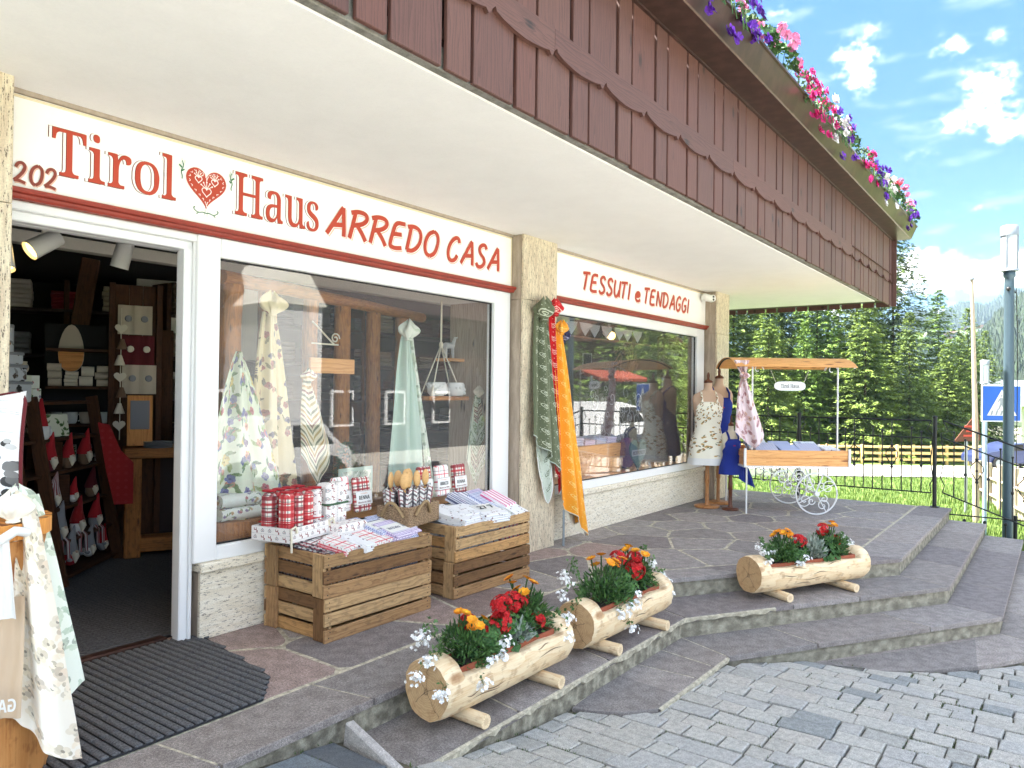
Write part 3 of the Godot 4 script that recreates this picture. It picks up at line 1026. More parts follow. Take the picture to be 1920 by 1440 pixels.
# ---------------------------------------------------------------- terrace and steps
var RIM := [
	[Vector2(-3, 1.42), Vector2(5.40, 1.42), Vector2(7.69, 2.92), Vector2(11.55, 2.92)],
	[Vector2(2.33, 1.85), Vector2(5.21, 1.87), Vector2(7.515, 3.325), Vector2(11.5, 3.325)],
	[Vector2(3.95, 2.25), Vector2(5.03, 2.265), Vector2(7.34, 3.72), Vector2(11.45, 3.72)],
	[Vector2(6.0, 3.33), Vector2(6.35, 3.62), Vector2(7.17, 4.12), Vector2(11.4, 4.12)]]
var STEP := [0.0, -0.157, -0.305, -0.444]

func outline(rim: Array, back: float, inset := 0.0) -> PackedVector2Array:
	var p := PackedVector2Array()
	for v in rim:
		p.append(v)
	p.append(Vector2(rim[3].x, back))
	p.append(Vector2(rim[0].x, back))
	if inset > 0.0:
		var q := Geometry2D.offset_polygon(p, -inset, Geometry2D.JOIN_MITER)
		return q[0]
	return p

func flat_prism(p: PackedVector2Array, y0: float, y1: float) -> ArrayMesh:
	var st := T()
	# polygon lies in x,z: turn so that local z is up
	var q := PackedVector2Array()
	for v in p:
		q.append(Vector2(v.x, -v.y))
	prism(st, q, y1 - y0, Transform3D(Basis(Vector3.RIGHT, -PI / 2), Vector3(0, y0, 0)))
	return done(st)

func slab(parent: Node, called: String, p: PackedVector2Array, y: float, th: float, m: Material, bev := 0.004) -> void:
	if p.size() < 3:
		return
	var c := Vector2()
	for v in p:
		c += v
	c /= p.size()
	var q := PackedVector2Array()
	for v in p:
		q.append(v - c)
	obj(called, stone_mesh(q, func(v): return 0.0, th, bev), m, parent, Transform3D(Basis(), Vector3(c.x, y, c.y)))

func inset(p: PackedVector2Array, d: float) -> PackedVector2Array:
	var q := Geometry2D.offset_polygon(p, -d, Geometry2D.JOIN_MITER)
	return q[0] if q.size() else PackedVector2Array()

func terrace() -> void:
	var t := thing("terrace", "", "")
	tag(t, "", "", "", "structure")
	var back := -1.9
	for k in 4:
		var rim: Array = RIM[k]
		var b: float = back if k == 0 else -0.5
		var body := outline(rim, b, 0.03)
		if k == 2:
			body = inset(poly([3.64, 1.6, 3.68, 1.92, 3.76, 2.10, 3.95, 2.25, 5.03, 2.265, 7.34, 3.72, 11.45, 3.72, 11.45, -.5, 3.64, -.5]), 0.03)
		if k == 3:
			body = inset(poly([5.55, 2.3, 5.62, 2.72, 5.75, 3.02, 6.0, 3.33, 6.35, 3.62, 7.17, 4.12, 11.4, 4.12, 11.4, -.5, 5.55, -.5]), 0.03)
		obj("step_riser" if k else "terrace_base", flat_prism(body, -1.3, STEP[k] - 0.028), M.riser, t)
		obj("mortar_bed", flat_prism(inset(body, 0.008), STEP[k] - 0.05, STEP[k] - 0.0032), M.mortar, t)
	# border slabs of the terrace and the treads, mitred at the corners
	for k in 4:
		var o: Array = RIM[k]
		var i: Array
		if k == 0:
			i = [Vector2(-3, 1.03), Vector2(5.29, 1.03), Vector2(7.58, 2.52), Vector2(11.55, 2.52)]
		else:
			i = RIM[k - 1].duplicate()
			i[0] = [Vector2(), Vector2(2.41, 1.40), Vector2(3.70, 1.82), Vector2(5.6, 2.55)][k]
			if k == 3:
				i[1] = Vector2(5.62, 2.6)
			for j in 4:
				i[j] = i[j] + Vector2(0, -0.035)
		for s in 3:
			var L: float = (o[s + 1] - o[s]).length()
			var n := maxi(1, int(L / 0.92 + 0.5))
			if k == 2 and s == 0:
				n = 4
			var cuts := [0.0]
			for j in range(1, n):
				cuts.append((j + rf(-.18, .18)) / n)
			cuts.append(1.0)
			for j in n:
				var a: float = cuts[j]
				var b: float = cuts[j + 1]
				var p := PackedVector2Array([o[s].lerp(o[s + 1], a), o[s].lerp(o[s + 1], b), i[s].lerp(i[s + 1], b), i[s].lerp(i[s + 1], a)])
				if k == 2 and s == 0 and j == 0:
					p = poly([3.66, 1.84, 3.70, 1.96, 3.78, 2.11, 3.95, 2.25]) + PackedVector2Array([o[0].lerp(o[1], b), i[0].lerp(i[1], b + .12)])
				if k == 3 and s == 0:
					p = poly([5.60, 2.60, 5.64, 2.75, 5.77, 3.03, 6.0, 3.31, 6.35, 3.62, 7.05, 3.55, 6.2, 3.0])
				slab(t, "step_tread" if k else "paving_slab", inset(p, 0.0065), STEP[k] + rf(-.001, .001), 0.036, M["slab%d" % (rng.randi() % 5)])
	# rough mortar smeared along the front of the two upper edges
	for e in [[Vector2(2.42, 1.853), Vector2(5.20, 1.873), STEP[1]], [Vector2(3.96, 2.252), Vector2(5.02, 2.268), STEP[2]], [Vector2(5.2, 1.873), Vector2(5.9, 2.315), STEP[1]], [Vector2(7.25, 4.122), Vector2(11.3, 4.122), STEP[3]]]:
		var st := T()
		var L: float = e[0].distance_to(e[1])
		var n := int(L / .05)
		var d: Vector2 = (e[1] - e[0]).normalized()
		var nn := Vector2(-d.y, d.x)
		var pr := []
		for k in n + 1:
			var q: Vector2 = e[0] + d * L * k / n
			var hh := rf(.018, .042) * (1.0 if rf(0, 1) < .85 else .5)
			var o := nn * rf(.004, .010)
			var b := nn * -.012
			var ring := [Vector3(q.x + b.x, e[2] - .001, q.y + b.y), Vector3(q.x + o.x, e[2] - .006, q.y + o.y), Vector3(q.x + o.x * .8, e[2] - hh, q.y + o.y * .8), Vector3(q.x + b.x, e[2] - hh - .01, q.y + b.y)]
			if pr.size():
				for j in 3:
					quad(st, pr[j], pr[j + 1], ring[j + 1], ring[j])
			pr = ring
		obj("mortar_nose", st, M.mortar, t)
	# crazy paving inside
	var area := poly([-3, -1.86, 11.5, -1.86, 11.5, 2.51, 7.585, 2.51, 5.295, 1.02, -3, 1.02])
	var seeds := []
	var gx := 0
	while gx < 24:
		for gz in 8:
			var p := Vector2(-2.6 + gx * 0.62 + (0.31 if gz % 2 else 0.0) + rf(-.2, .2), -1.7 + gz * 0.56 + rf(-.18, .18))
			if Geometry2D.is_point_in_polygon(p, area) and not (p.x < 10.4 and p.y < -0.3):
				seeds.append(p)
		gx += 1
	for a in seeds:
		var cell := poly([a.x - 1.3, a.y - 1.3, a.x + 1.3, a.y - 1.3, a.x + 1.3, a.y + 1.3, a.x - 1.3, a.y + 1.3])
		for b in seeds:
			if a == b or a.distance_to(b) > 2.4:
				continue
			cell = half(cell, (a + b) * 0.5, (b - a).normalized())
		var parts := Geometry2D.intersect_polygons(cell, area)
		if parts.is_empty():
			continue
		var q := inset(parts[0], rf(0.009, 0.017))
		if q.size() < 3:
			continue
		# broken corners
		var w := PackedVector2Array()
		for j in q.size():
			var p0 := q[(j + q.size() - 1) % q.size()]
			var p1 := q[j]
			var p2 := q[(j + 1) % q.size()]
			var e := minf(0.05, minf(p0.distance_to(p1), p1.distance_to(p2)) * 0.3)
			w.append(p1 + (p0 - p1).normalized() * e)
			w.append(p1 + (p2 - p1).normalized() * e)
			if p1.distance_to(p2) > 0.3:
				var mid := (p1 + p2) * 0.5
				w.append(mid + (p2 - p1).orthogonal().normalized() * rf(-.012, .004))
		slab(t, "paving_slab", w, rf(-.0015, .0012), 0.03, M["slab%d" % ([0, 1, 3, 5, 5, 6, 4][rng.randi() % 7] if a.x < 6.5 else rng.randi() % 5)], 0.003)

func half(p: PackedVector2Array, c: Vector2, n: Vector2) -> PackedVector2Array:
	var out := PackedVector2Array()
	for i in p.size():
		var a := p[i]
		var b := p[(i + 1) % p.size()]
		var da := (a - c).dot(n)
		var db := (b - c).dot(n)
		if da <= 0:
			out.append(a)
		if (da < 0 and db > 0) or (da > 0 and db < 0):
			out.append(a.lerp(b, da / (da - db)))
	return out

func plaza() -> void:
	var st := T()
	sheet(st, 60, 20, func(u: float, v: float):
		var x := lerpf(-12, 11.2, u)
		return Vector3(x, hp(x) - 0.024, lerpf(1.40, 14.0, v)))
	var pl := tag(obj("plaza", st, M.bed), "", "", "", "structure")
	var far := {}
	var single := 0
	var steps := [poly([2.29, 1.2, 2.26, 1.845, 5.21, 1.865, 7.52, 3.32, 12, 3.32, 12, 1.2]), poly([3.63, 1.5, 3.66, 1.90, 3.77, 2.10, 3.95, 2.24, 5.03, 2.26, 7.35, 3.715, 12, 3.715, 12, 1.5]), poly([5.55, 2.3, 5.62, 2.72, 5.75, 3.02, 5.99, 3.32, 6.34, 3.61, 7.17, 4.11, 12, 4.11, 12, 2.3]), poly([-4, 1.0, -4, 1.43, 6, 1.43, 6, 1.0])]
	var tufts := T()
	var x := -5.0
	while x < 9.4:
		var w := rf(0.138, 0.170)
		var dark := x < 2.32
		if dark:
			w = rf(0.2, 0.26)
			if x + w > 2.32:
				w = 2.30 - x if 2.30 - x > 0.08 else 0.09
		var z := 1.36 + rf(0, .1)
		while z < 6.2:
			var l: float = [0.13, 0.15, 0.20, 0.23, 0.28][rng.randi() % 5] * rf(.93, 1.07)
			if dark:
				l = rf(.22, .38)
			var g := 0.0045
			var j := func(): return rf(-.005, .005)
			var sk := 0.06 * (x - 4.5) * (z - 2.0) * 0.2
			var p := PackedVector2Array([Vector2(x + g + j.call() + sk, z + g + j.call()), Vector2(x + w - g + j.call() + sk, z + g + j.call()), Vector2(x + w - g + j.call() + sk, z + l - g + j.call()), Vector2(x + g + j.call() + sk, z + l - g + j.call())])
			var c := Vector2(x + w * .5, z + l * .5)
			var cut := [p]
			for s in steps:
				var nx := []
				for q in cut:
					nx.append_array(Geometry2D.clip_polygons(q, s))
				cut = nx
			for q in cut:
				var ar := 0.0
				for e in q.size():
					ar += q[e].cross(q[(e + 1) % q.size()])
				if absf(ar) * .5 < 0.003 or Geometry2D.triangulate_polygon(q).is_empty():
					continue
				var lift := rf(-.006, .005)
				var cc := Vector2()
				for v in q:
					cc += v
				cc /= q.size()
				var loc := PackedVector2Array()
				for v in q:
					loc.append(v - cc)
				var tl := Vector2(rf(-.03, .03), rf(-.03, .03))
				var y0 := hp(cc.x)
				var ms := stone_mesh(loc, func(v): return hp(v.x + cc.x) - y0 + lift + tl.dot(v), 0.05, 0.007)
				var key := ("slate%d" % (rng.randi() % 3)) if dark and z < 2.6 else ("cobble%d" % [0, 0, 1, 2, 3, 0, 1, 5, 0, 3, 5, 1, 4][rng.randi() % 13])
				var at := Vector3(cc.x, y0, cc.y)
				if x > 1.2 and x < 7.6 and z < 4.3 and z < 1.3 + (x - 1.2) * 1.15 and single < 300:
					single += 1
					obj("cobble", ms, M[key], pl, Transform3D(Basis(), at))
				else:
					if not far.has(key):
						far[key] = T()
					far[key].append_from(ms, 0, Transform3D(Basis(), at))
			if rf(0, 1) < 0.25 + 0.3 * (1.0 if x > 4.5 and z > 2.6 else 0.0):
				for k in 26:
					var m := Vector3(x + sk + rf(-.006, .006), 0, z + rf(0, l))
					if k % 3 == 0:
						m = Vector3(x + rf(0, w), 0, z + rf(-.006, .006))
					m.y = hp(m.x) - .015
					tufts.set_color(Color(.05, .10, .02).lerp(Color(.11, .17, .04), rf(0, 1)))
					var a := rf(0, TAU)
					tri(tufts, m, m + Vector3(cos(a) * .006, 0, sin(a) * .006), m + Vector3(rf(-.008, .008), rf(.012, .022), rf(-.008, .008)))
			z += l
		x += w
	for key in far:
		var o := MeshInstance3D.new()
		o.name = "cobbles_beyond"
		far[key].index()
		o.mesh = far[key].commit()
		o.material_override = M[key]
		pl.add_child(o, true)
		tag(o, "", "", "", "stuff")
	tag(obj("moss", tufts, M.leaf), "green moss and grass growing in the joints of the cobbles", "moss", "", "stuff")
	st = T()
	var b := Vector3(2.355, -.035, 1.44)
	var e := Vector3(2.245, -.135, 2.03)
	box(st, Vector3.ZERO, Vector3(.045, .14, (e - b).length()), .006)
	tag(obj("kerb", st, M.kerb, null, Transform3D(Basis.looking_at(e - b), (b + e) * .5 - Vector3(0, .065, 0))), "", "", "", "structure")

# ---------------------------------------------------------------- the shop
var building: Node3D

func ext(called: String, parent: Node, prof: PackedVector2Array, x0: float, x1: float, m: Material) -> MeshInstance3D:
	# profile in (z, y) pushed along x
	var st := T()
	prism(st, prof, x1 - x0, Transform3D(Basis(Vector3(0, 0, 1), Vector3(0, 1, 0), Vector3(1, 0, 0)), Vector3(x0, 0, 0)))
	# the basis mirrors, so turn the triangles round
	var mm := done(st)
	return obj(called, flip(mm), m, parent)

func flip(mesh: ArrayMesh) -> ArrayMesh:
	var a := mesh.surface_get_arrays(0)
	var v: PackedVector3Array = a[Mesh.ARRAY_VERTEX]
	var u: PackedVector2Array = a[Mesh.ARRAY_TEX_UV]
	var st := T()
	for i in range(0, v.size(), 3):
		for k in [0, 2, 1]:
			st.set_uv(u[i + k])
			st.add_vertex(v[i + k])
	return done(st)

func shop() -> void:
	building = thing("shop_building", "white chalet shop with wide plastered soffit, travertine pillars and large display windows", "building")
	var b := building
	bx("soffit", b, Vector3(3.26, 2.997, -.12), Vector3(18.52, .12, 3.79), M.soffit)
	bx("slab_edge", b, Vector3(3.26, 3.0, 1.802), Vector3(18.5, .11, .048), M.concrete, .004)
	bx("balcony_floor", b, Vector3(12.95, 3.04, 0), Vector3(.84, .06, 3.6), M.board_dark)
	ext("ceiling_trim", b, poly([0, 2.937, 0, 2.915, .012, 2.918, .02, 2.937]), 1.40, 5.54, M.pillar_side)
	ext("ceiling_trim", b, poly([0, 2.937, 0, 2.915, .012, 2.918, .02, 2.937]), 6.11, 10.2, M.pillar_side)
	# solid parts behind the signs and at the ends
	bx("wall", b, Vector3(-2.45, 1.45, -.1), Vector3(7.1, 2.97, .3), M.plaster)
	bx("lintel", b, Vector3(5.77, 2.66, -.15), Vector3(9.34, .55, .24), M.plaster)
	bx("side_wall", b, Vector3(10.45, 1.45, -3.65), Vector3(.3, 2.97, 7.0), M.plaster)
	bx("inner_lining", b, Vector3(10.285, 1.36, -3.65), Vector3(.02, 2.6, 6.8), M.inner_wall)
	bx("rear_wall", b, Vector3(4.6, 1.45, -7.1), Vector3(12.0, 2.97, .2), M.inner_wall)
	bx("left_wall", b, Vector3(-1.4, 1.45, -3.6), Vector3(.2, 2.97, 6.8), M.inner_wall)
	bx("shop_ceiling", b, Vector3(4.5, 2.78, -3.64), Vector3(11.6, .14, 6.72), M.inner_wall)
	# pillars
	for p in [[.95, 1.40, .16], [5.55, 6.10, .125], [10.20, 10.66, .17]]:
		var w: float = p[1] - p[0]
		var c: float = (p[0] + p[1]) * .5
		var n := part("pillar", b, Vector3(c, 0, 0))
		bx("pillar_core", n, Vector3(0, 1.468, (p[2] - .33) * .5 - .0125), Vector3(w, 2.935, p[2] + .305), M.pillar_side)
		bx("stone_facing", n, Vector3(0, 1.17, p[2] - .01), Vector3(w + .012, 2.34, .025), M.travertine_v, .003)
		bx("stone_facing", n, Vector3(0, 2.64, p[2] - .01), Vector3(w + .012, .594, .025), M.travertine_v, .003)
		for s in [-1, 1]:
			bx("side_facing", n, Vector3(s * (w * .5 + .001), 1.17, p[2] * .5 - .09), Vector3(.02, 2.33, p[2] + .13), M.pillar_side, .002)
			bx("side_facing", n, Vector3(s * (w * .5 + .001), 2.637, p[2] * .5 - .09), Vector3(.02, .588, p[2] + .13), M.pillar_side, .002)
	# plinths and sills
	for p in [[2.475, 5.54], [6.11, 10.19]]:
		var w: float = p[1] - p[0]
		var c: float = (p[0] + p[1]) * .5
		var n := part("plinth", b, Vector3(c, 0, 0))
		for k in 3:
			bx("stone_facing", n, Vector3(-w * .5 + w * (k + .5) / 3, .2, -.012), Vector3(w / 3 - .003, .396, .024), M.travertine_h, .002)
		bx("plinth_core", n, Vector3(0, .2, -.13), Vector3(w - .01, .392, .21), M.pillar_side)
		bx("sill", n, Vector3(0, .43, -.07), Vector3(w + .02, .055, .20), M.travertine_h, .006)
	# windows
	for p in [[2.43, 2.58, 5.285, 5.52], [6.11, 6.29, 9.92, 10.16]]:
		var n := part("shop_window", b)
		var y0 := .545
		var y1 := 2.283
		bx("frame", n, Vector3((p[0] + p[1]) * .5, 1.43, -.045), Vector3(p[1] - p[0], 1.94, .09), M.frame_white, .006)
		bx("frame", n, Vector3((p[2] + p[3]) * .5, 1.43, -.045), Vector3(p[3] - p[2], 1.94, .09), M.frame_white, .006)
		bx("frame", n, Vector3((p[1] + p[2]) * .5, (y0 + .458) * .5, -.045), Vector3(p[2] - p[1], y0 - .458, .09), M.frame_white, .006)
		bx("frame", n, Vector3((p[1] + p[2]) * .5, (y1 + 2.40) * .5, -.045), Vector3(p[2] - p[1], 2.40 - y1, .09), M.frame_white, .006)
		var st := T()
		for e in [[Vector3((p[1] + p[2]) * .5, y0, 0), Vector3(p[2] - p[1], .016, .02)], [Vector3((p[1] + p[2]) * .5, y1, 0), Vector3(p[2] - p[1], .016, .02)], [Vector3(p[1], (y0 + y1) * .5, 0), Vector3(.016, y1 - y0, .02)], [Vector3(p[2], (y0 + y1) * .5, 0), Vector3(.016, y1 - y0, .02)]]:
			box(st, e[0] + Vector3(0, 0, -.045), e[1])
		obj("rubber_seal", st, M.seal, n)
		bx("pane", n, Vector3((p[1] + p[2]) * .5, (y0 + y1) * .5, -.045), Vector3(p[2] - p[1], y1 - y0, .008), M.glass)
	bx("frame_filler", b, Vector3(5.53, 1.43, -.07), Vector3(.03, 1.92, .08), M.concrete)
	# door
	var d := part("door_frame", b)
	bx("frame", d, Vector3(2.402, 1.175, -.085), Vector3(.056, 2.33, .07), M.frame_white, .006)
	bx("frame", d, Vector3(2.425, 1.16, -.15), Vector3(.045, 2.30, .07), M.frame_white, .006)
	bx("frame", d, Vector3(1.90, 2.328, -.15), Vector3(1.0, .045, .07), M.frame_white, .006)
	bx("frame", d, Vector3(1.90, 2.332, -.085), Vector3(1.05, .05, .07), M.frame_white, .006)
	bx("frame", d, Vector3(1.91, 2.378, -.07), Vector3(1.06, .044, .11), M.frame_white, .005)
	var st := T()
	tube(st, [Vector3(2.432, .0, -.04), Vector3(2.432, 2.36, -.04)], .012, 8)
	obj("cover_strip", st, M.frame_white, d)
	bx("frame", d, Vector3(1.415, 1.155, -.1), Vector3(.03, 2.29, .09), M.frame_white, .004)
	bx("threshold", d, Vector3(1.88, .012, -.17), Vector3(.96, .026, .07), M.copper_brown, .006)
	# painted moulding
	var pr := poly([-.02, 2.402, .022, 2.402, .03, 2.412, .034, 2.424, .05, 2.430, .055, 2.440, .055, 2.452, -.02, 2.452])
	ext("red_moulding", b, pr, 1.405, 5.535, M.red_paint)
	ext("red_moulding", b, pr, 6.105, 10.225, M.red_paint)

func balcony() -> void:
	var n := part("balcony", building)
	bx("backing", n, Vector3(3.4, 3.5, 1.805), Vector3(20.0, .98, .012), M.board_dark)
	bx("lower_batten", n, Vector3(3.4, 3.11, 1.822), Vector3(20.0, .05, .02), M.board_dark)
	var st := T()
	var k := -9
	while k < 18:
		var a := 4.097 + .5355 * k
		for e in [[a + .014, .166, 0], [a + .204, .311, 1]]:
			if e[0] + e[1] > 13.43 or e[0] < -1.2:
				continue
			var y0 := 2.945 + rf(-.008, .008)
			bx("cladding_board", n, Vector3(e[0] + e[1] * .5, (y0 + 4.03) * .5, 1.85 + rf(-.003, .003)), Vector3(e[1], 4.03 - y0, .026), M["board%d" % (rng.randi() % 4)], .004, Basis(Vector3.FORWARD, rf(-.0015, .0015)))
		k += 1
	var z := -1.75
	while z < 1.75:
		for e in [[z, .17], [z + .2, .3]]:
			bx("end_board", n, Vector3(13.42, 3.48, e[0] + e[1] * .5), Vector3(.026, 1.08, e[1]), M["board%d" % (rng.randi() % 4)], .004)
		z += .53
	bx("end_rail", n, Vector3(13.39, 3.5, 0), Vector3(.03, .1, 3.5), M.board_dark)
	# scalloped rails
	var x0 := 3.887 - .543 * 9
	var segs := [[-4, 4], [4, 9], [9, 17], [17, 27]]
	for sg in segs:
		var p := PackedVector2Array()
		for i in range(sg[0], sg[1]):
			var o: float = 3.887 - .543 * 5 + i * .543
			if o > 13.4:
				break
			for q in [[.0, 3.332], [.022, 3.350], [.03, 3.330], [.09, 3.312], [.18, 3.298], [.27, 3.291], [.36, 3.296], [.44, 3.306], [.49, 3.316], [.512, 3.296], [.528, 3.306]]:
				p.append(Vector2(o + q[0], q[1]))
		var last := minf(3.887 - .543 * 5 + sg[1] * .543, 13.45)
		p.append(Vector2(last - .002, 3.332))
		p.append(Vector2(last - .002, 3.449))
		p.append(Vector2(3.887 - .543 * 5 + sg[0] * .543 + .001, 3.449))
		var c := Vector2(p[0].x, 3.4)
		var q := PackedVector2Array()
		for v in p:
			q.append(v - c)
		st = T()
		prism(st, q, .024, Transform3D(), 1.0, Vector2(rf(0, 2), rf(0, 1)))
		obj("scalloped_rail", st, M["board%d" % ([3, 0, 1, 0][segs.find(sg)])], n, xf(Vector3(c.x, c.y, 1.866)))
	# sheet metal flower trough
	ext("trough", n, poly([1.80, 4.03, 1.868, 4.022, 2.12, 4.022, 2.13, 4.030, 2.205, 4.20, 2.222, 4.205, 2.222, 4.225, 2.19, 4.222, 1.80, 4.222]), -1.2, 13.5, M.copper_brown)
	ext("trough_seam", n, poly([1.862, 4.024, 1.862, 4.008, 1.885, 4.008, 1.885, 4.024]), -1.2, 13.48, M.copper_brown)
	bx("trough_soil", n, Vector3(6.1, 4.232, 2.02), Vector3(14.6, .02, .34), M.soil)
	balcony_flowers()

func upper_house() -> void:
	var b := building
	bx("upper_wall", b, Vector3(2.3, 4.7, -.2), Vector3(16.6, 3.2, .3), M.plaster)
	bx("upper_side_wall", b, Vector3(10.45, 4.7, -5.0), Vector3(.3, 3.2, 9.2), M.plaster)
	for p in [[1.5, 3.2], [5.0, 6.4], [8.0, 9.2]]:
		bx("upper_door", b, Vector3((p[0] + p[1]) * .5, 4.1, -.04), Vector3(p[1] - p[0], 2.0, .04), M.board_dark)
	ext("roof", b, poly([.5, 6.2, .55, 6.32, -5.0, 8.6, -10.5, 6.32, -10.4, 6.2, -5.0, 8.42]), -7, 12.75, M.old_wood)

# ---------------------------------------------------------------- lettering
var STROKES := {
	"A": [.62, [[0, 0, .16, .36, .34, .78, .44, 1.0], [.44, 1.0, .50, .6, .56, .25, .58, 0], [.12, .33, .54, .40]]],
	"R": [.60, [[.10, .95, .06, .5, 0, 0], [-.05, .90, .2, 1.0, .48, .97, .56, .78, .40, .58, .08, .47], [.2, .5, .42, .26, .58, 0]]],
	"E": [.52, [[.50, .98, .12, .97, .05, .6, -.01, .2, .0, .05, .2, .0, .46, .06], [.05, .52, .40, .56]]],
	"D": [.58, [[.08, .96, .05, .5, 0, .04], [-.06, .93, .2, 1.0, .46, .9, .56, .6, .46, .25, .24, .04, 0, .04]]],
	"O": [.58, [[.34, 1.0, .10, .86, -.01, .45, .06, .08, .26, .0], [.26, .0, .48, .14, .58, .56, .52, .9, .34, 1.0]]],
	"C": [.52, [[.50, .80, .46, .97, .30, 1.0, .08, .74, 0, .36, .08, .06, .24, 0, .40, .10, .46, .28]]],
	"S": [.46, [[.44, .82, .36, 1.0, .16, .96, .06, .76, .16, .56, .36, .42, .42, .22, .28, .02, .08, .0, -.02, .16]]],
	"T": [.44, [[-.04, .93, .2, .97, .50, 1.0], [.24, .97, .18, .5, .10, 0]]],
	"U": [.50, [[.06, 1.0, .0, .5, .02, .14, .14, 0, .30, .08, .42, .4], [.52, 1.0, .46, .5, .44, .02]]],
	"I": [.14, [[.12, 1.0, .08, .5, .02, 0]]],
	"N": [.56, [[.0, 0, .06, .5, .10, 1.0], [.10, 1.0, .24, .5, .42, .02], [.42, .02, .50, .5, .56, 1.0]]],
	"G": [.54, [[.50, .84, .42, 1.0, .26, .97, .06, .7, 0, .3, .10, .02, .30, 0, .46, .18, .49, .42], [.26, .44, .52, .46]]],
	"e": [.46, [[.04, .28, .26, .31, .40, .40, .36, .56, .20, .60, .05, .42, .02, .18, .14, .02, .32, .03, .44, .14]]],
	"2": [.52, [[.02, .72, .10, .95, .30, 1.0, .44, .82, .36, .52, .16, .22, .0, .05], [.0, .05, .24, .08, .50, .0]]],
	"0": [.52, [[.30, 1.0, .08, .84, 0, .45, .08, .08, .26, .0], [.26, .0, .46, .14, .53, .55, .48, .88, .30, 1.0]]],
}

func hand_text(text: String, x0: float, x1: float, y0: float, h: float, slant: float, wide: float, m: Material, parent: Node, z: float, gap := .12, called := "lettering", off := Vector2.ZERO) -> void:
	var st := T()
	var w := 0.0
	for c in text:
		w += (.32 if c == " " else STROKES[c][0] + gap)
	w -= gap
	var sx := (x1 - x0) / w
	var x := 0.0
	var n := 0
	for c in text:
		if c == " ":
			x += .32
			continue
		for s in STROKES[c][1]:
			var p := PackedVector2Array()
			for i in range(0, s.size(), 2):
				p.append(Vector2(x0 + (x + s[i]) * sx + s[i + 1] * h * slant, y0 + s[i + 1] * h) + off)
			p = chaikin(p, 2)
			for q in Geometry2D.offset_polyline(p, wide * .5, Geometry2D.JOIN_ROUND, Geometry2D.END_ROUND):
				if not Geometry2D.is_polygon_clockwise(q):
					prism(st, q, .0018 + .0003 * (n % 4), xf(Vector3(0, 0, z)))
			n += 1
		x += STROKES[c][0] + gap
	obj(called, st, m, parent)

# text fitted to a box: x0..x1, y0..y1
func set_text(text: String, font: String, weight: int, r: Rect2, depth: float, m: Material, parent: Node, t := Transform3D(), called := "lettering", italic := false) -> MeshInstance3D:
	var f := SystemFont.new()
	f.font_names = PackedStringArray([font])
	f.font_weight = weight
	f.font_italic = italic
	var tm := TextMesh.new()
	tm.font = f
	tm.text = text
	tm.font_size = 64
	tm.pixel_size = 0.01
	tm.depth = 0.2
	tm.curve_step = 1.0
	var bb := tm.get_aabb()
	var sx := r.size.x / bb.size.x
	var sy := r.size.y / bb.size.y
	var o := MeshInstance3D.new()
	o.name = called
	o.mesh = tm
	o.material_override = m
	parent.add_child(o, true)
	o.transform = t * Transform3D(Basis.from_scale(Vector3(sx, sy, depth / 0.2)), Vector3(r.position.x - bb.position.x * sx, r.position.y - bb.position.y * sy, 0))
	return o

func flat_line(st: SurfaceTool, n: int, p: PackedVector2Array, w: float) -> void:
	for q in Geometry2D.offset_polyline(p, w, Geometry2D.JOIN_ROUND, Geometry2D.END_ROUND):
		if not Geometry2D.is_polygon_clockwise(q):
			prism(st, q, .0012 + .0002 * (n % 3), xf(Vector3(0, 0, .005)))

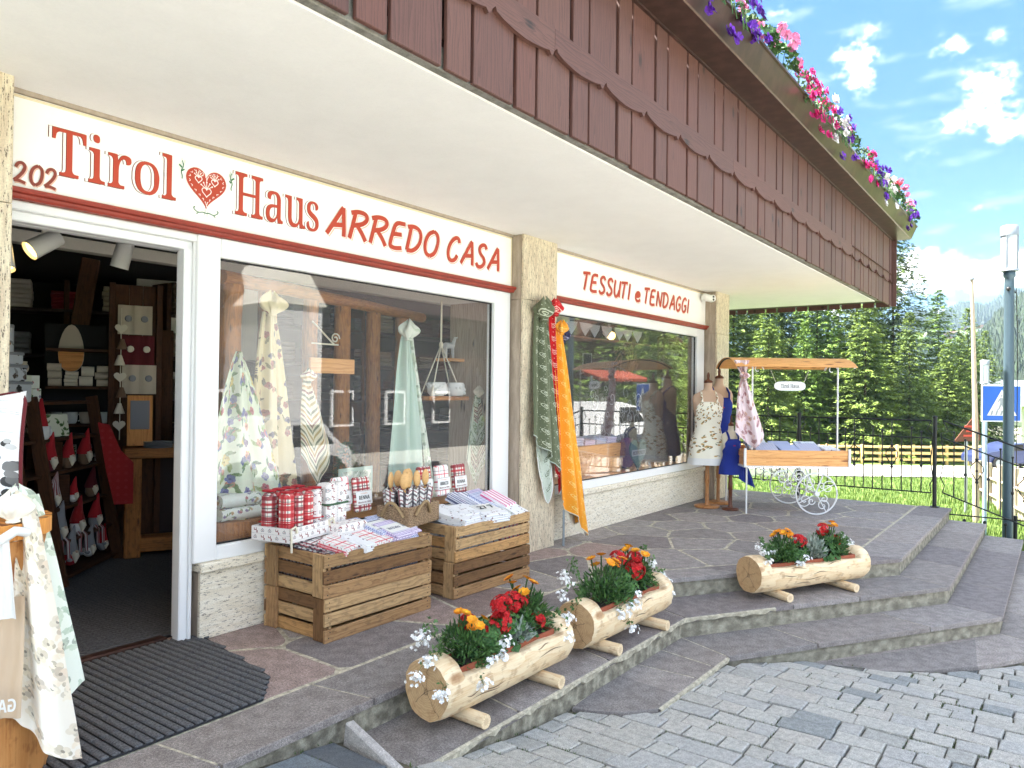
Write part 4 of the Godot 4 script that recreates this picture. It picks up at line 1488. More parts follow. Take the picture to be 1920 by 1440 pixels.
func signs() -> void:
	var s := thing("shop_sign", "long white fascia sign lettered Tirol Haus Arredo Casa with a red heart", "sign")
	bx("board", s, Vector3(3.467, 2.683, -.012), Vector3(4.13, .462, .022), M.sign_white)
	for y in [2.459, 2.905]:
		bx("cream_border", s, Vector3(3.467, y, 0), Vector3(4.13, .012, .006), M.cream, .001)
	for x in [1.408, 5.526]:
		bx("cream_border", s, Vector3(x, 2.683, 0), Vector3(.012, .43, .006), M.cream, .001)
	for w in [["Tirol", Rect2(1.632, 2.562, .652, .256)], ["Haus", Rect2(2.665, 2.560, .638, .268)]]:
		var r: Rect2 = w[1]
		set_text(w[0], "Droid Serif", 400, Rect2(r.position + Vector2(-.016, -.0015), r.size + Vector2(.0, .003)), .002, M.dark_letter, s, xf(Vector3(0, 0, .001)), "letter_outline")
		set_text(w[0], "Droid Serif", 400, Rect2(r.position + Vector2(-.0125, 0), r.size), .002, M.sign_white, s, xf(Vector3(0, 0, .0022)), "letter_inline")
		set_text(w[0], "Droid Serif", 400, r, .002, M.dark_letter, s, xf(Vector3(0, 0, .0031)), "letter_edge")
		set_text(w[0], "Droid Serif", 400, Rect2(r.position + Vector2(.0035, .002), r.size - Vector2(.001, .004)), .002, M.red_letter, s, xf(Vector3(0, 0, .0040)), "lettering")
	hand_text("ARREDO CASA", 3.375, 5.33, 2.572, .205, .16, .040, M.pink_letter, s, .0005, .16, "letter_shadow", Vector2(.011, -.008))
	hand_text("ARREDO CASA", 3.375, 5.33, 2.572, .205, .16, .0345, M.sign_white, s, .002, .16, "letter_gap", Vector2(.005, -.004))
	hand_text("ARREDO CASA", 3.375, 5.33, 2.572, .205, .16, .033, M.red_letter, s, .004, .16)
	hand_text("202", 1.466, 1.655, 2.487, .098, .08, .0165, M.pink_letter, s, .0005, .16, "number_shadow", Vector2(.005, -.004))
	hand_text("202", 1.466, 1.655, 2.487, .098, .08, .0145, mat("number_red", lin(.26, .045, .025), .5), s, .0032, .16, "house_number")
	# heart with folk ornament
	var hp2 := heart2(.128, 48)
	hp2.remove_at(48)
	var st := T()
	prism(st, hp2, .004)
	obj("heart", st, M.red_letter, s, xf(Vector3(2.475, 2.690, .001)))
	st = T()
	var n := 0
	var rim := heart2(.112, 30)
	for i in 30:
		var c := rim[i]
		var d := (rim[i + 1] - rim[i]).normalized() * .007
		var o := -c.normalized() * .008
		flat_line(st, n, PackedVector2Array([c - d, c + o, c + d]), .0014)
		n += 1
	for h in [[0.0, -.035, .030], [-.052, .030, .022], [.052, .030, .022]]:
		var hh := shifted(heart2(h[2], 20), Vector2(h[0], h[1]))
		flat_line(st, n, hh.slice(0, 11), .0022)
		flat_line(st, n + 1, hh.slice(10, 21), .0022)
		n += 1
		for k in 5:
			var a: float = PI * .5 + (k - 2) * .5
			var c := Vector2(h[0], h[1] + h[2] * .5)
			flat_line(st, n, PackedVector2Array([c, c + Vector2(cos(a), sin(a)) * h[2] * 1.25]), .0018)
			n += 1
			for e in 5:
				var t := TAU * e / 5
				var c2: Vector2 = c + Vector2(cos(a), sin(a)) * h[2] * 1.4
				flat_line(st, n, PackedVector2Array([c2, c2 + Vector2(cos(t), sin(t)) * h[2] * .16]), .0018)
				n += 1
	obj("heart_ornament", st, M.sign_white, s, xf(Vector3(2.475, 2.690, 0)))
	st = T()
	n = 0
	for e in [[2.322, 2.775, 1.0, 0.0], [2.640, 2.775, -1.0, 0.0], [2.475, 2.540, 1.0, 1.0]]:
		var c := Vector2(e[0], e[1])
		var st2: Array = [[0, .03, .012, .0, -.008, -.03, .004, -.06, 0, -.075]] if e[3] == 0.0 else [[-.075, .0, -.05, -.016, -.02, -.006, 0, -.012, .02, -.006, .05, -.016, .075, .0], [-.075, .0, -.08, .012, -.07, .016], [.075, 0, .08, .012, .07, .016], [-.05, -.016, -.06, -.024], [.05, -.016, .06, -.024]]
		for w in st2:
			var p := PackedVector2Array()
			for i in range(0, w.size(), 2):
				p.append(c + Vector2(w[i] * e[2], w[i + 1]))
			flat_line(st, n, chaikin(p), .0022)
			n += 1
		for k in 4:
			var a := TAU * k / 4 + .5
			var f := c + Vector2(cos(a), sin(a)) * .013 + (Vector2(.004 * e[2], .022) if e[3] == 0.0 else Vector2(0, -.01))
			flat_line(st, n, PackedVector2Array([f, f + Vector2(.001, 0)]), .008)
			n += 1
		if e[3] == 0.0:
			flat_line(st, n, PackedVector2Array([c + Vector2(0, -.01), c + Vector2(-.018 * e[2], .004)]), .004)
			flat_line(st, n, PackedVector2Array([c + Vector2(-.004, -.03), c + Vector2(.014 * e[2], -.018)]), .004)
	obj("green_sprigs", st, M.green_letter, s, xf(Vector3(0, 0, -.003)))

	s = thing("shop_sign", "shorter white fascia sign lettered Tessuti e Tendaggi above the far window", "sign")
	bx("board", s, Vector3(8.16, 2.683, -.012), Vector3(4.10, .462, .022), M.sign_white)
	for y in [2.459, 2.905]:
		bx("cream_border", s, Vector3(8.16, y, 0), Vector3(4.10, .012, .006), M.cream, .001)
	for x in [6.116, 10.205]:
		bx("cream_border", s, Vector3(x, 2.683, 0), Vector3(.012, .43, .006), M.cream, .001)
	for k in 3:
		var mm: Material = [M.pink_letter, M.sign_white, M.red_letter][k]
		var wd: float = [.042, .036, .034][k]
		var of: Vector2 = [Vector2(.012, -.008), Vector2(.006, -.004), Vector2.ZERO][k]
		var zz: float = [.0005, .002, .004][k]
		var nm: String = ["letter_shadow", "letter_gap", "lettering"][k]
		hand_text("TESSUTI", 6.80, 7.86, 2.582, .19, .10, wd, mm, s, zz, .16, nm, of)
		hand_text("e", 8.0, 8.14, 2.585, .19, .10, wd, mm, s, zz, .16, nm, of)
		hand_text("TENDAGGI", 8.245, 9.575, 2.582, .19, .10, wd, mm, s, zz, .16, nm, of)
	# camera above the far pillar
	var c := thing("security_camera", "white bullet security camera at the end of the fascia by the far pillar", "camera", Vector3(10.04, 2.835, .012))
	st = T()
	tube(st, [Vector3(0, 0, 0), Vector3(0, 0, .025)], .05, 16)
	obj("mount", st, M.plastic_white, c)
	st = T()
	tube(st, [Vector3(-.10, .0, .068), Vector3(-.095, .0, .07), Vector3(.095, -.005, .10), Vector3(.105, -.005, .101)], [.045, .052, .052, .046], 18)
	obj("camera_body", st, M.plastic_white, c)
	st = T()
	tube(st, [Vector3(0, 0, .02), Vector3(0, -.005, .075)], .018, 10)
	obj("bracket", st, M.plastic_white, c)
	var fd := Vector3(-.42, .02, .90).normalized()
	st = T()
	tube(st, [Vector3(.065, -.004, .096) + fd * .030, Vector3(.065, -.004, .096) + fd * .056], [.05, .047], 20)
	obj("face", st, M.plastic_white, c)
	st = T()
	for y in [.019, -.021]:
		tube(st, [Vector3(.065, -.004 + y, .096) + fd * .05, Vector3(.065, -.004 + y, .096) + fd * .0585], .016, 14)
	obj("lens", st, M.black, c)

# ---------------------------------------------------------------- inside the shop
func fold_stack(st: SurfaceTool, w: float, d: float, h: float, n: int) -> void:
	var y := 0.0
	for k in n:
		var t := h / n
		# each folded cloth: rounded front fold
		var pts := []
		for i in 9:
			var a := -PI / 2 + PI * i / 8
			pts.append(Vector2(d * .5 - t * .5 + cos(a) * t * .48, t * .5 + sin(a) * t * .48))
		pts.append(Vector2(-d * .5, t * .96))
		pts.append(Vector2(-d * .5, t * .04))
		var ww := w * rf(.94, 1.0)
		var q := PackedVector2Array()
		for p in pts:
			q.append(p)
		prism(st, q, ww, Transform3D(Basis(Vector3(0, 0, 1), Vector3(0, 1, 0), Vector3(-1, 0, 0)), Vector3(ww * .5 + rf(-.008, .008), y, 0)), 1.0, Vector2(rf(0, 1), rf(0, 1)))
		y += t

func gnome(label: String, at: Vector3, turn: float, h: float, hat: Material, body: Material, legs: bool) -> void:
	var g := thing("gnome", label, "plush gnome", at, turn, "plush gnomes on the ladder shelf")
	var st := T()
	ball(st, Vector3(0, h * .2, 0), Vector3(h * .19, h * .22, h * .17), 10, 7)
	obj("gnome_body", st, body, g)
	st = T()
	tube(st, [Vector3(0, h * .30, 0), Vector3(0, h * .36, 0), Vector3(h * .02, h * .62, 0), Vector3(h * .08, h * .85, 0), Vector3(h * .12, h, 0)], [h * .20, h * .19, h * .12, h * .06, h * .012], 10)
	obj("hat", st, hat, g)
	st = T()
	tube(st, [Vector3(0, h * .34, h * .13), Vector3(0, h * .22, h * .18), Vector3(0, h * .06, h * .17)], [h * .10, h * .09, h * .01], 8)
	obj("beard", st, M.pale_cloth, g)
	st = T()
	ball(st, Vector3(0, h * .345, h * .2), Vector3.ONE * h * .045, 8, 6)
	obj("nose", st, M.skin_cloth, g)
	if legs:
		for s in [-1, 1]:
			st = T()
			tube(st, [Vector3(s * h * .08, h * .06, h * .1), Vector3(s * h * .09, -h * .02, h * .2), Vector3(s * h * .1, -h * .45, h * .22)], h * .04, 8)
			obj("leg", st, M.stripe_red, g)
			st = T()
			ball(st, Vector3(s * h * .1, -h * .49, h * .25), Vector3(h * .055, h * .045, h * .085), 8, 6)
			obj("boot", st, M.grey_cloth, g)

func spot(label: String, at: Vector3, dir: Vector3, lit: bool) -> void:
	var s := thing("spot_lamp", label, "spotlight", at, 0.0, "white spotlights on the shop ceiling")
	var st := T()
	tube(st, [Vector3(0, 0, 0), Vector3(0, .14, 0)], .016, 8)
	obj("arm", st, M.plastic_white, s)
	st = T()
	tube(st, [-dir * .10, -dir * .095, dir * .10], [.045, .056, .060], 18, false)
	tube(st, [-dir * .10, -dir * .099], [.045, .044], 18)
	tube(st, [dir * .10, dir * .08], [.060, .052], 18, false)
	obj("housing", st, M.plastic_white, s)
	st = T()
	tube(st, [dir * .078, dir * .082], .052, 18)
	var m := mat("lamp_glow" if lit else "lamp_off", lin(1.0, .80, .42) if lit else lin(.5, .5, .5), .4)
	if lit:
		m.emission_enabled = true
		m.emission = Color(1.0, .82, .45)
		m.emission_energy_multiplier = 0.9
	obj("lamp_face", st, m, s)
	if lit:
		var l := SpotLight3D.new()
		l.name = "spot_light"
		l.light_color = Color(1.0, .84, .6)
		l.light_energy = 0.12
		l.light_size = .05
		l.spot_angle = 40
		l.spot_range = 12
		l.spot_attenuation = 2
		l.shadow_enabled = true
		s.add_child(l)
		l.look_at_from_position(at + dir * .1, at + dir * 2.0, Vector3.UP if absf(dir.y) < .9 else Vector3.RIGHT)
		l.position = dir * .1
	
func inside() -> void:
	# ribbed carpet, ribs along the shop front
	var c := thing("carpet", "dark ribbed carpet on the floor inside the doorway", "carpet", Vector3.ZERO)
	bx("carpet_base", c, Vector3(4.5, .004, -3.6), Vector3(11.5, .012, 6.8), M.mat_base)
	var st := T()
	for k in 142:
		box(st, Vector3(3.4, .013, -.23 - k * .040), Vector3(5.2, .010, .030), .004)
	obj("carpet_ribs", st, M.carpet_rib, c)
	bx("ceiling_beam", building, Vector3(4.5, 2.66, -2.45), Vector3(11.4, .10, .12), M.plaster, .004, Basis(Vector3.UP, -.02))
	var tr := thing("lamp_track", "thin ceiling track that carries the white spotlights", "lamp track", Vector3(2.4, 2.69, -1.0))
	bx("rail", tr, Vector3.ZERO, Vector3(1.9, .025, .035), M.plastic_white, .003, Basis(Vector3.UP, .22))
	spot("lit white spotlight glowing warm just inside the door top", Vector3(1.98, 2.37, -.95), Vector3(-.775, -.55, .02).normalized(), true)
	spot("unlit white spotlight with a striped vent right of the lit one", Vector3(2.57, 2.42, -1.18), Vector3(-.12, -.85, -.2).normalized(), false)
	spot("white spotlight half hidden behind the left door jamb", Vector3(1.70, 2.25, -.80), Vector3(.0, -.95, .3).normalized(), true)
	spot("glowing round spotlight seen high in the far window", Vector3(10.3 - 1.2, 2.30, -.95), Vector3(-.55, -.35, .75).normalized(), true)
	# ladder shelf with plush gnomes
	var d := Vector3(.751, 0, -.660)
	var n := Vector3(.660, 0, .751)
	var F := Vector3(2.487, 0.02, -1.816)
	var sh := thing("ladder_shelf", "leaning wooden ladder shelf full of red capped gnomes", "shelf", F, deg_to_rad(41.3))
	for x in [-.32, 0.0, .95]:
		st = T()
		box(st, Vector3.ZERO, Vector3(.035, 1.42, .09), .004)
		obj("post", st, M.old_wood, sh, xf(Vector3(x, .69, -.13), Vector3(-.175, 0, 0)))
	var ys := [.04, .29, .54, .81, 1.06, 1.34]
	for y in ys:
		bx("shelf_board", sh, Vector3(.32, y, -.16 - .176 * y), Vector3(1.30, .024, .30), M.old_wood, .003)
	for e in [[.33, .93], [.36, .67]]:
		bx("divider", sh, Vector3(e[0], e[1], -.15 - .176 * e[1]), Vector3(.016, .22, .26), M.old_wood)
	var S := func(x: float, y: float, z := 0.0): return F + d * x + Vector3(0, y, 0) + n * (-.10 - .176 * y + z)
	var tn := deg_to_rad(20)
	var gl := [
		["red capped gnome left on the upper gnome shelf", .18, .825, .30, "red_cloth", "dark_red", 0], ["red capped gnome in the middle of the upper gnome shelf", .46, .825, .28, "red_cloth", "brown_cloth", 0], ["red capped gnome right on the upper gnome shelf", .74, .825, .30, "red_cloth", "brown_cloth", 0],
		["gnome in a striped cap left on the second gnome shelf", .16, .555, .27, "stripe_red", "grey_cloth", 0], ["gnome in a plain red cap in the middle of the second gnome shelf", .46, .555, .20, "red_cloth", "white_cloth", 0], ["bearded gnome right on the second gnome shelf", .76, .555, .26, "dark_red", "brown_cloth", 0],
		["grey gnome with striped dangling legs on the third shelf", .16, .305, .30, "grey_cloth", "grey_cloth", 1], ["gnome in a dotted pale cap with dangling legs", .44, .305, .30, "star_dots", "white_cloth", 1], ["gnome in a bright red cap with dangling legs at the shelf end", .74, .305, .28, "red_cloth", "grey_cloth", 1],
		["grey capped gnome with striped legs on the lowest shelf", .26, .10, .30, "grey_cloth", "red_cloth", 0], ["small grey gnome beside it on the lowest shelf", .56, .10, .26, "grey_cloth", "white_cloth", 0], ["little red capped gnome at the end of the lowest shelf", .80, .10, .22, "red_cloth", "grey_cloth", 0]]
	for g in gl:
		gnome(g[0], S.call(g[1], g[2], .04), tn, g[3], M[g[4]], M[g[5]], g[6] == 1)
	# tins, mugs and napkins
	var P := S.call(-.16, 1.355, -.02) as Vector3
	var y := 0.0
	for k in 4:
		var t := thing("storage_tin", ["largest rectangular animal print tin at the bottom of the stack", "middle animal print tin in the stack on the shelf", "flat animal print tin near the top of the stack", "tall round animal print tin on top of the stack"][k], "tin", P + Vector3(0, y, 0), tn, "animal print tins")
		var w: float = [.30, .25, .21, .13][k]
		var hh: float = [.15, .12, .09, .19][k]
		if k < 3:
			bx("tin_body", t, Vector3(0, hh * .5, 0), Vector3(w, hh, w * .7), M.animal_tin, .012)
			bx("lid", t, Vector3(0, hh - .012, 0), Vector3(w + .006, .022, w * .7 + .006), M.grey_cloth, .004)
		else:
			st = T()
			lathe(st, [[.065, 0], [.065, hh]], 18)
			obj("tin_body", st, M.animal_tin, t)
			st = T()
			lathe(st, [[.067, hh - .02], [.067, hh], [.06, hh + .006]], 18)
			obj("lid", st, M.grey_cloth, t)
		y += hh
	for k in 5:
		var o: Array = [["clover print mug box at the bottom left", .06, 0, "clover"], ["flower print mug box at the bottom right", .17, 0, "small_floral"], ["clover print mug box second from the bottom", .07, .1, "clover"], ["flower print mug box second from the bottom", .18, .1, "small_floral"], ["pale mug with a robin on top of the boxes", .06, .2, "cream_cloth"]][k]
		var t := thing("mug_box" if k < 4 else "mug", o[0], "box" if k < 4 else "mug", S.call(o[1], 1.355 + o[2]), tn)
		if k < 4:
			bx("carton", t, Vector3(0, .049, 0), Vector3(.10, .098, .09), M[o[3]], .003)
		else:
			mug(t, M.cream_cloth)
	var t2 := thing("mug", "white mug holding a red felt cone on the ladder shelf", "mug", S.call(.12, 1.072, .06), tn)
	mug(t2, M.plastic_white)
	var t3 := thing("felt_cone", "tall red felt cone standing in the white mug", "ornament", S.call(.12, 1.12, .06), tn)
	st = T()
	tube(st, [Vector3.ZERO, Vector3(0, .26, 0)], [.06, .008], 10)
	obj("cone", st, M.red_cloth, t3)
	var nb := thing("napkin_pack", "clover print napkin packs leaning on the ladder shelf", "napkins", S.call(.42, 1.074, .02), tn)
	for k in 3:
		bx("pack", nb, Vector3(.02 * k, .09, -.022 * k), Vector3(.20, .18, .018), M.clover, .004, Basis(Vector3.RIGHT, -.16))
	var star := thing("star_banner", "red dotted felt star banner hanging beside the ladder shelf", "banner", Vector3(2.80, .80, -1.86), deg_to_rad(-24))
	st = T()
	prism(st, poly([-.06, .42, .02, .40, .10, .20, .19, .10, .19, -.22, .06, -.22, .0, .05]), .02)
	obj("felt", st, M.star_dots, star)
	# tall board with tea towels
	var q := deg_to_rad(-24)
	var db := thing("display_board", "tall narrow wooden board hung with tea towels", "display board", Vector3(3.40, .02, -2.62), q)
	for x in [-.19, .19]:
		bx("upright", db, Vector3(x, 1.2, 0), Vector3(.05, 2.4, .05), M.old_wood, .004)
	for k in 3:
		bx("plank", db, Vector3(-.11 + .11 * k, 1.2, -.03), Vector3(.108, 2.38, .02), M.old_wood, .003)
	var U := Vector3(cos(q), 0, -sin(q))
	var N := Vector3(sin(q), 0, cos(q))
	for k in 6:
		var row := k / 2
		var p := Vector3(3.40, [2.22, 1.95, 1.69][row], -2.62) + U * (-.075 + .13 * (k % 2) + .02 * row) + N * .04
		var tw := thing("tea_towel", ["cream towel printed with a dark flower, left of the top row", "cream towel printed with a dark flower, right of the top row", "dark red towel on the left of the middle row", "dark red towel on the right of the middle row", "cream towel with a fir tree, left of the bottom row", "cream towel with a fir tree, right of the bottom row"][k], "tea towel", p, q, "tea towels on the tall board")
		st = T()
		var ln := .26
		sheet(st, 8, 6, func(u: float, v: float): return Vector3((u - .5) * .145, -v * ln, .012 + .008 * sin(u * 7 + k) + .01 * v))
		obj("cloth", st, M.cream_cloth if row != 1 else M.dark_red, tw)
		st = T()
		ball(st, Vector3(.01, -.12, .03), Vector3(.03, .03, .004), 8, 6)
		obj("print", st, M.grey_cloth if row != 1 else M.pale_cloth, tw)
	var fb := thing("slate_board", "honey coloured wooden board with a dark slate panel", "board", Vector3(3.335, .98, -2.40), q)
	bx("wooden_back", fb, Vector3(0, .22, 0), Vector3(.20, .44, .02), M.honey, .004, Basis(Vector3.RIGHT, -.08))
	bx("slate_panel", fb, Vector3(0, .27, .014), Vector3(.15, .25, .012), M.grey_cloth, .002, Basis(Vector3.RIGHT, -.08))
	var pl := thing("plate_stack", "stack of dark slate plates on the fireplace table", "plates", Vector3(3.45, .965, -2.30), q)
	st = T()
	for k in 4:
		lathe(st, [[.11, k * .014], [.12, k * .014 + .01]], 16)
	obj("plates", st, M.grey_cloth, pl)
	var tb := thing("fireplace_table", "heavy wooden table with an open dark front like a fireplace", "table", Vector3(3.62, .02, -2.42), q)
	bx("tabletop", tb, Vector3(.1, .90, 0), Vector3(.95, .09, .5), M.spruce_log, .01)
	for x in [-.30, .52]:
		bx("side_post", tb, Vector3(x, .43, .12), Vector3(.13, .86, .24), M.spruce_log, .01)
	bx("base_beam", tb, Vector3(.1, .1, .1), Vector3(.80, .12, .22), M.spruce_log, .01)
	bx("back_panel", tb, Vector3(.1, .45, -.2), Vector3(.9, .85, .03), M.board_dark)
	var cr := thing("gift_crate", "pale wooden gift crate on the fireplace table", "crate", Vector3(3.88, .965, -2.30), q)
	for k in 3:
		bx("slat", cr, Vector3(0, .05 + .08 * k, .1), Vector3(.34, .07, .012), M.pine, .002)
	bx("crate_back", cr, Vector3(0, .13, 0), Vector3(.34, .24, .16), M.old_wood)
	# garland of felt hearts and bells
	var gd := thing("heart_garland", "hanging string of felt hearts and bells in front of the shelves", "garland", Vector3(3.22, 1.98, -2.52), q)
	st = T()
	tube(st, [Vector3(0, .2, 0), Vector3(0, -.95, .0)], .004, 5)
	obj("cord", st, M.pale_cloth, gd)
	for k in 7:
		st = T()
		if k % 3 == 0:
			var hh2 := heart2(.05, 20)
			hh2.remove_at(20)
			prism(st, hh2, .02)
		else:
			tube(st, [Vector3(0, .05, 0), Vector3(0, -.04, 0)], [.015, .045], 8)
		obj("pendant", st, M.pale_cloth if k % 3 != 1 else M.brown_cloth, gd, xf(Vector3(.01 * sin(k * 2.0), .02 - .14 * k, .012)))
	var ov := thing("oval_plaque", "oval cream plaque with a wooden lower half hanging on the post", "plaque", Vector3(3.02, 1.83, -3.0), q)
	st = T()
	var ovp := PackedVector2Array()
	for k in 24:
		var a := TAU * k / 24
		ovp.append(Vector2(cos(a) * .10, sin(a) * .21 - (.05 * cos(a) * cos(a))))
	prism(st, ovp, .015)
	obj("plaque", st, M.cream_cloth, ov)
	var lw := PackedVector2Array()
	for v in ovp:
		lw.append(Vector2(v.x * .98, minf(v.y * .98, 0.0)))
	st = T()
	prism(st, lw, .008, xf(Vector3(0, 0, .012)))
	obj("wooden_half", st, M.honey, ov)
	var br := thing("brace_post", "slanted wooden brace post in the middle of the shop", "post", Vector3(3.05, .02, -3.15), q)
	bx("timber", br, Vector3(0, 1.3, 0), Vector3(.15, 2.7, .12), M.old_wood, .01, Basis(Vector3.FORWARD, .13))
	var wp := thing("timber_post", "straight wooden post right of the tea towel board", "post", Vector3(3.95, .02, -3.1), q)
	bx("timber", wp, Vector3(0, 1.02, 0), Vector3(.12, 2.04, .10), M.old_wood, .008)
	var pw := thing("partition", "pale plastered partition high at the right of the doorway view", "partition wall", Vector3(4.75, 2.25, -3.85), q)
	bx("panel", pw, Vector3.ZERO, Vector3(1.3, .86, .1), M.plaster)
	# mugs and boxes on a wall shelf behind the ladder shelf
	var ws := thing("wall_shelf", "dark three tier wall shelf with mugs and rolls behind the gnome shelf", "shelf", Vector3(3.12, 0, -2.92), q)
	for k in 4:
		bx("shelf_board", ws, Vector3(0, .82 + .33 * k, 0), Vector3(.62, .024, .24), M.old_wood, .003)
	bx("back_panel", ws, Vector3(0, 1.3, -.13), Vector3(.66, 1.5, .02), M.shelf_dark)
	for k in 15:
		var rw := k / 5
		var o := Vector3(3.12, .835 + .33 * rw, -2.92) + U * (-.24 + .12 * (k % 5)) + N * .03
		var lb: String = "%s %s on the %s tier of the wall shelf" % [["first", "second", "third", "fourth", "fifth"][k % 5], ["patterned gift box", "pale mug", "rolled cream cloth"][rw], ["lowest", "middle", "upper"][rw]]
		if rw == 1:
			mug(thing("mug", lb, "mug", o, q + rf(-.5, .5), "mugs on the wall shelf"), [M.plastic_white, M.cream_cloth, M.small_floral][k % 3])
		elif rw == 0:
			bx("carton", thing("gift_box", lb, "box", o, q, "gift boxes on the wall shelf"), Vector3(0, .07, 0), Vector3(.10, rf(.12, .15), .1), [M.animal_tin, M.clover, M.small_floral, M.reindeer][k % 4], .003)
		else:
			st = T()
			fold_stack(st, .105, .18, rf(.12, .2), 2 + k % 3)
			obj("cloths", st, [M.pale_cloth, M.cream_cloth, M.linen][k % 3], thing("rolled_cloth", lb, "cloth", o, q, "rolled cloths on the wall shelf"))
	# shelving with folded linen at the back
	for w in 2:
		var o: Vector3 = [Vector3(3.65, .02, -4.6), Vector3(7.1, .02, -3.9)][w]
		var rot: float = [q, 0.0][w]
		var wide: float = [2.4, 5.6][w]
		var bs := thing("linen_shelf", ["tall dark shelving with folded linen at the back of the shop", "long dark shelving with folded textiles behind the window display"][w], "shelving", o, rot)
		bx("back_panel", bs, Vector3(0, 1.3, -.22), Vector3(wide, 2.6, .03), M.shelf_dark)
		for k in 5:
			bx("shelf_board", bs, Vector3(0, .35 + .48 * k, 0), Vector3(wide, .035, .42), M.board_dark, .003)
		for x in [-.5, 0, .5]:
			bx("upright", bs, Vector3(x * wide, 1.3, 0), Vector3(.05, 2.6, .42), M.old_wood, .003)
		var Ux := Vector3(cos(rot), 0, -sin(rot))
		var Nz := Vector3(sin(rot), 0, cos(rot))
		var cnt := int(wide / .42)
		for k in 5:
			for j in cnt:
				var wd := rf(.26, .34)
				var hh3 := rf(.16, .34)
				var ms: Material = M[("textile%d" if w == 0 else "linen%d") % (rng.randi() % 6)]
				var s := thing("folded_linen", "%s stack on the %s of the %s" % [["first", "second", "third", "fourth", "fifth", "sixth", "seventh", "eighth", "ninth", "tenth", "eleventh", "twelfth", "last"][j], ["lowest shelf", "second lowest shelf", "middle shelf", "second highest shelf", "highest shelf"][k], ["dark linen shelving behind the doorway", "long textile shelving behind the near window"][w]], "folded linen", o + Ux * (-wide * .5 + (j + .5) * wide / cnt) + Vector3(0, .37 + .48 * k, 0) + Nz * .02, rot, ["folded linen on the back shelves", "folded textiles behind the window"][w])
				st = T()
				fold_stack(st, wd, .34, hh3, 3 + rng.randi() % 4)
				obj("cloths", st, ms, s)

func mug(t: Node3D, m: Material) -> void:
	var st := T()
	lathe(st, [[.04, 0], [.052, .02], [.058, .10], [.054, .10], [.046, .02], [.0, .015]], 16, Vector3.ZERO, false)
	obj("mug_body", st, m, t)
	st = T()
	var p := []
	for k in 9:
		var a := -1.3 + 2.6 * k / 8
		p.append(Vector3(.052 + cos(a) * .03, .052 + sin(a) * .032, 0))
	tube(st, p, .006, 6)
	obj("handle", st, m, t)

# cloth gathered at the top and falling in folds: width w1 at the top, w2 at the hem
func drape(parent: Node, called: String, m: Material, top: Vector3, bottom: Vector3, w1: float, w2: float, dep: float, folds: float, ph: float, hem: Callable, turn := 0.0, su := 1.0, trim: Material = null) -> MeshInstance3D:
	var st := T()
	var edge := []
	var L := (top - bottom).length()
	var r := Basis(Vector3.UP, turn)
	var wu := (w2 + dep) * su
	sheet(st, 36, 26, func(u: float, v: float):
		var vv: float = v * hem.call(u)
		var c := top.lerp(bottom, vv)
		var w := lerpf(w1, w2, pow(vv, 0.8))
		var fz := sin(u * TAU * folds + ph + vv * .7) * dep * (0.45 + 0.55 * vv) + sin(u * TAU * folds * 2.3 + ph * 2.0) * dep * .25
		fz += (sin(u * 37.0 + vv * 11.0 + ph) + sin(u * 23.0 - vv * 17.0 + ph * 3.0)) * dep * .05 * vv + sin(vv * 13.0 + u * 5.0 + ph) * dep * .07
		var arch := -dep * 1.2 * (2.0 * u - 1.0) * (2.0 * u - 1.0)
		var q := c + r * Vector3((u - .5) * w, 0, fz + arch)
		if v > .999:
			edge.append(q)
		return q, wu, L * su)
	if trim:
		var tt := T()
		tube(tt, edge, .006, 5)
		obj("hem", tt, trim, parent)
	return obj(called, st, m, parent)

func knot(parent: Node, m: Material, c: Vector3, s: float) -> void:
	# a gathered tuft: narrow where it is tied, puffed out above with deep folds
	var st := T()
	var ph := rf(0, 6)
	var n1 := 5 + rng.randi() % 3
	sheet(st, 40, 16, func(u: float, v: float):
		var a := u * TAU
		var r: float = [.16, .20, .40, .54, .58, .50, .32, .10][int(v * 7.0)]
		var r2: float = [.16, .20, .40, .54, .58, .50, .32, .10][mini(7, int(v * 7.0) + 1)]
		var rr := lerpf(r, r2, v * 7.0 - int(v * 7.0))
		var w := 1.0 + (.22 * sin(a * n1 + ph + v * 1.5) + .12 * sin(a * (n1 * 2 + 1) + ph * 2.0 - v * 2.0)) * smoothstep(.0, .35, v)
		var y := -.45 + v * 1.0 + .09 * sin(a * 3.0 + ph) * v + .07 * sin(a * 5.0 - ph) * v
		return c + Vector3(cos(a) * rr * w, y, sin(a) * rr * w * .62 + .05) * s, .2, .15)
	obj("knot", st, m, parent)
	st = T()
	var p := []
	for k in 13:
		var a := TAU * k / 12
		p.append(c + Vector3(cos(a) * .19, -.40, sin(a) * .15 + .03) * s)
	tube(st, p, s * .045, 6, false)
	obj("tie_band", st, m, parent)

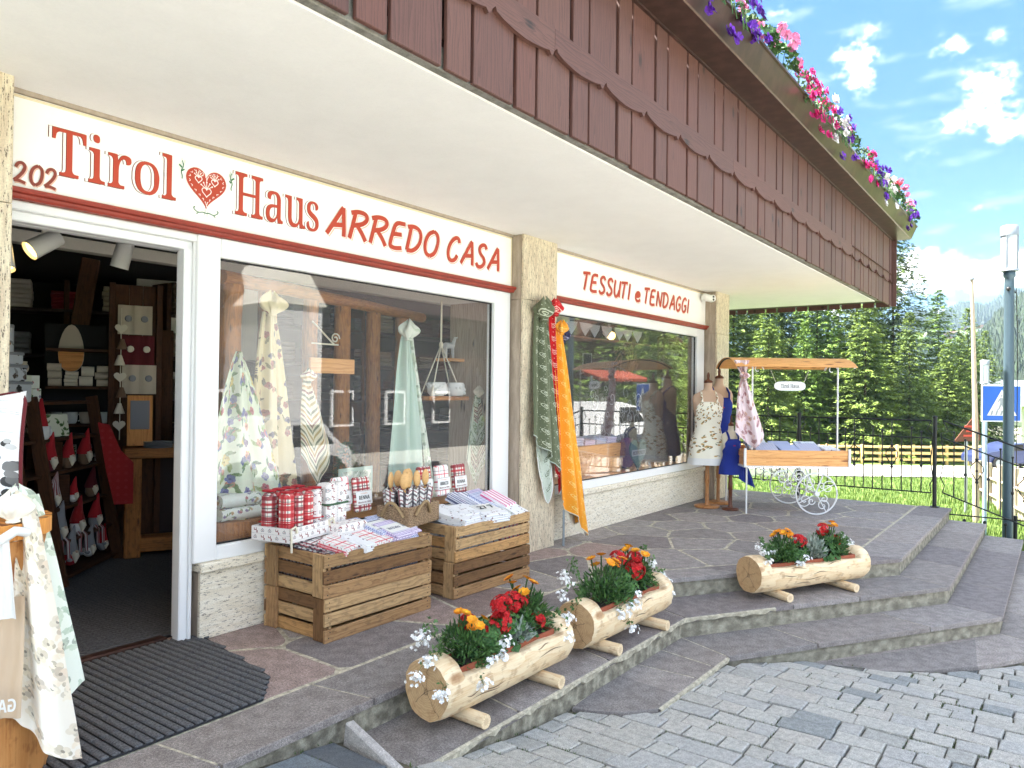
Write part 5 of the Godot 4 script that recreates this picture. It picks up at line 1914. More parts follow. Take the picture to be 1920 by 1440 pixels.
# ---------------------------------------------------------------- window display
func window_display() -> void:
	obj("display_deck", flat_prism(poly([2.58, -.13, 5.48, -.13, 5.48, -1.22, 3.2, -1.22]), .46, .51), M.pine, building)
	bx("display_deck", building, Vector3(8.1, .485, -.68), Vector3(3.9, .05, 1.1), M.pine, .003)
	bx("side_panel", building, Vector3(5.50, 1.4, -.42), Vector3(.04, 1.86, .56), M.grey_wood, .004)
	bx("side_panel", building, Vector3(10.12, 1.4, -.42), Vector3(.04, 1.86, .56), M.old_wood, .004)
	var st := T()
	var A := Vector3(2.9, 2.26, -.5)
	var B := Vector3(5.8, 2.26, -1.37)
	var beam := thing("log_beam", "horizontal round log carried by the row of posts in the near window", "log beam", A)
	var p := []
	for k in 9:
		p.append((B - A) * (k / 8.0) + Vector3(0, rf(-.01, .01), 0))
	tube(st, p, .05, 10, true, Vector2.ZERO, .06)
	obj("log", st, M.spruce_log, beam)
	var ps := [[2.99, -.527, .075], [3.365, -.64, .066], [3.882, -.794, .06], [4.33, -.929, .07], [4.849, -1.085, .066], [5.37, -1.241, .07]]
	for k in 6:
		var t := thing("log_post", "%s upright spruce log post behind the near window" % ["first", "second", "third", "fourth", "fifth", "last"][k] + [" counted from the door", " counted from the door", " counted from the door", " counted from the door", " counted from the door", " beside the mint cloth"][k], "log post", Vector3(ps[k][0], .51, ps[k][1]), 0.0, "log posts in the near window")
		st = T()
		var q := []
		for i in 7:
			q.append(Vector3(rf(-.008, .008), 1.70 * i / 6.0, rf(-.008, .008)))
		tube(st, q, ps[k][2], 12, true, Vector2(rf(0, 5), rf(0, 5)), .07)
		obj("trunk", st, M.spruce_log, t)
	var one := func(u: float): return 1.0
	var slantR := func(u: float): return lerpf(.72, 1.0, u)
	var slantL := func(u: float): return lerpf(1.0, .74, u)
	var tip := func(u: float): return 1.0 - absf(u - .45) * .7
	var c := thing("hanging_cloth", "cream flower print cloth knotted at the top, hung in the near window", "tablecloth", Vector3(3.25, 0, -.43))
	drape(c, "cloth", M.cream_floral, Vector3(0, 2.04, 0), Vector3(.04, .56, .06), .09, .52, .05, 2.6, .4, one)
	knot(c, M.cream_floral, Vector3(0, 2.08, .0), .17)
	c = thing("hanging_cloth", "large leafy flower print cloth spread in the lower left of the near window", "tablecloth", Vector3(2.98, 0, -.30))
	drape(c, "cloth", M.window_floral, Vector3(-.06, 1.74, 0), Vector3(-.03, .55, .08), .03, .72, .05, 2.2, 1.1, one, 0.0, 1.2)
	c = thing("hanging_cloth", "brown, green and ochre striped towel hanging with a pointed corner in the near window", "towel", Vector3(3.50, 0, -.30))
	drape(c, "cloth", M.stripe_brown, Vector3(-.02, 1.56, 0), Vector3(.08, .78, .05), .05, .36, .03, 1.3, 0.2, tip)
	knot(c, M.stripe_brown, Vector3(-.02, 1.58, 0), .10)
	c = thing("hanging_cloth", "long mint white cloth with a leafy border knotted in the near window", "tablecloth", Vector3(4.60, 0, -.40))
	drape(c, "cloth", M.mint, Vector3(0, 1.96, 0), Vector3(0, .56, .06), .08, .50, .045, 2.4, 2.0, one)
	drape(c, "leafy_border", M.green_jacquard, Vector3(.035, 1.95, .02), Vector3(.25, .56, .085), .03, .09, .02, 1.0, 0.0, one)
	knot(c, M.green_jacquard, Vector3(0, 1.99, 0), .17)
	c = thing("hanging_cloth", "small towel printed with a timber house, tied in the right corner of the near window", "towel", Vector3(5.36, 0, -.26))
	drape(c, "cloth", M.landscape, Vector3(.03, 1.46, 0), Vector3(-.02, .62, .05), .08, .42, .02, 1.0, .8, tip, 0.0, 2.2)
	knot(c, M.linen, Vector3(.03, 1.48, 0), .10)
	var t := thing("hanging_tray", "slab of wood hung on ropes in the near window", "hanging shelf", Vector3(5.04, 1.445, -.40))
	bx("wooden_slab", t, Vector3(0, -.02, 0), Vector3(.54, .035, .2), M.spruce_log, .006)
	st = T()
	for s in [[-.22, .07], [.22, .07], [-.22, -.07], [.22, -.07]]:
		tube(st, [Vector3(s[0], -.03, s[1]), Vector3(-.02, .46, 0)], .006, 5)
	tube(st, [Vector3(-.02, .44, 0), Vector3(-.02, .86, 0)], .009, 6)
	ball(st, Vector3(-.02, .46, 0), Vector3(.02, .03, .02), 8, 6)
	obj("rope", st, M.linen, t)
	for k in 2:
		var b := thing("bobbly_pot", ["left white knobbly pot on the hanging slab", "right white knobbly pot on the hanging slab"][k], "pot", Vector3([4.95, 5.20][k], 1.448, -.38), 0.0, "white pots on the hanging slab")
		st = T()
		lathe(st, [[.06, 0], [.085, .03], [.085, .10], [.075, .12], [.07, .12], [.07, .03], [.0, .02]], 18, Vector3.ZERO, false)
		for j in 26:
			var a := rf(0, TAU)
			ball(st, Vector3(cos(a) * .082, rf(.02, .10), sin(a) * .082), Vector3.ONE * .017, 6, 4)
		obj("pot_body", st, M.plastic_white, b)
	var s2 := thing("name_board", "plain rectangular wooden board with strong grain in the near window", "board", Vector3(3.95, 1.68, -.60))
	bx("plank", s2, Vector3.ZERO, Vector3(.45, .12, .025), M.pine, .004)
	var ib := thing("iron_bracket", "curled white iron bracket above the wooden board in the near window", "bracket", Vector3(3.85, 1.88, -.58))
	st = T()
	tube(st, [Vector3(-.12, .14, 0), Vector3(.10, -.03, 0)], .007, 6)
	tube(st, [Vector3(-.12, -.03, 0), Vector3(.14, -.03, 0)], .007, 6)
	var cu := []
	for k in 16:
		var a := .6 * k
		cu.append(Vector3(.11 + cos(a) * .045 * (1 - k / 18.0), .02 + sin(a) * .045 * (1 - k / 18.0), 0))
	tube(st, cu, .006, 6)
	obj("scroll", st, M.linen, ib)
	var dr := thing("deer_figure", "small white deer figure on a short shelf in the near window", "figurine", Vector3(5.36, 1.80, -.60))
	st = T()
	tube(st, [Vector3(-.06, .12, 0), Vector3(.05, .125, 0)], [.028, .03], 8)
	for x in [[-.055, .01], [-.05, -.012], [.045, .01], [.05, -.012]]:
		tube(st, [Vector3(x[0], .12, x[1]), Vector3(x[0] + .008, 0, x[1])], [.011, .006], 6)
	tube(st, [Vector3(.05, .13, 0), Vector3(.085, .20, 0), Vector3(.12, .205, 0)], [.02, .014, .006], 7)
	obj("deer_body", st, M.plastic_white, dr)
	var ss := thing("small_shelf", "short wooden shelf that carries the white deer", "shelf", Vector3(5.40, 1.785, -.60))
	bx("plank", ss, Vector3(0, 0, 0), Vector3(.26, .028, .18), M.pine, .003)
	var ls := thing("log_slice", "thick slice of log in the lower left corner of the near window", "log slice", Vector3(2.87, .512, -.30))
	st = T()
	lathe(st, [[.19, 0], [.20, .06], [.195, .13]], 20)
	obj("slice", st, M.spruce_log, ls)
	var rt := thing("rolled_cloth", "rolled pale blue flower print cloth on the log slice", "rolled cloth", Vector3(2.86, .645, -.27))
	st = T()
	fold_stack(st, .30, .24, .17, 2)
	obj("cloth", st, M.small_floral, rt)
	rt = thing("rolled_cloth", "plain pale blue towel folded under the flower print roll", "rolled cloth", Vector3(3.16, .512, -.30))
	st = T()
	fold_stack(st, .26, .26, .2, 3)
	obj("cloth", st, M.navy_plain, rt)
	var gf := thing("green_picture", "pale green framed picture standing low in the near window", "picture", Vector3(3.80, .67, -.14), .05)
	bx("picture_frame", gf, Vector3(0, .12, 0), Vector3(.34, .25, .02), M.mint, .004)
	bx("picture_face", gf, Vector3(0, .12, .011), Vector3(.29, .2, .004), M.green_jacquard)
	for k in 2:
		var f := thing("fir_decoration", ["little artificial fir behind the hanging slab", "little artificial fir in the middle of the near window"][k], "artificial fir", Vector3([5.12, 4.12][k], .51, [-.75, -.62][k]), 0.0, "little firs in the near window")
		st = T()
		for i in 500:
			var h := rf(0, 1)
			var a := rf(0, TAU)
			var r := (1.0 - h) * .16 + .01
			var b := Vector3(cos(a) * r * rf(.2, 1), .05 + h * .5, sin(a) * r)
			var e := b + Vector3(cos(a) * .05, rf(-.02, .03), sin(a) * .05)
			st.set_color(Color(.02, .06, .02).lerp(Color(.06, .12, .04), rf(0, 1)))
			tri(st, b + Vector3(0, .008, 0), b - Vector3(0, .008, 0), e)
		obj("fir_sprays", st, M.needle, f)
	# far window: lace pelmet, carved heart, wreath, lamp, chest
	var v := thing("lace_pelmet", "row of pale pointed pelmet flags along the top of the far window", "pelmet", Vector3(6.9, 2.28, -.28))
	for k in 7:
		st = T()
		var w := .26
		prism(st, poly([0, 0, w, 0, w * .9, -.06, w * .5, -.15, w * .1, -.06]), .004)
		obj("flag", st, M.grey_cloth, v, xf(Vector3(k * (w + .01), 0, .02 * sin(k * 2.0))))
	bx("pelmet_rod", v, Vector3(1.0, -.16, -.03), Vector3(2.4, .02, .02), M.old_wood)
	var h := thing("welcome_heart", "dark green heart shaped plate lettered Benvenuti in the far window", "plaque", Vector3(8.42, .72, -.16))
	st = T()
	var hh := heart2(.22, 30)
	hh.remove_at(30)
	prism(st, hh, .02, xf(Vector3(0, .03, 0)))
	obj("plate", st, mat("welcome_green", lin(.03, .09, .08), .5), h)
	bx("lettered_band", h, Vector3(0, .03, .024), Vector3(.36, .075, .008), M.grey_cloth, .003)
	set_text("BENVENUTI", "Droid Serif", 700, Rect2(-.165, .008, .33, .045), .003, M.black, h, xf(Vector3(0, 0, .029)))
	var ct := thing("lace_curtain", "white patterned lace panel behind the glass of the far window", "curtain", Vector3(8.3, .52, -.45))
	st = T()
	for k in 70:
		var o := Vector3(rf(-.55, .75), rf(.05, 1.05), rf(-.02, .02))
		var q := []
		var a0 := rf(0, TAU)
		var rr := rf(.04, .11)
		for n in 14:
			var a := a0 + n * .55
			q.append(o + Vector3(cos(a), sin(a), 0) * rr * (1.0 - n / 17.0))
		tube(st, q, rf(.0025, .0045), 4, false)
	obj("lace", st, M.grey_cloth, ct)
	var wr := thing("twig_wreath", "dry twig wreath with an owl perched high in the far window", "wreath", Vector3(8.42, 1.98, -.34))
	st = T()
	for k in 120:
		var a := rf(0, TAU)
		var r := rf(.10, .26)
		var o := Vector3(cos(a) * r, sin(a) * r * .9 - .1, rf(-.05, .05))
		tube(st, [o, o + Vector3(-sin(a) * .14, cos(a) * .14, rf(-.03, .03))], .004, 4)
	ball(st, Vector3(.16, .16, 0), Vector3(.07, .1, .06), 10, 8)
	obj("twigs", st, M.old_wood, wr)
	var tb := thing("display_table", "low wooden chest with blue folded cloths inside the far window", "chest", Vector3(7.85, .51, -.60))
	bx("chest_body", tb, Vector3(0, .18, 0), Vector3(1.1, .34, .45), M.pine, .006)
	for k in 4:
		st = T()
		fold_stack(st, .24, .36, rf(.06, .1), 3)
		obj("folded_cloth", st, [M.check_blue, M.check_lilac][k % 2], tb, xf(Vector3(-.4 + k * .27, .352, 0)))
	var bl := thing("purple_cushion", "dark purple cushion standing below the carved heart in the far window", "cushion", Vector3(8.6, .52, -.4))
	st = T()
	ball(st, Vector3(0, .2, 0), Vector3(.24, .2, .08), 16, 10)
	obj("cushion_body", st, mat("purple", lin(.10, .01, .06), .9), bl)
	var iw := thing("candle_stand", "black iron branched candle stand inside the far window", "candle stand", Vector3(7.35, .51, -.9))
	st = T()
	tube(st, [Vector3(0, 0, 0), Vector3(0, 1.0, 0)], .012, 6)
	for x in [-.24, -.12, .12, .24]:
		tube(st, [Vector3(0, .7, 0), Vector3(x * .7, .68, 0), Vector3(x, .8, 0), Vector3(x, .95, 0)], .009, 6)
	lathe(st, [[.12, 0], [.02, .05]], 12)
	obj("stand", st, M.iron, iw)

# ---------------------------------------------------------------- crates and goods
func crate(label: String, at: Vector3, turn: float) -> void:
	var c := thing("wooden_crate", label, "crate", at, turn, "slatted wooden crates under the near window")
	var L := .92
	var D := .58
	var H := .258
	var mm := func(): return M["pallet%d" % [0, 0, 1, 2, 3, 4, 0][rng.randi() % 7]]
	# corner posts on the ends, wide side outwards
	for sx in [-1, 1]:
		for sz in [-1, 1]:
			bx("corner_post", c, Vector3(sx * (L * .5 - .012), H * .5, sz * (D * .5 - .062)), Vector3(.024, H - .002, .10), mm.call(), .003)
		for k in 3:
			bx("end_slat", c, Vector3(sx * (L * .5 - .034), .040 + k * .088 + rf(-.003, .003), 0), Vector3(.018, .074, D - .05), mm.call(), .003)
		for sz in [-1, 1]:
			bx("inner_post", c, Vector3(sx * (L * .5 - .055), H * .5, sz * (D * .5 - .035)), Vector3(.022, H - .01, .03), mm.call(), .002)
	for sz in [-1, 1]:
		for k in 3:
			bx("side_slat", c, Vector3(0, .039 + k * .0885 + rf(-.003, .003), sz * (D * .5 - .009)), Vector3(L + .006, .074 + rf(-.003, .004), .018), mm.call(), .003, Basis(Vector3(0, 0, 1), rf(-.006, .006)))
	var ns := T()
	for sx in [-1, 1]:
		for k in 3:
			for j in [-.016, .018]:
				for sz in [-1, 1]:
					box(ns, Vector3(sx * (L * .5 - .03 + rf(-.006, .006)), .04 + k * .0885 + j + rf(-.004, .004), sz * (D * .5 + .0005)), Vector3(.006, .006, .003))
	tag(obj("nails", ns, M.iron, c), "", "", "", "stuff")
	for k in 5:
		bx("floor_slat", c, Vector3(0, .012, -D * .5 + .07 + k * .11), Vector3(L - .09, .016, .095), mm.call(), .002)

func label_pack(label: String, at: Vector3, word: String, m: Material, tilt: float, turn: float) -> void:
	var c := thing("tablecloth_pack", label, "tablecloth", at, turn, "packed checked tablecloths standing against the window")
	var r := Basis(Vector3.RIGHT, tilt)
	bx("folded_cloth", c, r * Vector3(0, .12, 0), Vector3(.155, .24, .045), m, .012, r)
	bx("paper_label", c, r * Vector3(.0, .095, .0245), Vector3(.156, .098, .003), M.white, .001, r)
	var t := Transform3D(r, r * Vector3(0, .095, .0265))
	set_text("Tovaglia", "Droid Serif", 400, Rect2(-.035, .022, .07, .014), .001, M.pink_letter, c, t)
	set_text(word, "Droid Sans", 800, Rect2(-.052, -.012, .104, .027), .001, M.black, c, t)
	set_text("Misura cm 140x2", "Droid Serif", 400, Rect2(-.064, -.037, .128, .013), .001, M.dark_letter, c, t)
	var st := T()
	for y in [.046, -.048]:
		for k in 14:
			box(st, Vector3(-.072 + k * .011, y, .001), Vector3(.005, .004, .001))
	obj("dotted_edge", st, M.dark_letter, c, t)

func lying_towel(label: String, at: Vector3, turn: float, tilt: float, size: Vector3, m: Material, text: String, band: Material, group: String) -> Node3D:
	var c := thing("folded_towel", label, "towel", at, turn, group)
	var r := Basis(Vector3.RIGHT, tilt)
	var st := T()
	fold_stack(st, size.x, size.z, size.y, 4)
	obj("cloth", st, m, c, Transform3D(r, Vector3.ZERO))
	if text:
		var w := size.x * .96
		st = T()
		var z0 := -size.z * .28
		var z1 := size.z * .30
		var y := size.y + .002
		box(st, Vector3(0, y, (z0 + z1) * .5), Vector3(w, .003, z1 - z0), .001)
		obj("printed_panel", st, M.white_cloth, c, Transform3D(r, Vector3.ZERO))
		st = T()
		for z in [z0 + .006, z1 - .006]:
			box(st, Vector3(0, y + .0018, z), Vector3(w, .001, .006))
		obj("panel_border", st, band, c, Transform3D(r, Vector3.ZERO))
		set_text(text, "Droid Serif", 400, Rect2(-w * .36, -.014, w * .72, .032), .001, M.navy_plain, c, Transform3D(r, Vector3.ZERO) * Transform3D(Basis(Vector3.RIGHT, -PI / 2), Vector3(0, y + .0016, (z0 + z1) * .5)), "lettering", true)
	return c

func goods() -> void:
	crate("lower crate of the stack nearest the door", Vector3(3.355, .001, .325), .01)
	crate("upper crate of the stack nearest the door, filled with folded towels", Vector3(3.35, .261, .33), -.005)
	crate("lower crate of the stack beside the travertine pillar", Vector3(4.53, .001, .325), -.012)
	crate("upper crate of the stack beside the travertine pillar, with white and striped towels", Vector3(4.535, .261, .32), .004)
	# filling, so that the crates read full
	for k in 6:
		var x: float = [3.09, 3.36, 3.63, 4.28, 4.54, 4.80][k]
		lying_towel("%s folded %s lying under the others in its crate" % [["left", "middle", "right", "left", "middle", "right"][k], ["check cloth", "reindeer cloth", "blue towel", "white towel", "white towel with print", "pink towel"][k]], Vector3(x, .30, .32), 0.0, 0.0, Vector3(.25, .21, .47), [M.check_black, M.reindeer, M.check_blue, M.white_print, M.white_print, M.stripe_pink][k], "", null, "cloths filling the crates")
	# reindeer fabric tray with rolled napkins
	var t := thing("fabric_tray", "grey reindeer fabric tray tied at the corners, on the near crate", "tray", Vector3(2.965, .567, .20), .22)
	for s in [[0, .145, .37, .012], [0, -.145, .37, .012], [.18, 0, .012, .30], [-.18, 0, .012, .30]]:
		bx("tray_wall", t, Vector3(s[0], .045, s[1]), Vector3(s[2], .09, s[3]), M.reindeer, .004)
	bx("tray_floor", t, Vector3(0, .005, 0), Vector3(.35, .01, .28), M.white_cloth)
	for x in [-.18, .18]:
		for z in [.15]:
			var st := T()
			tube(st, [Vector3(x, .09, z), Vector3(x * 1.04, .04, z + .012), Vector3(x * 1.02, -.05, z + .012)], .007, 6)
			tube(st, [Vector3(x, .085, z + .006), Vector3(x + .03, .10, z + .01), Vector3(x + .045, .06, z + .012)], .008, 6)
			obj("tie", st, M.linen, t)
	var tt := Transform3D(Basis(Vector3.UP, .22), Vector3(2.965, 0, .20))
	for k in 8:
		var lx := -.132 + .088 * (k % 4)
		var lz := .075 if k < 4 else -.06
		var b := thing("napkin_bundle", "%s red checked napkin bundle in the %s row of the fabric tray" % [["leftmost", "second", "third", "rightmost"][k % 4], ["front", "back"][k / 4]], "napkins", tt * Vector3(lx, .58, lz), .22 + rf(-.15, .15), "red napkin bundles in the tray")
		var st := T()
		box(st, Vector3(0, .14, 0), Vector3(.078, .28 + rf(-.01, .012), .09), .022)
		obj("napkin", st, [M.tartan_red, M.tartan_dark, M.tartan_red, M.reindeer][(k + k / 4) % 4], b)
		bx("ribbon", b, Vector3(0, .10, 0), Vector3(.081, .008, .093), M.red_cloth, .002)
		st = T()
		box(st, Vector3(0, .287, 0), Vector3(.06, .012, .07), .004)
		obj("red_lining", st, M.red_cloth, b)
	var w := thing("cloth_bundle", "white reindeer print cloth bundle tied with a dark green ribbon", "cloth bundle", Vector3(3.285, .60, .20), .16)
	for k in 2:
		bx("folded_cloth", w, Vector3(-.05 + .1 * k, .14, 0), Vector3(.098, .28, .12), M.reindeer, .02)
	bx("ribbon", w, Vector3(0, .145, 0), Vector3(.204, .014, .126), M.green_cloth, .003)
	w = thing("cloth_tray", "reindeer print folded basket in front of the ribboned bundle", "tray", Vector3(3.31, .52, .33), .10)
	bx("tray_body", w, Vector3(0, .05, 0), Vector3(.28, .12, .14), M.reindeer, .02)
	label_pack("packed tablecloth half hidden behind the reindeer bundle", Vector3(3.44, .655, .13), "RENNA", M.check_red, -.14, .1)
	label_pack("packed red tartan tablecloth left of the bark basket", Vector3(3.60, .645, .16), "RENNA", M.tartan_dark, -.14, .08)
	label_pack("packed tartan tablecloth just right of the bark basket", Vector3(4.27, .665, .13), "RENNA", M.tartan_dark, -.12, .12)
	label_pack("packed pink check tablecloth in the middle right of the basket", Vector3(4.47, .66, .13), "ABBRACCIO", M.check_red, -.12, .06)
	label_pack("packed dark tartan tablecloth furthest right by the window frame", Vector3(4.69, .655, .12), "RENNA", M.tartan_dark, -.12, .05)
	# towels on the near crate
	var dirs := [["blue check folded towel at the back left of the near crate", 3.44, .535, .30, "check_blue", .20, .12], ["blue check folded towel lying in front of it, lettered", 3.50, .53, .40, "check_blue", .18, .10], ["blue check folded towel at the back right beside the basket", 3.66, .53, .30, "check_blue", .12, .10], ["lilac check folded towel at the front, lettered", 3.56, .51, .48, "check_lilac", .16, .08], ["lilac check folded towel at the front right corner, lettered", 3.71, .51, .42, "check_lilac", .10, .12]]
	for k in 5:
		var e: Array = dirs[k]
		lying_towel(e[0], Vector3(e[1], e[2], e[3]), e[5], .30 + rf(-.04, .04), Vector3(.185, .055 + .012 * (k % 2), .22), M[e[4]], "Selva Val Gardena", [M.navy_plain, M.lilac_plain][1 if k > 2 else 0], "lettered towels in the near crate")
	for k in 5:
		lying_towel(["black check folded cloth at the left edge of the near crate", "red check folded cloth in the front left of the near crate", "reindeer print folded cloth in the near crate", "small pale print cloth at the front of the near crate", "red and white check cloth in the front middle of the near crate"][k], Vector3([3.03, 3.10, 3.20, 3.26, 3.36][k], .505, [.36, .50, .42, .52, .50][k]), [.5, .35, .4, .25, .2][k], .22, Vector3(.2, .05, .20), [M.check_black, M.check_red, M.reindeer, M.white_print, M.check_red][k], "", null, "folded cloths in the near crate")
	# bark basket with wooden spoons
	var b := thing("bark_basket", "rustic bark sided basket with a rope handle between the two crate stacks", "basket", Vector3(3.90, .545, .31), .22)
	var bm := mat("bark_side", Color(.86, .76, .64), .9, {"albedo_texture": M.bark.albedo_texture, "uv1_scale": Vector3(3, 14, 1), "heightmap_enabled": true, "heightmap_texture": M.bark.albedo_texture, "heightmap_scale": 1.0})
	for s in [[0, .13, .40, .022], [0, -.13, .40, .022], [.195, 0, .022, .27], [-.195, 0, .022, .27]]:
		bx("bark_wall", b, Vector3(s[0], .07, s[1]), Vector3(s[2], .14, s[3]), bm, .006)
	bx("basket_floor", b, Vector3(0, .01, 0), Vector3(.38, .02, .25), M.old_wood)
	var st := T()
	var p := []
	for k in 11:
		var a := PI * k / 10
		p.append(Vector3(-.212 - .02 * sin(a), .07 + .10 * sin(a), .09 - .18 * k / 10))
	tube(st, p, .012, 7)
	p = []
	for k in 11:
		var a := PI * k / 10
		p.append(Vector3(-.15 + .2 * k / 10, .08 + .09 * sin(a), .15 + .02 * sin(a)))
	tube(st, p, .012, 7)
	obj("rope_handle", st, M.rope, b)
	var bt := Transform3D(Basis(Vector3.UP, .22), Vector3(3.90, .545, .31))
	for k in 8:
		var o := bt * Vector3(-.14 + .092 * (k % 4), .06, .05 if k < 4 else -.06)
		var n := thing("spoon_set", "%s wooden spoon wrapped in a checked cloth in the %s row of the basket" % [["first", "second", "third", "fourth"][k % 4], ["front", "back"][k / 4]], "wooden spoon", o, rf(-.4, .4), "wooden spoons in the bark basket")
		n.rotation.z = rf(-.14, .10)
		n.rotation.x = rf(-.1, .08)
		st = T()
		tube(st, [Vector3(0, .02, 0), Vector3(0, .19, 0)], .011, 7)
		ball(st, Vector3(0, .255, 0), Vector3(.036, .06, .016), 12, 8)
		obj("spoon", st, M.spoon_wood, n)
		st = T()
		var f := func(u: float, v: float):
			var a := u * TAU
			var r := lerpf(.03, .05, v) * (1.0 + .22 * sin(a * 5.0 + k))
			return Vector3(cos(a) * r, .02 + v * .17 + .016 * sin(a * 3 + k), sin(a) * r)
		sheet(st, 20, 5, f, .25, .2)
		obj("checked_cloth", st, M.check_black, n)
	# white and striped towels on the far crate
	for k in 4:
		lying_towel(["white printed towel at the back left of the far crate", "white printed towel at the front left of the far crate", "white towel with small flowers in the middle of the far crate", "white towel printed 277 at the front of the far crate"][k], Vector3([4.27, 4.29, 4.42, 4.58][k], [.525, .505, .52, .505][k], [.34, .47, .40, .50][k]), [.2, .15, .0, -.15][k], .16, Vector3(.27, .07, .24), M.white_print, "", null, "white towels in the far crate")
	var seven := lying_towel("white cloth edged in dark green, printed with black figures", Vector3(4.60, .555, .46), -.1, .2, Vector3(.22, .03, .16), M.white_cloth, "", null, "")
	set_text("27 7", "Droid Sans", 700, Rect2(-.08, -.03, .16, .06), .001, M.black, seven, Transform3D(Basis(Vector3.RIGHT, .2) * Basis(Vector3.RIGHT, -PI / 2), Vector3(0, .034, 0)))
	lying_towel("bright red folded cloth between the white and the striped towels", Vector3(4.50, .545, .36), .3, .2, Vector3(.2, .04, .16), M.red_cloth, "", null, "")
	lying_towel("dark green folded cloth at the front edge of the far crate", Vector3(4.70, .50, .53), .1, .1, Vector3(.2, .04, .1), M.green_cloth, "", null, "")
	for k in 6:
		var o: Array = [["blue striped towel at the back of the far crate", 4.62, .575, .22, "stripe_blue", .25, .06], ["blue striped towel, second of the leaning row", 4.70, .58, .27, "stripe_blue", .25, .05], ["blue check towel, third of the leaning row", 4.76, .57, .32, "check_blue", .25, .05], ["pale blue striped towel behind the pink ones", 4.84, .58, .24, "check_lilac", .2, .05], ["pink striped towel at the right of the far crate", 4.88, .56, .35, "stripe_pink", .2, .07], ["white and pink printed towel at the right front corner of the far crate", 4.90, .52, .46, "white_print", .15, .05]][k]
		lying_towel(o[0], Vector3(o[1], o[2], o[3]), o[5], .42, Vector3(.22, o[6], .24), M[o[4]], "", null, "striped towels in the far crate")

# ---------------------------------------------------------------- planters and their flowers
func leaf_tri(st: SurfaceTool, b: Vector3, dir: Vector3, side: Vector3, l: float, w: float, c: Color) -> void:
	st.set_color(c)
	var m := b + dir * l * .45
	tri(st, b, m + side * w, b + dir * l)
	tri(st, b, b + dir * l, m - side * w)

func rdir(up := .0) -> Vector3:
	return Vector3(rf(-1, 1), rf(-1, 1) + up, rf(-1, 1)).normalized()

func floret(st: SurfaceTool, c: Vector3, n: Vector3, r: float, col: Color, k := 5) -> void:
	var x := n.cross(Vector3(.3, .9, .2)).normalized()
	var y := n.cross(x)
	var o := rf(0, TAU)
	for i in k:
		var a := o + TAU * i / k
		var d := x * cos(a) + y * sin(a) + n * .35
		var s := (y * cos(a) - x * sin(a)) * r * .42
		st.set_color(col * rf(.75, 1.25))
		var e := c + d * r
		tri(st, c, c + d * r * .7 - s, e)
		tri(st, c, e, c + d * r * .7 + s)

func marigold(label: String, at: Vector3, s: float, heads: int, group: String) -> void:
	var t := thing("marigold", label, "marigold", at, rf(0, 6), group)
	var st := T()
	for k in 900:
		var q := rdir(.2)
		var b := Vector3(q.x * .15, .0 + absf(q.y) * .16, q.z * .095) * s * pow(rf(0, 1), .4)
		var d := (q + Vector3(0, .5, 0) + rdir() * .6).normalized()
		var side := d.cross(rdir()).normalized()
		leaf_tri(st, b, d, side, rf(.024, .046) * s, .0048 * s, Color(.028, .08, .018).lerp(Color(.09, .20, .045), pow(rf(0, 1), 1.5)))
	obj("foliage", st, M.leaf, t)
	for k in heads:
		st = T()
		var a := rf(0, TAU)
		var c := Vector3(cos(a) * rf(.02, .11), rf(.15, .21), sin(a) * rf(.02, .09)) * s
		var n := (Vector3(cos(a) * .5, 1, sin(a) * .5) + rdir() * .3).normalized()
		for l in 3:
			floret(st, c + n * .004 * l, n, (.027 - .006 * l) * s, Color(.80, .24, .008).lerp(Color(.88, .42, .015), rf(0, 1)), 8)
		st.set_color(Color(.03, .08, .02))
		tube(st, [c, c - n * .05 * s + Vector3(0, -.05 * s, 0)], [.004 * s, .0025 * s], 5)
		obj("flower_head", st, M.petal, t)

func geranium(label: String, at: Vector3, s: float, clusters: Array, col: Color, group: String, called := "geranium", lf := 95) -> void:
	var t := thing(called, label, called, at, 0.0, group)
	var st := T()
	for k in lf:
		var q := rdir(.1)
		var c := Vector3(q.x * .14, .01 + absf(q.y) * .14, q.z * .10) * s
		var n := (Vector3(q.x, 1.1, q.z) + rdir() * .7).normalized()
		var x := n.cross(Vector3(.2, .3, .9)).normalized()
		var y := n.cross(x)
		var r := rf(.018, .032) * s
		var g := Color(.03, .095, .02).lerp(Color(.09, .21, .05), rf(0, 1))
		var pr := Vector3()
		for i in 10:
			var a := TAU * i / 9
			var p := c + (x * cos(a) + y * sin(a)) * r * (1.0 if i % 2 else .86) + n * .006 * s * (1.0 if i % 2 else -.4)
			if i:
				st.set_color(g)
				tri(st, c, pr, p)
			pr = p
	obj("foliage", st, M.leaf, t)
	for cl in clusters:
		st = T()
		var c: Vector3 = cl[0]
		for k in int(cl[2]):
			var d := rdir(.25)
			floret(st, c + d * cl[1], d, .017 * s, col.lerp(col.darkened(.35), rf(0, 1)))
		st.set_color(Color(.05, .12, .03))
		tube(st, [Vector3(c.x * .5, .02, c.z * .5), c], .003, 5)
		obj("flower_cluster", st, M.petal, t)

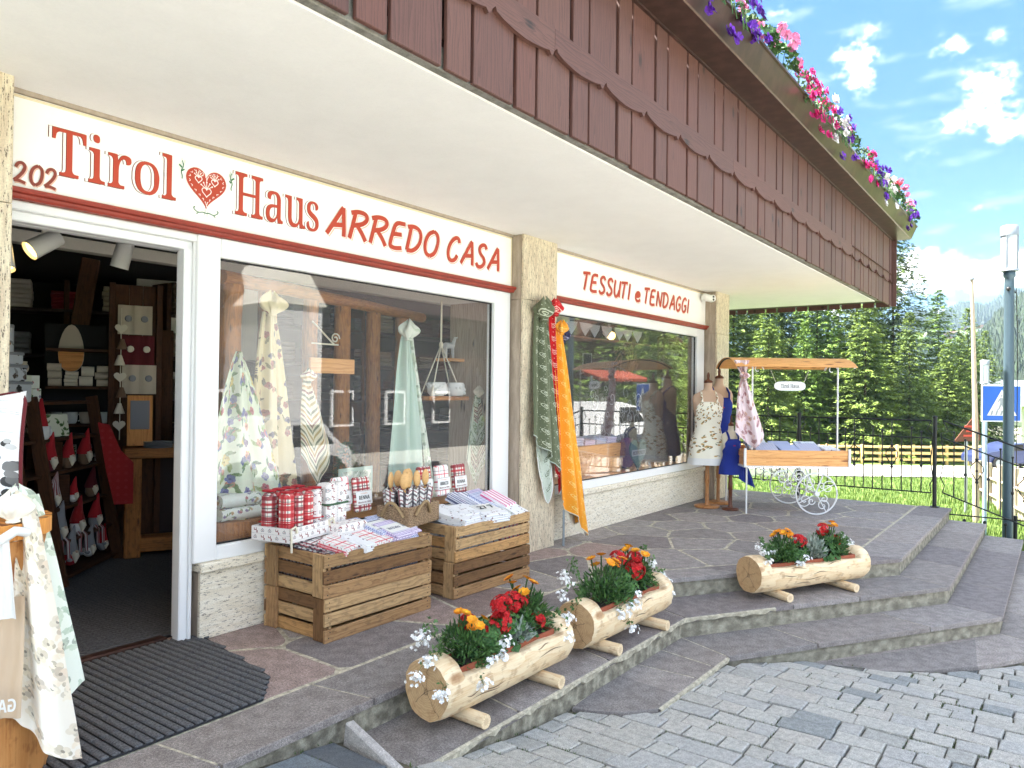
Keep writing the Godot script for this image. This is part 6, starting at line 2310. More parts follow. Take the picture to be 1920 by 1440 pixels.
func trailing(label: String, at: Vector3, dirs: Array, col: Color, group: String, called := "white_trailing_flower") -> void:
	var t := thing(called, label, called.replace("_", " "), at, 0.0, group)
	var st := T()
	var hd := []
	for d in dirs:
		var p := []
		for k in 6:
			var u := k / 5.0
			p.append(Vector3(d[0] * 1.2 * u, d[1] * 1.2 * sin(u * PI * .75) - d[3] * u * u, d[2] * 1.15 * u) + rdir() * .008)
		st.set_color(Color(.07, .15, .04))
		tube(st, p, [.003, .0025, .002, .002, .0016, .0012], 4)
		for k in 30:
			var b: Vector3 = p[rng.randi() % 5] + rdir() * .018
			var dd := rdir(.2)
			leaf_tri(st, b, dd, dd.cross(rdir()).normalized(), rf(.018, .032), rf(.007, .012), Color(.04, .11, .025).lerp(Color(.11, .2, .06), rf(0, 1)))
		hd.append(p[5])
	obj("stems", st, M.leaf, t)
	for c in hd:
		st = T()
		for k in 24:
			var d := rdir(.3)
			floret(st, c + Vector3(d.x, d.y * .7, d.z) * rf(.012, .052), (d + Vector3(0, .6, .6)).normalized(), rf(.009, .015), col)
		obj("flower_cluster", st, M.petal, t)

func ragwort(label: String, at: Vector3, s: float) -> void:
	var t := thing("silver_ragwort", label, "silver ragwort", at, 0.0, "silver leaved plants in the log planters")
	var st := T()
	for k in 520:
		var q := rdir(.5)
		var b := Vector3(q.x * .10, .02 + absf(q.y) * .11, q.z * .085) * s * pow(rf(0, 1), .4)
		var d := (q + Vector3(0, .8, 0)).normalized()
		leaf_tri(st, b, d, d.cross(rdir()).normalized(), rf(.025, .05) * s, .006 * s, Color(.16, .21, .17).lerp(Color(.42, .48, .42), rf(0, 1)))
	obj("foliage", st, M.leaf, t)

func tex_rings() -> ImageTexture:
	var im := im_new(256, 256, Color(.80, .70, .56))
	var n := FastNoiseLite.new()
	n.seed = 3
	n.frequency = .012
	for y in 256:
		for x in 256:
			var dx := x - 128.0
			var dy := y - 132.0
			var r := sqrt(dx * dx + dy * dy) + n.get_noise_2d(x, y) * 14
			var a := atan2(dy, dx)
			var c := Color(.86, .77, .63).lerp(Color(.66, .54, .40), (.5 + .5 * sin(r * .62)) * .30 + clampf(n.get_noise_2d(x * 1.7 + 90, y * 1.7), 0, 1) * .6)
			if r < 9:
				c = c.darkened(.12 if r < 7 else .45)
			for k in [[.9, 1.0], [2.4, .7], [-1.5, 1.0], [3.9, .6], [-.4, .5]]:
				if absf(angle_difference(a, k[0] + n.get_noise_2d(x * 2, y * 2) * .12)) < .9 / maxf(r, 8) and r < 118 * k[1]:
					c = c.darkened(.5)
			im.set_pixel(x, y, c)
	return tx(im)

func planter(label: String, A: Vector3, B: Vector3, R: float) -> Transform3D:
	var d := B - A
	var L := d.length()
	var turn := -atan2(d.z, d.x)
	var at := (A + B) * .5
	var t := thing("log_planter", label, "planter", at, turn, "hollowed log planters on the steps")
	var cy := .065 + R * .93
	var m := mat("endgrain", Color(.93, .87, .80), .8, {"albedo_texture": tex_rings() if not M.has("endgrain") else null})
	# bark-free trunk, cut open along the top between the solid ends
	var st := T()
	var seg := 36
	var wv := []
	for k in seg:
		wv.append(rf(-1, 1))
	var rad := func(u: float, k: int):
		var edge := minf(u, 1.0 - u) * L
		return R * (1.0 + .012 * wv[k % seg] + .018 * sin(u * 7.0 + k * .5) + .02 * sin(u * 3.1 + 1.0) - (.05 + .025 * wv[(k * 7) % seg]) * smoothstep(.03, .0, edge))
	var cut := R * .42
	var e0 := .115 / L
	var us := [0.0, .02 / L, .05 / L, e0, e0 + .0001]
	for k in range(1, 9):
		us.append(lerpf(e0, 1 - e0, k / 9.0))
	us.append_array([1 - e0 - .0001, 1 - e0, 1 - .05 / L, 1 - .02 / L, 1.0])
	var ring := func(u: float):
		var o := []
		for k in seg:
			var a: float = TAU * k / seg
			var r: float = rad.call(u, k)
			var y := sin(a) * r
			if u > e0 and u < 1 - e0:
				y = minf(y, cut + .006 * sin(u * 20.0))
			o.append(Vector3((u - .5) * L, cy + y, -cos(a) * r))
		return o
	st.set_smooth_group(1)
	for i in us.size() - 1:
		var a: Array = ring.call(us[i])
		var b: Array = ring.call(us[i + 1])
		for k in seg:
			var j := (k + 1) % seg
			var v := TAU * R * k / seg
			quad(st, a[k], a[j], b[j], b[k], Rect2(us[i] * L, v, 0, 0))
	obj("trunk", remap_log(st, L, cy), M.log_pale, t)
	for s in 2:
		st = T()
		var q: Array = ring.call(0.0 if s == 0 else 1.0)
		var c := Vector3((s - .5) * L, cy, 0)
		for k in seg:
			var a: Vector3 = q[k]
			var b: Vector3 = q[(k + 1) % seg]
			var ua := Vector2(.5 + a.z / R * .48, .5 - (a.y - cy) / R * .48)
			var ub := Vector2(.5 + b.z / R * .48, .5 - (b.y - cy) / R * .48)
			if s == 0:
				tri(st, c, b, a, Vector2(.5, .5), ub, ua)
			else:
				tri(st, c, a, b, Vector2(.5, .5), ua, ub)
		obj("sawn_end", st, m, t)
	for k in 7:
		var a := rf(-.9, .5)
		var x0 := rf(-.42, .2) * L
		var ll := rf(.06, .26)
		var pr := []
		st = T()
		for i in 7:
			var u := i / 6.0
			var xx := x0 + ll * u
			var aa := a + .05 * sin(u * 5.0 + k)
			var rr := R * (1.0 + .018 * sin((xx / L + .5) * 7.0 + (fposmod(PI * .5 - aa, TAU) / TAU * seg) * .5) + .02 * sin((xx / L + .5) * 3.1 + 1.0) + .016)
			var c := Vector3(xx, cy + sin(aa) * rr, cos(aa) * rr)
			var w := Vector3(0, cos(aa), -sin(aa)) * .0034 * sin(PI * u)
			if i:
				quad(st, pr[0], c - w, c + w, pr[1])
			pr = [c - w, c + w]
		obj("crack", st, M.brown_cloth, t)
	var y1 := cy + cut
	for s in [[0, .085, L - .27, .012], [0, -.085, L - .27, .012], [(L - .28) * .5, 0, .012, .17], [-(L - .28) * .5, 0, .012, .17]]:
		bx("liner_wall", t, Vector3(s[0], y1 - .01, s[1]), Vector3(s[2], .07, s[3]), M.terracotta, .003)
	bx("soil", t, Vector3(0, y1 + .004, 0), Vector3(L - .28, .02, .165), M.soil)
	for x in [-.30, .30]:
		st = T()
		var p := []
		for k in 5:
			p.append(Vector3(x * L + rf(-.002, .002), .036, -.20 + .10 * k))
		tube(st, p, .036, 12, true, Vector2(rf(0, 3), 0), .03)
		obj("foot", st, M.log_pale, t)
	return Transform3D(Basis(Vector3.UP, turn), at + Vector3(0, y1 + .005, 0))

func remap_log(st: SurfaceTool, L: float, cy: float) -> ArrayMesh:
	var src := st.commit_to_arrays()
	var v: PackedVector3Array = src[Mesh.ARRAY_VERTEX]
	var o := T()
	o.set_smooth_group(1)
	for i in range(0, v.size(), 3):
		var a0 := atan2(v[i].y - cy, v[i].z)
		for k in 3:
			var p := v[i + k]
			var a := a0 + angle_difference(a0, atan2(p.y - cy, p.z))
			o.set_uv(Vector2(p.x + L, a * .15))
			o.add_vertex(p)
	return done(o)

func planters() -> void:
	var W := Color(.90, .90, .89)
	var red := Color(.62, .008, .012)
	var gm := "orange marigolds in the log planters"
	var gg := "red geraniums in the log planters"
	var gw := "white trailing flowers in the log planters"
	var y1 := -.157
	var p := planter("log planter nearest the camera, beside the cobbled ramp", Vector3(2.68, y1, 1.625), Vector3(3.76, y1, 1.662), .150)
	trailing("white trailing flowers hanging out over the left end of the nearest planter", p * Vector3(-.40, 0, 0), [[-.14, .10, .04, .0], [-.20, .08, .02, .03], [-.10, .20, -.05, .0], [-.16, .02, .12, .06], [-.05, .14, -.1, 0]], W, gw)
	trailing("white trailing flowers spilling over the front of the nearest planter", p * Vector3(-.20, 0, .05), [[-.02, .06, .08, .03], [.08, .05, .08, .04], [.12, .08, .05, .0], [-.10, .03, .10, .10]], W, gw)
	marigold("marigold at the left of the nearest planter", p * Vector3(-.24, 0, -.02), 1.15, 6, gm)
	geranium("red geranium at the left centre of the nearest planter", p * Vector3(-.10, 0, -.02), 1.1, [[Vector3(-.10, .17, -.02), .042, 26], [Vector3(.08, .145, .06), .055, 40], [Vector3(.0, .12, .06), .045, 30]], red, gg)
	geranium("large flowered red geranium in the centre of the nearest planter", p * Vector3(.12, 0, 0), 1.15, [[Vector3(-.06, .20, -.02), .06, 48], [Vector3(.02, .21, -.01), .055, 42], [Vector3(.09, .21, .0), .04, 24], [Vector3(.15, .09, .07), .04, 26]], red, gg)
	ragwort("silver ragwort in the middle of the nearest planter", p * Vector3(.10, 0, .05), 1.0)
	marigold("tall marigold at the right of the nearest planter", p * Vector3(.27, .03, -.02), 1.35, 6, gm)
	trailing("white trailing flowers at the right end of the nearest planter", p * Vector3(.40, 0, .03), [[.10, .08, .06, .02], [.16, .05, -.02, .05], [.05, .03, .1, .06]], W, gw)

	p = planter("middle log planter, behind the nearest one", Vector3(4.00, y1, 1.655), Vector3(5.07, y1, 1.702), .147)
	trailing("white trailing flowers rising over the left end of the middle planter", p * Vector3(-.42, 0, 0), [[-.16, .14, -.05, 0], [-.10, .22, -.06, 0], [-.20, .08, .02, .05], [-.05, .25, -.1, 0]], W, gw)
	marigold("bushy marigold at the left of the middle planter", p * Vector3(-.20, .01, 0), 1.35, 8, gm)
	geranium("red geranium in the middle of the middle planter", p * Vector3(.08, 0, 0), 1.15, [[Vector3(-.06, .25, -.03), .05, 36], [Vector3(.03, .17, .06), .062, 50], [Vector3(.13, .22, .0), .052, 40]], red, gg)
	marigold("marigold at the right of the middle planter", p * Vector3(.22, .03, -.04), 1.3, 6, gm)
	ragwort("silver ragwort behind the geranium in the middle planter", p * Vector3(-.02, 0, -.05), 1.0)
	trailing("white trailing flowers over the front of the middle planter", p * Vector3(-.18, 0, .06), [[-.06, .03, .10, .06], [.04, .04, .10, .06], [.12, .05, .09, .06], [.05, -.02, .10, .14], [.18, .06, .06, .02]], W, gw)
	trailing("white trailing flowers at the right end of the middle planter", p * Vector3(.36, 0, 0), [[.10, .16, .0, 0], [.18, .10, .04, .04], [.12, .04, .12, .10], [.06, .22, -.04, 0], [.26, .05, .02, .08]], W, gw)

	p = planter("log planter furthest right, set at an angle on the wide steps", Vector3(5.985, y1, 2.07), Vector3(7.09, y1, 2.655), .147)
	trailing("white trailing flowers at the left end of the angled planter", p * Vector3(-.42, 0, 0), [[-.10, .13, .0, 0], [-.04, .17, -.05, 0], [-.14, .08, .05, .02], [.02, .12, .04, 0]], W, gw)
	marigold("marigold at the left of the angled planter", p * Vector3(-.26, .01, 0), 1.25, 8, gm)
	geranium("red geranium at the left centre of the angled planter", p * Vector3(-.10, 0, 0), 1.0, [[Vector3(-.02, .17, .02), .05, 36], [Vector3(.05, .15, .03), .04, 26]], red, gg)
	ragwort("broad silver ragwort in the centre of the angled planter", p * Vector3(.06, 0, .01), 1.35)
	geranium("red geranium at the right of the angled planter", p * Vector3(.24, 0, 0), 1.1, [[Vector3(-.04, .24, -.02), .045, 30], [Vector3(.08, .14, .06), .04, 28]], red, gg)
	marigold("marigold at the right of the angled planter", p * Vector3(.28, .03, -.02), 1.2, 7, gm)
	trailing("white trailing flowers over the front of the angled planter", p * Vector3(-.2, 0, .06), [[-.05, .05, .07, .02], [.05, .06, .07, .0], [.10, .02, .10, .10], [.16, .02, .1, .12]], W, gw)
	trailing("white trailing flowers at the right end of the angled planter", p * Vector3(.42, 0, .02), [[.10, .12, .0, 0], [.16, .10, .02, .02], [.04, .10, -.06, 0], [.08, .02, .10, .10], [.14, .14, -.04, 0]], W, gw)

func balcony_flowers() -> void:
	var vio := Color(.13, .015, .40)
	var mag := Color(.68, .02, .22)
	var pk := Color(.72, .22, .42)
	var wh := Color(.84, .82, .82)
	var gp := "petunias and geraniums along the balcony trough"
	var list := [[4.85, "violet petunias hanging at the upper left end of the trough", vio, 1], [5.35, "second violet petunia clump beside the first on the trough", vio, 1], [5.95, "pink geranium with small airy flowers on the trough", pk, 0], [6.5, "pale pink geranium after the first pink one on the trough", pk, 0], [7.0, "magenta petunias on the upper trough", mag, 1], [7.5, "magenta and white petunia clump below the first magenta one", mag, 1], [7.95, "white petunias next to the deep violet clump on the trough", wh, 1], [8.4, "deep violet petunias in the middle of the trough", vio, 1], [9.0, "airy pink geranium in the middle of the trough", pk, 0], [9.7, "magenta petunias past the middle of the trough", mag, 1], [10.4, "violet petunias past the middle of the trough", vio, 1], [10.9, "white petunias in the lower part of the trough", wh, 1], [11.5, "red pink geranium near the far end of the trough", Color(.7, .06, .1), 0], [12.1, "pink geranium near the far end of the trough", pk, 0], [12.7, "violet petunias at the far end of the trough", vio, 1], [13.2, "pink and violet flowers at the very end of the trough", pk, 0]]
	for e in list:
		var at := Vector3(e[0], 4.24, 2.10)
		if e[3] == 1:
			var t := thing("petunia", e[1], "petunia", at, 0.0, gp)
			var st := T()
			for k in 260:
				var q := rdir()
				var b := Vector3(q.x * .30, .06 + q.y * .13, .04 + q.z * .13)
				var d := rdir(.3)
				leaf_tri(st, b, d, d.cross(rdir()).normalized(), rf(.03, .055), rf(.010, .018), Color(.025, .07, .018).lerp(Color(.09, .17, .05), rf(0, 1)))
			for k in 5:
				var o := Vector3(rf(-.25, .25), .02, .10)
				st.set_color(Color(.05, .12, .03))
				tube(st, [o, o + Vector3(rf(-.04, .04), -.02, .06), o + Vector3(rf(-.06, .06), -.18, .08)], .004, 4)
			obj("foliage", st, M.leaf, t)
			for k in 13:
				st = T()
				var o := Vector3(rf(-.28, .28), rf(-.10, .20), .06 + rf(.02, .14))
				if k > 10:
					o.y = -.2
				for j in 2:
					floret(st, o + rdir() * .02, Vector3(rf(-.4, .4), rf(-.1, .7), 1).normalized(), .045, e[2], 5)
					floret(st, o + rdir() * .02, Vector3(rf(-.9, .4), rf(-.1, .7), 1).normalized(), .038, e[2].darkened(.2), 5)
				obj("flower", st, M.petal, t)
		else:
			var cl := []
			for k in 8:
				cl.append([Vector3(rf(-.25, .25), rf(.14, .34), rf(-.06, .16)), .03, 9])
			geranium(e[1], at, 1.7, cl, e[2], gp, "geranium", 60)

# ---------------------------------------------------------------- cloths on the pillar, table by the door
func pillar_cloths() -> void:
	var g := "heart print tablecloths tied to the travertine pillar"
	var c := thing("hanging_cloth", "olive green heart print cloth knotted highest on the travertine pillar", "tablecloth", Vector3(5.755, 0, .19), 0.0, g)
	drape(c, "cloth", M.hearts_green, Vector3(.02, 2.24, 0), Vector3(.05, .74, .07), .17, .46, .05, 2.3, .3, func(u): return lerpf(.76, 1.0, u), 0.0, 1.0, M.hearts_green_back)
	drape(c, "folded_back", M.hearts_green_back, Vector3(.06, 1.30, -.03), Vector3(.10, .44, .03), .16, .30, .03, 1.2, 1.2, func(u): return 1.0 - absf(u - .55) * .95, 0.0, 1.0, M.white_cloth)
	knot(c, M.hearts_green, Vector3(.0, 2.24, .02), .21)
	c = thing("hanging_cloth", "red heart print cloth between the green and the yellow one on the pillar", "tablecloth", Vector3(5.925, 0, .205), 0.0, g)
	drape(c, "cloth", M.hearts_red, Vector3(.0, 2.30, 0), Vector3(.15, .50, .0), .08, .11, .03, 1.2, 1.9, func(u): return lerpf(.8, 1.0, u))
	knot(c, M.hearts_red, Vector3(.0, 2.28, .02), .16)
	c = thing("hanging_cloth", "yellow heart print cloth reaching lowest on the right of the pillar", "tablecloth", Vector3(6.05, 0, .215), 0.0, g)
	drape(c, "cloth", M.hearts_yellow, Vector3(-.02, 2.10, 0), Vector3(.24, .05, .07), .12, .46, .05, 2.2, .9, func(u): return lerpf(.80, 1.0, u), 0.0, 1.0, M.linen)
	drape(c, "folded_back", M.linen, Vector3(.20, .6, -.02), Vector3(.30, .03, .05), .2, .3, .03, 1.2, .4, func(u): return lerpf(.6, 1.0, u))
	knot(c, M.hearts_yellow, Vector3(-.01, 2.10, .01), .13)
	c = thing("hanging_cloth", "dark navy heart print cloth at the right edge of the pillar", "tablecloth", Vector3(6.165, 0, .16), 0.0, g)
	drape(c, "cloth", M.hearts_navy, Vector3(0, 2.02, 0), Vector3(.28, .38, .05), .07, .22, .035, 1.4, .2, func(u): return lerpf(.9, 1.0, u))
	knot(c, M.hearts_navy, Vector3(.0, 2.03, .01), .13)
	var h := thing("cloth_hook_stand", "slim metal prop standing at the foot of the pillar behind the yellow cloth", "stand", Vector3(6.16, 0, .20))
	var st := T()
	tube(st, [Vector3(0, 0, 0), Vector3(0, .34, 0), Vector3(.16, .48, .04)], .012, 7)
	obj("prop", st, M.lamp_grey, h)

func log_table() -> void:
	var t := thing("log_pedestal", "upright peeled log serving as a display table left of the doorway", "log table", Vector3(1.085, 0, .735))
	var st := T()
	tube(st, [Vector3(0, .0, 0), Vector3(.0, .3, 0), Vector3(-.005, .6, 0), Vector3(0, .92, 0)], [.262, .256, .25, .248], 32, true, Vector2.ZERO, .03)
	obj("trunk", st, M.log_old, t)
	st = T()
	tube(st, [Vector3(0, .925, 0), Vector3(0, .985, 0)], [.262, .262], 24)
	obj("top_slab", st, M.honey, t)
	var c := thing("cushion", "grey printed cushion with red piping leaning on the log table", "cushion", Vector3(1.045, .99, .66))
	st = T()
	var S := .25
	for s in [1.0, -1.0]:
		var f := func(u: float, v: float):
			var x := (u - .5) * 2.0
			var y := (v - .5) * 2.0
			var pin := 1.0 - .10 * (x * x) * (1 - y * y) - 0.0
			var b := pow(maxf(0, (1 - x * x * x * x) * (1 - y * y * y * y)), .55) * .095
			return Vector3(x * S * (1.0 - .07 * (1 - y * y) * 0.0 - .05 * (1.0 - y * y)) , S - y * S * (1.0 - .05 * (1.0 - x * x)), s * b + .012 * sin(x * 6 + y * 4) * b * 6)
		if s > 0:
			sheet(st, 20, 20, f)
		else:
			sheet(st, 20, 20, func(u, v): return f.call(1.0 - u, v))
	var R := Basis(Vector3.UP, deg_to_rad(-50)) * Basis(Vector3(1, 0, 0), -.30) * Basis(Vector3(0, 0, 1), .14)
	obj("cushion_body", st, M.cushion_print, c, Transform3D(R, Vector3(0, -.02, 0)))
	st = T()
	var p := []
	for k in 41:
		var a := TAU * k / 40
		var x := clampf(cos(a) * 1.35, -1, 1)
		var y := clampf(sin(a) * 1.35, -1, 1)
		p.append(Vector3(x * S * (1.0 - .05 * (1.0 - y * y)), S + y * S * (1.0 - .05 * (1.0 - x * x)), 0))
	tube(st, p, .008, 6, false)
	obj("piping", st, M.dark_red, c, Transform3D(R, Vector3(0, -.02, 0)))
	var tn := deg_to_rad(-53)
	c = thing("hanging_cloth", "peach jacquard towel hanging in front, knotted over the log table edge", "towel", Vector3(1.165, 0, .975), 0.0, "jacquard towels on the log table")
	drape(c, "cloth", M.peach_jacquard, Vector3(-.01, 1.04, .0), Vector3(.03, .07, .11), .08, .25, .04, 1.5, .6, func(u): return lerpf(.74, 1.0, u), tn * .6)
	drape(c, "lettered_corner", M.tan_cloth, Vector3(-.05, .72, .02), Vector3(-.11, .30, .06), .10, .18, .02, 1.0, .2, func(u): return 1.0, tn * .6)
	var l := set_text("GARDENA", "Droid Sans", 700, Rect2(-.10, 0, .19, .045), .001, M.white_cloth, c, Transform3D(Basis(Vector3.UP, tn * .6) * Basis.from_scale(Vector3(-1, 1, 1)), Vector3(-.16, .36, .125)))
	knot(c, M.peach_jacquard, Vector3(-.03, 1.04, .0), .11)
	c = thing("hanging_cloth", "pale green jacquard towel hanging at the doorway side of the log table", "towel", Vector3(1.245, 0, .865), 0.0, "jacquard towels on the log table")
	drape(c, "cloth", M.green_jacquard, Vector3(-.03, 1.07, 0), Vector3(.06, .24, .06), .07, .22, .035, 1.4, 2.0, func(u): return lerpf(1.08, .92, u), tn * .6)
	knot(c, M.green_jacquard, Vector3(-.06, 1.06, 0), .09)
	c = thing("apron_ties", "white cloth bow hanging from the log table at the picture edge", "apron ties", Vector3(1.12, 0, .99))
	st = T()
	tube(st, [Vector3(-.06, .93, .04), Vector3(.0, .97, .05), Vector3(.05, .955, .02)], .018, 8)
	obj("band", st, M.white_cloth, c)
	drape(c, "tie", M.white_cloth, Vector3(-.04, .95, .05), Vector3(-.03, .66, .06), .03, .07, .01, 1.0, 0.0, func(u): return 1.0, tn)
	# doormat
	var m := thing("door_mat", "large grey ribbed mat lying in front of the doorway", "door mat")
	var outl := poly([1.43, -.115, 2.405, -.13, 2.53, -.05, 2.395, .79, 2.195, 1.02, 1.555, 1.03, .75, 1.01, .70, .2, 1.43, .18])
	var ms := stone_mesh(outl, func(v): return .010, .008, .003)
	obj("backing", ms, M.mat_base, m)
	st = T()
	var x := .72
	while x < 2.53:
		# where this rib enters and leaves the outline
		var a := Vector2(x - .0, -1.0)
		var sl := .035 * (x - 1.6)
		var hits := Geometry2D.intersect_polyline_with_polygon(PackedVector2Array([Vector2(x - sl, -1), Vector2(x + sl + .03, 2)]), outl)
		for h in hits:
			var n := 6
			for k in n:
				var p0 := h[0].lerp(h[h.size() - 1], k / float(n))
				var p1 := h[0].lerp(h[h.size() - 1], (k + 1.0) / n)
				var d := (p1 - p0)
				box(st, Vector3((p0.x + p1.x) * .5, .013, (p0.y + p1.y) * .5), Vector3(.035, .013, d.length() - .0), .006, Basis(Vector3.UP, atan2(d.x, d.y)))
		x += .045
	obj("ribs", st, M.mat_rib, m)

# ---------------------------------------------------------------- tailor's dummies
func dummy(label: String, at: Vector3, turn: float, sc: float, wd: float, hem: float, m: Material, stand: Material, apron_label: String, apron_m: Material, band: Material) -> void:
	var t := thing("tailor_dummy", label, "tailor's dummy", at, turn, "tailor's dummies wearing aprons by the far pillar")
	# rings: height, half width, half depth, forward
	var rg := [[.70, .165, .125, 0], [.76, .172, .13, 0], [.86, .168, .128, 0], [.98, .142, .105, 0], [1.08, .126, .095, .0], [1.18, .140, .105, .01], [1.28, .160, .125, .025], [1.36, .165, .115, .02], [1.44, .172, .095, .0], [1.49, .158, .075, -.005], [1.525, .11, .06, -.005], [1.55, .062, .055, .0], [1.60, .052, .052, .005], [1.655, .050, .050, .01]]
	var k1 := (hem + .02) / .70
	var st := T()
	var Y := func(y: float): return y * sc
	var ring := func(y: float):
		for i in rg.size() - 1:
			if y <= rg[i + 1][0]:
				var u: float = clampf((y - rg[i][0]) / (rg[i + 1][0] - rg[i][0]), 0, 1)
				return [lerpf(rg[i][1], rg[i + 1][1], u) * sc * lerpf(wd, 1.0, smoothstep(1.5, 1.56, y)), lerpf(rg[i][2], rg[i + 1][2], u) * sc, lerpf(rg[i][3], rg[i + 1][3], u) * sc]
		return [.05 * sc, .05 * sc, 0.0]
	sheet(st, 28, 30, func(u: float, v: float):
		var y := lerpf(1.655, .70, v)
		var r: Array = ring.call(y)
		var a := u * TAU
		return Vector3(sin(a) * r[0], Y.call(y), cos(a) * r[1] + r[2]))
	tube(st, [Vector3(0, Y.call(.705), 0), Vector3(0, Y.call(.70), 0)], [.13 * sc, .13 * sc], 18)
	obj("torso", st, m, t)
	st = T()
	lathe(st, [[.056 * sc, 0], [.06 * sc, .012], [.05 * sc, .03], [.02 * sc, .045], [.016 * sc, .06], [.02 * sc, .10], [.013 * sc, .13], [.004, .14]], 14, Vector3(0, Y.call(1.65), .01 * sc))
	obj("neck_cap", st, M.stand_dark, t)
	st = T()
	lathe(st, [[.032, .03], [.032, .05], [.024, .06], [.024, hem * .55], [.030, hem * .57], [.030, hem * .75], [.026, hem * .77], [.026, Y.call(.72)]], 14)
	obj("pole", st, stand, t)
	st = T()
	lathe(st, [[.155 * sc, 0], [.165 * sc, .012], [.165 * sc, .028], [.12 * sc, .036]], 28)
	obj("base", st, stand, t)
	# the apron, worn by the dummy
	var a := thing("apron", apron_label, "apron", at, turn, "aprons on the tailor's dummies")
	st = T()
	sheet(st, 34, 40, func(u: float, v: float):
		var y := lerpf(1.40, hem / sc, v)
		var half := lerpf(.62, 1.0, smoothstep(1.40, 1.30, y))
		half = lerpf(half, 2.45, smoothstep(1.26, 1.06, y))
		var r: Array = ring.call(maxf(y, .74))
		var ang := (u - .5) * 2.0 * half
		var fl := 1.0 + maxf(0, 1.02 - y) * .42
		var off: float = .012 + .014 * maxf(0, 1.04 - y) * sin(ang * 7.0 + y * 2.0)
		return Vector3(sin(ang) * (r[0] * fl + off), Y.call(y), cos(ang) * (r[1] * fl + off + .004) + r[2]), .5, .85)
	obj("apron_cloth", st, apron_m, a)
	for s in [-1, 1]:
		st = T()
		var p := []
		for e in [[1.385, .095, .0], [1.45, .10, .02], [1.515, .095, -.03], [1.535, .085, -.09], [1.49, .075, -.16]]:
			var r: Array = ring.call(e[0])
			p.append(Vector3(s * e[1] * sc, Y.call(e[0]) + .006, maxf(-r[1] - .01, (r[1] + .012) if e[2] == 0.0 else r[1] + e[2] * sc + .004) + r[2]))
		tube(st, p, [.014, .014, .014, .012, .010], 6)
		obj("strap", st, apron_m, a)
	if band:
		st = T()
		sheet(st, 34, 2, func(u: float, v: float):
			var y := lerpf(hem / sc + .085, hem / sc - .004, v)
			var r: Array = ring.call(.74)
			var ang := (u - .5) * 4.9
			var fl := 1.0 + maxf(0, 1.02 - y) * .42
			var off: float = .016 + .014 * maxf(0, 1.04 - y) * sin(ang * 7.0 + y * 2.0)
			return Vector3(sin(ang) * (r[0] * fl + off), Y.call(y), cos(ang) * (r[1] * fl + off + .004) + r[2]))
		obj("hem_band", st, band, a)
	else:
		st = T()
		for s in [-1, 1]:
			ball(st, Vector3(s * .014 * sc, Y.call(1.27), ring.call(1.27)[1] + ring.call(1.27)[2] + .018), Vector3(.012, .007, .003) * sc, 8, 5)
		ball(st, Vector3(0, Y.call(1.278), ring.call(1.27)[1] + ring.call(1.27)[2] + .019), Vector3(.008, .007, .003) * sc, 8, 5)
		obj("emblem", st, M.red_cloth, a)

func mannequins() -> void:
	dummy("front adult dummy next to the far window, in the flowered apron", Vector3(9.445, 0, .345), deg_to_rad(-58), .99, 1.2, .567, M.skin_cloth, M.stand_wood, "white apron with ochre roses and a plain white hem on the front adult dummy", M.apron_floral, M.white_cloth)
	dummy("rear adult dummy half hidden behind the flowered one, in a plain blue apron", Vector3(9.875, 0, .33), deg_to_rad(-52), 1.03, 1.05, .62, M.skin_cloth, M.stand_wood, "plain royal blue adult apron on the rear dummy", M.denim_blue, null)
	dummy("small child size dummy in front of the cart, in a blue apron", Vector3(9.431, 0, .662), deg_to_rad(-46), .655, 1.1, .46, M.pale_cloth, M.stand_dark, "small royal blue child apron with an embroidered emblem", M.denim_blue, null)
	var c := thing("apron_tail", "royal blue cloth tail hanging down beside the child dummy", "apron cloth", Vector3(9.47, 0, .80))
	drape(c, "cloth", M.denim_blue, Vector3(-.03, .72, 0), Vector3(.08, .28, .05), .08, .22, .03, 1.2, .5, func(u): return lerpf(.72, 1.0, u), deg_to_rad(-46))

# ---------------------------------------------------------------- flower cart used as a stall
func spiral(st: SurfaceTool, c: Vector3, r: float, a0: float, turns: float, w: float, pl: Basis) -> void:
	var p := []
	var n := int(12 * absf(turns)) + 4
	for k in n + 1:
		var u := float(k) / n
		var a := a0 + TAU * turns * u
		p.append(c + pl * Vector3(cos(a), sin(a), 0) * r * (1.0 - .8 * u))
	tube(st, p, w, 6)

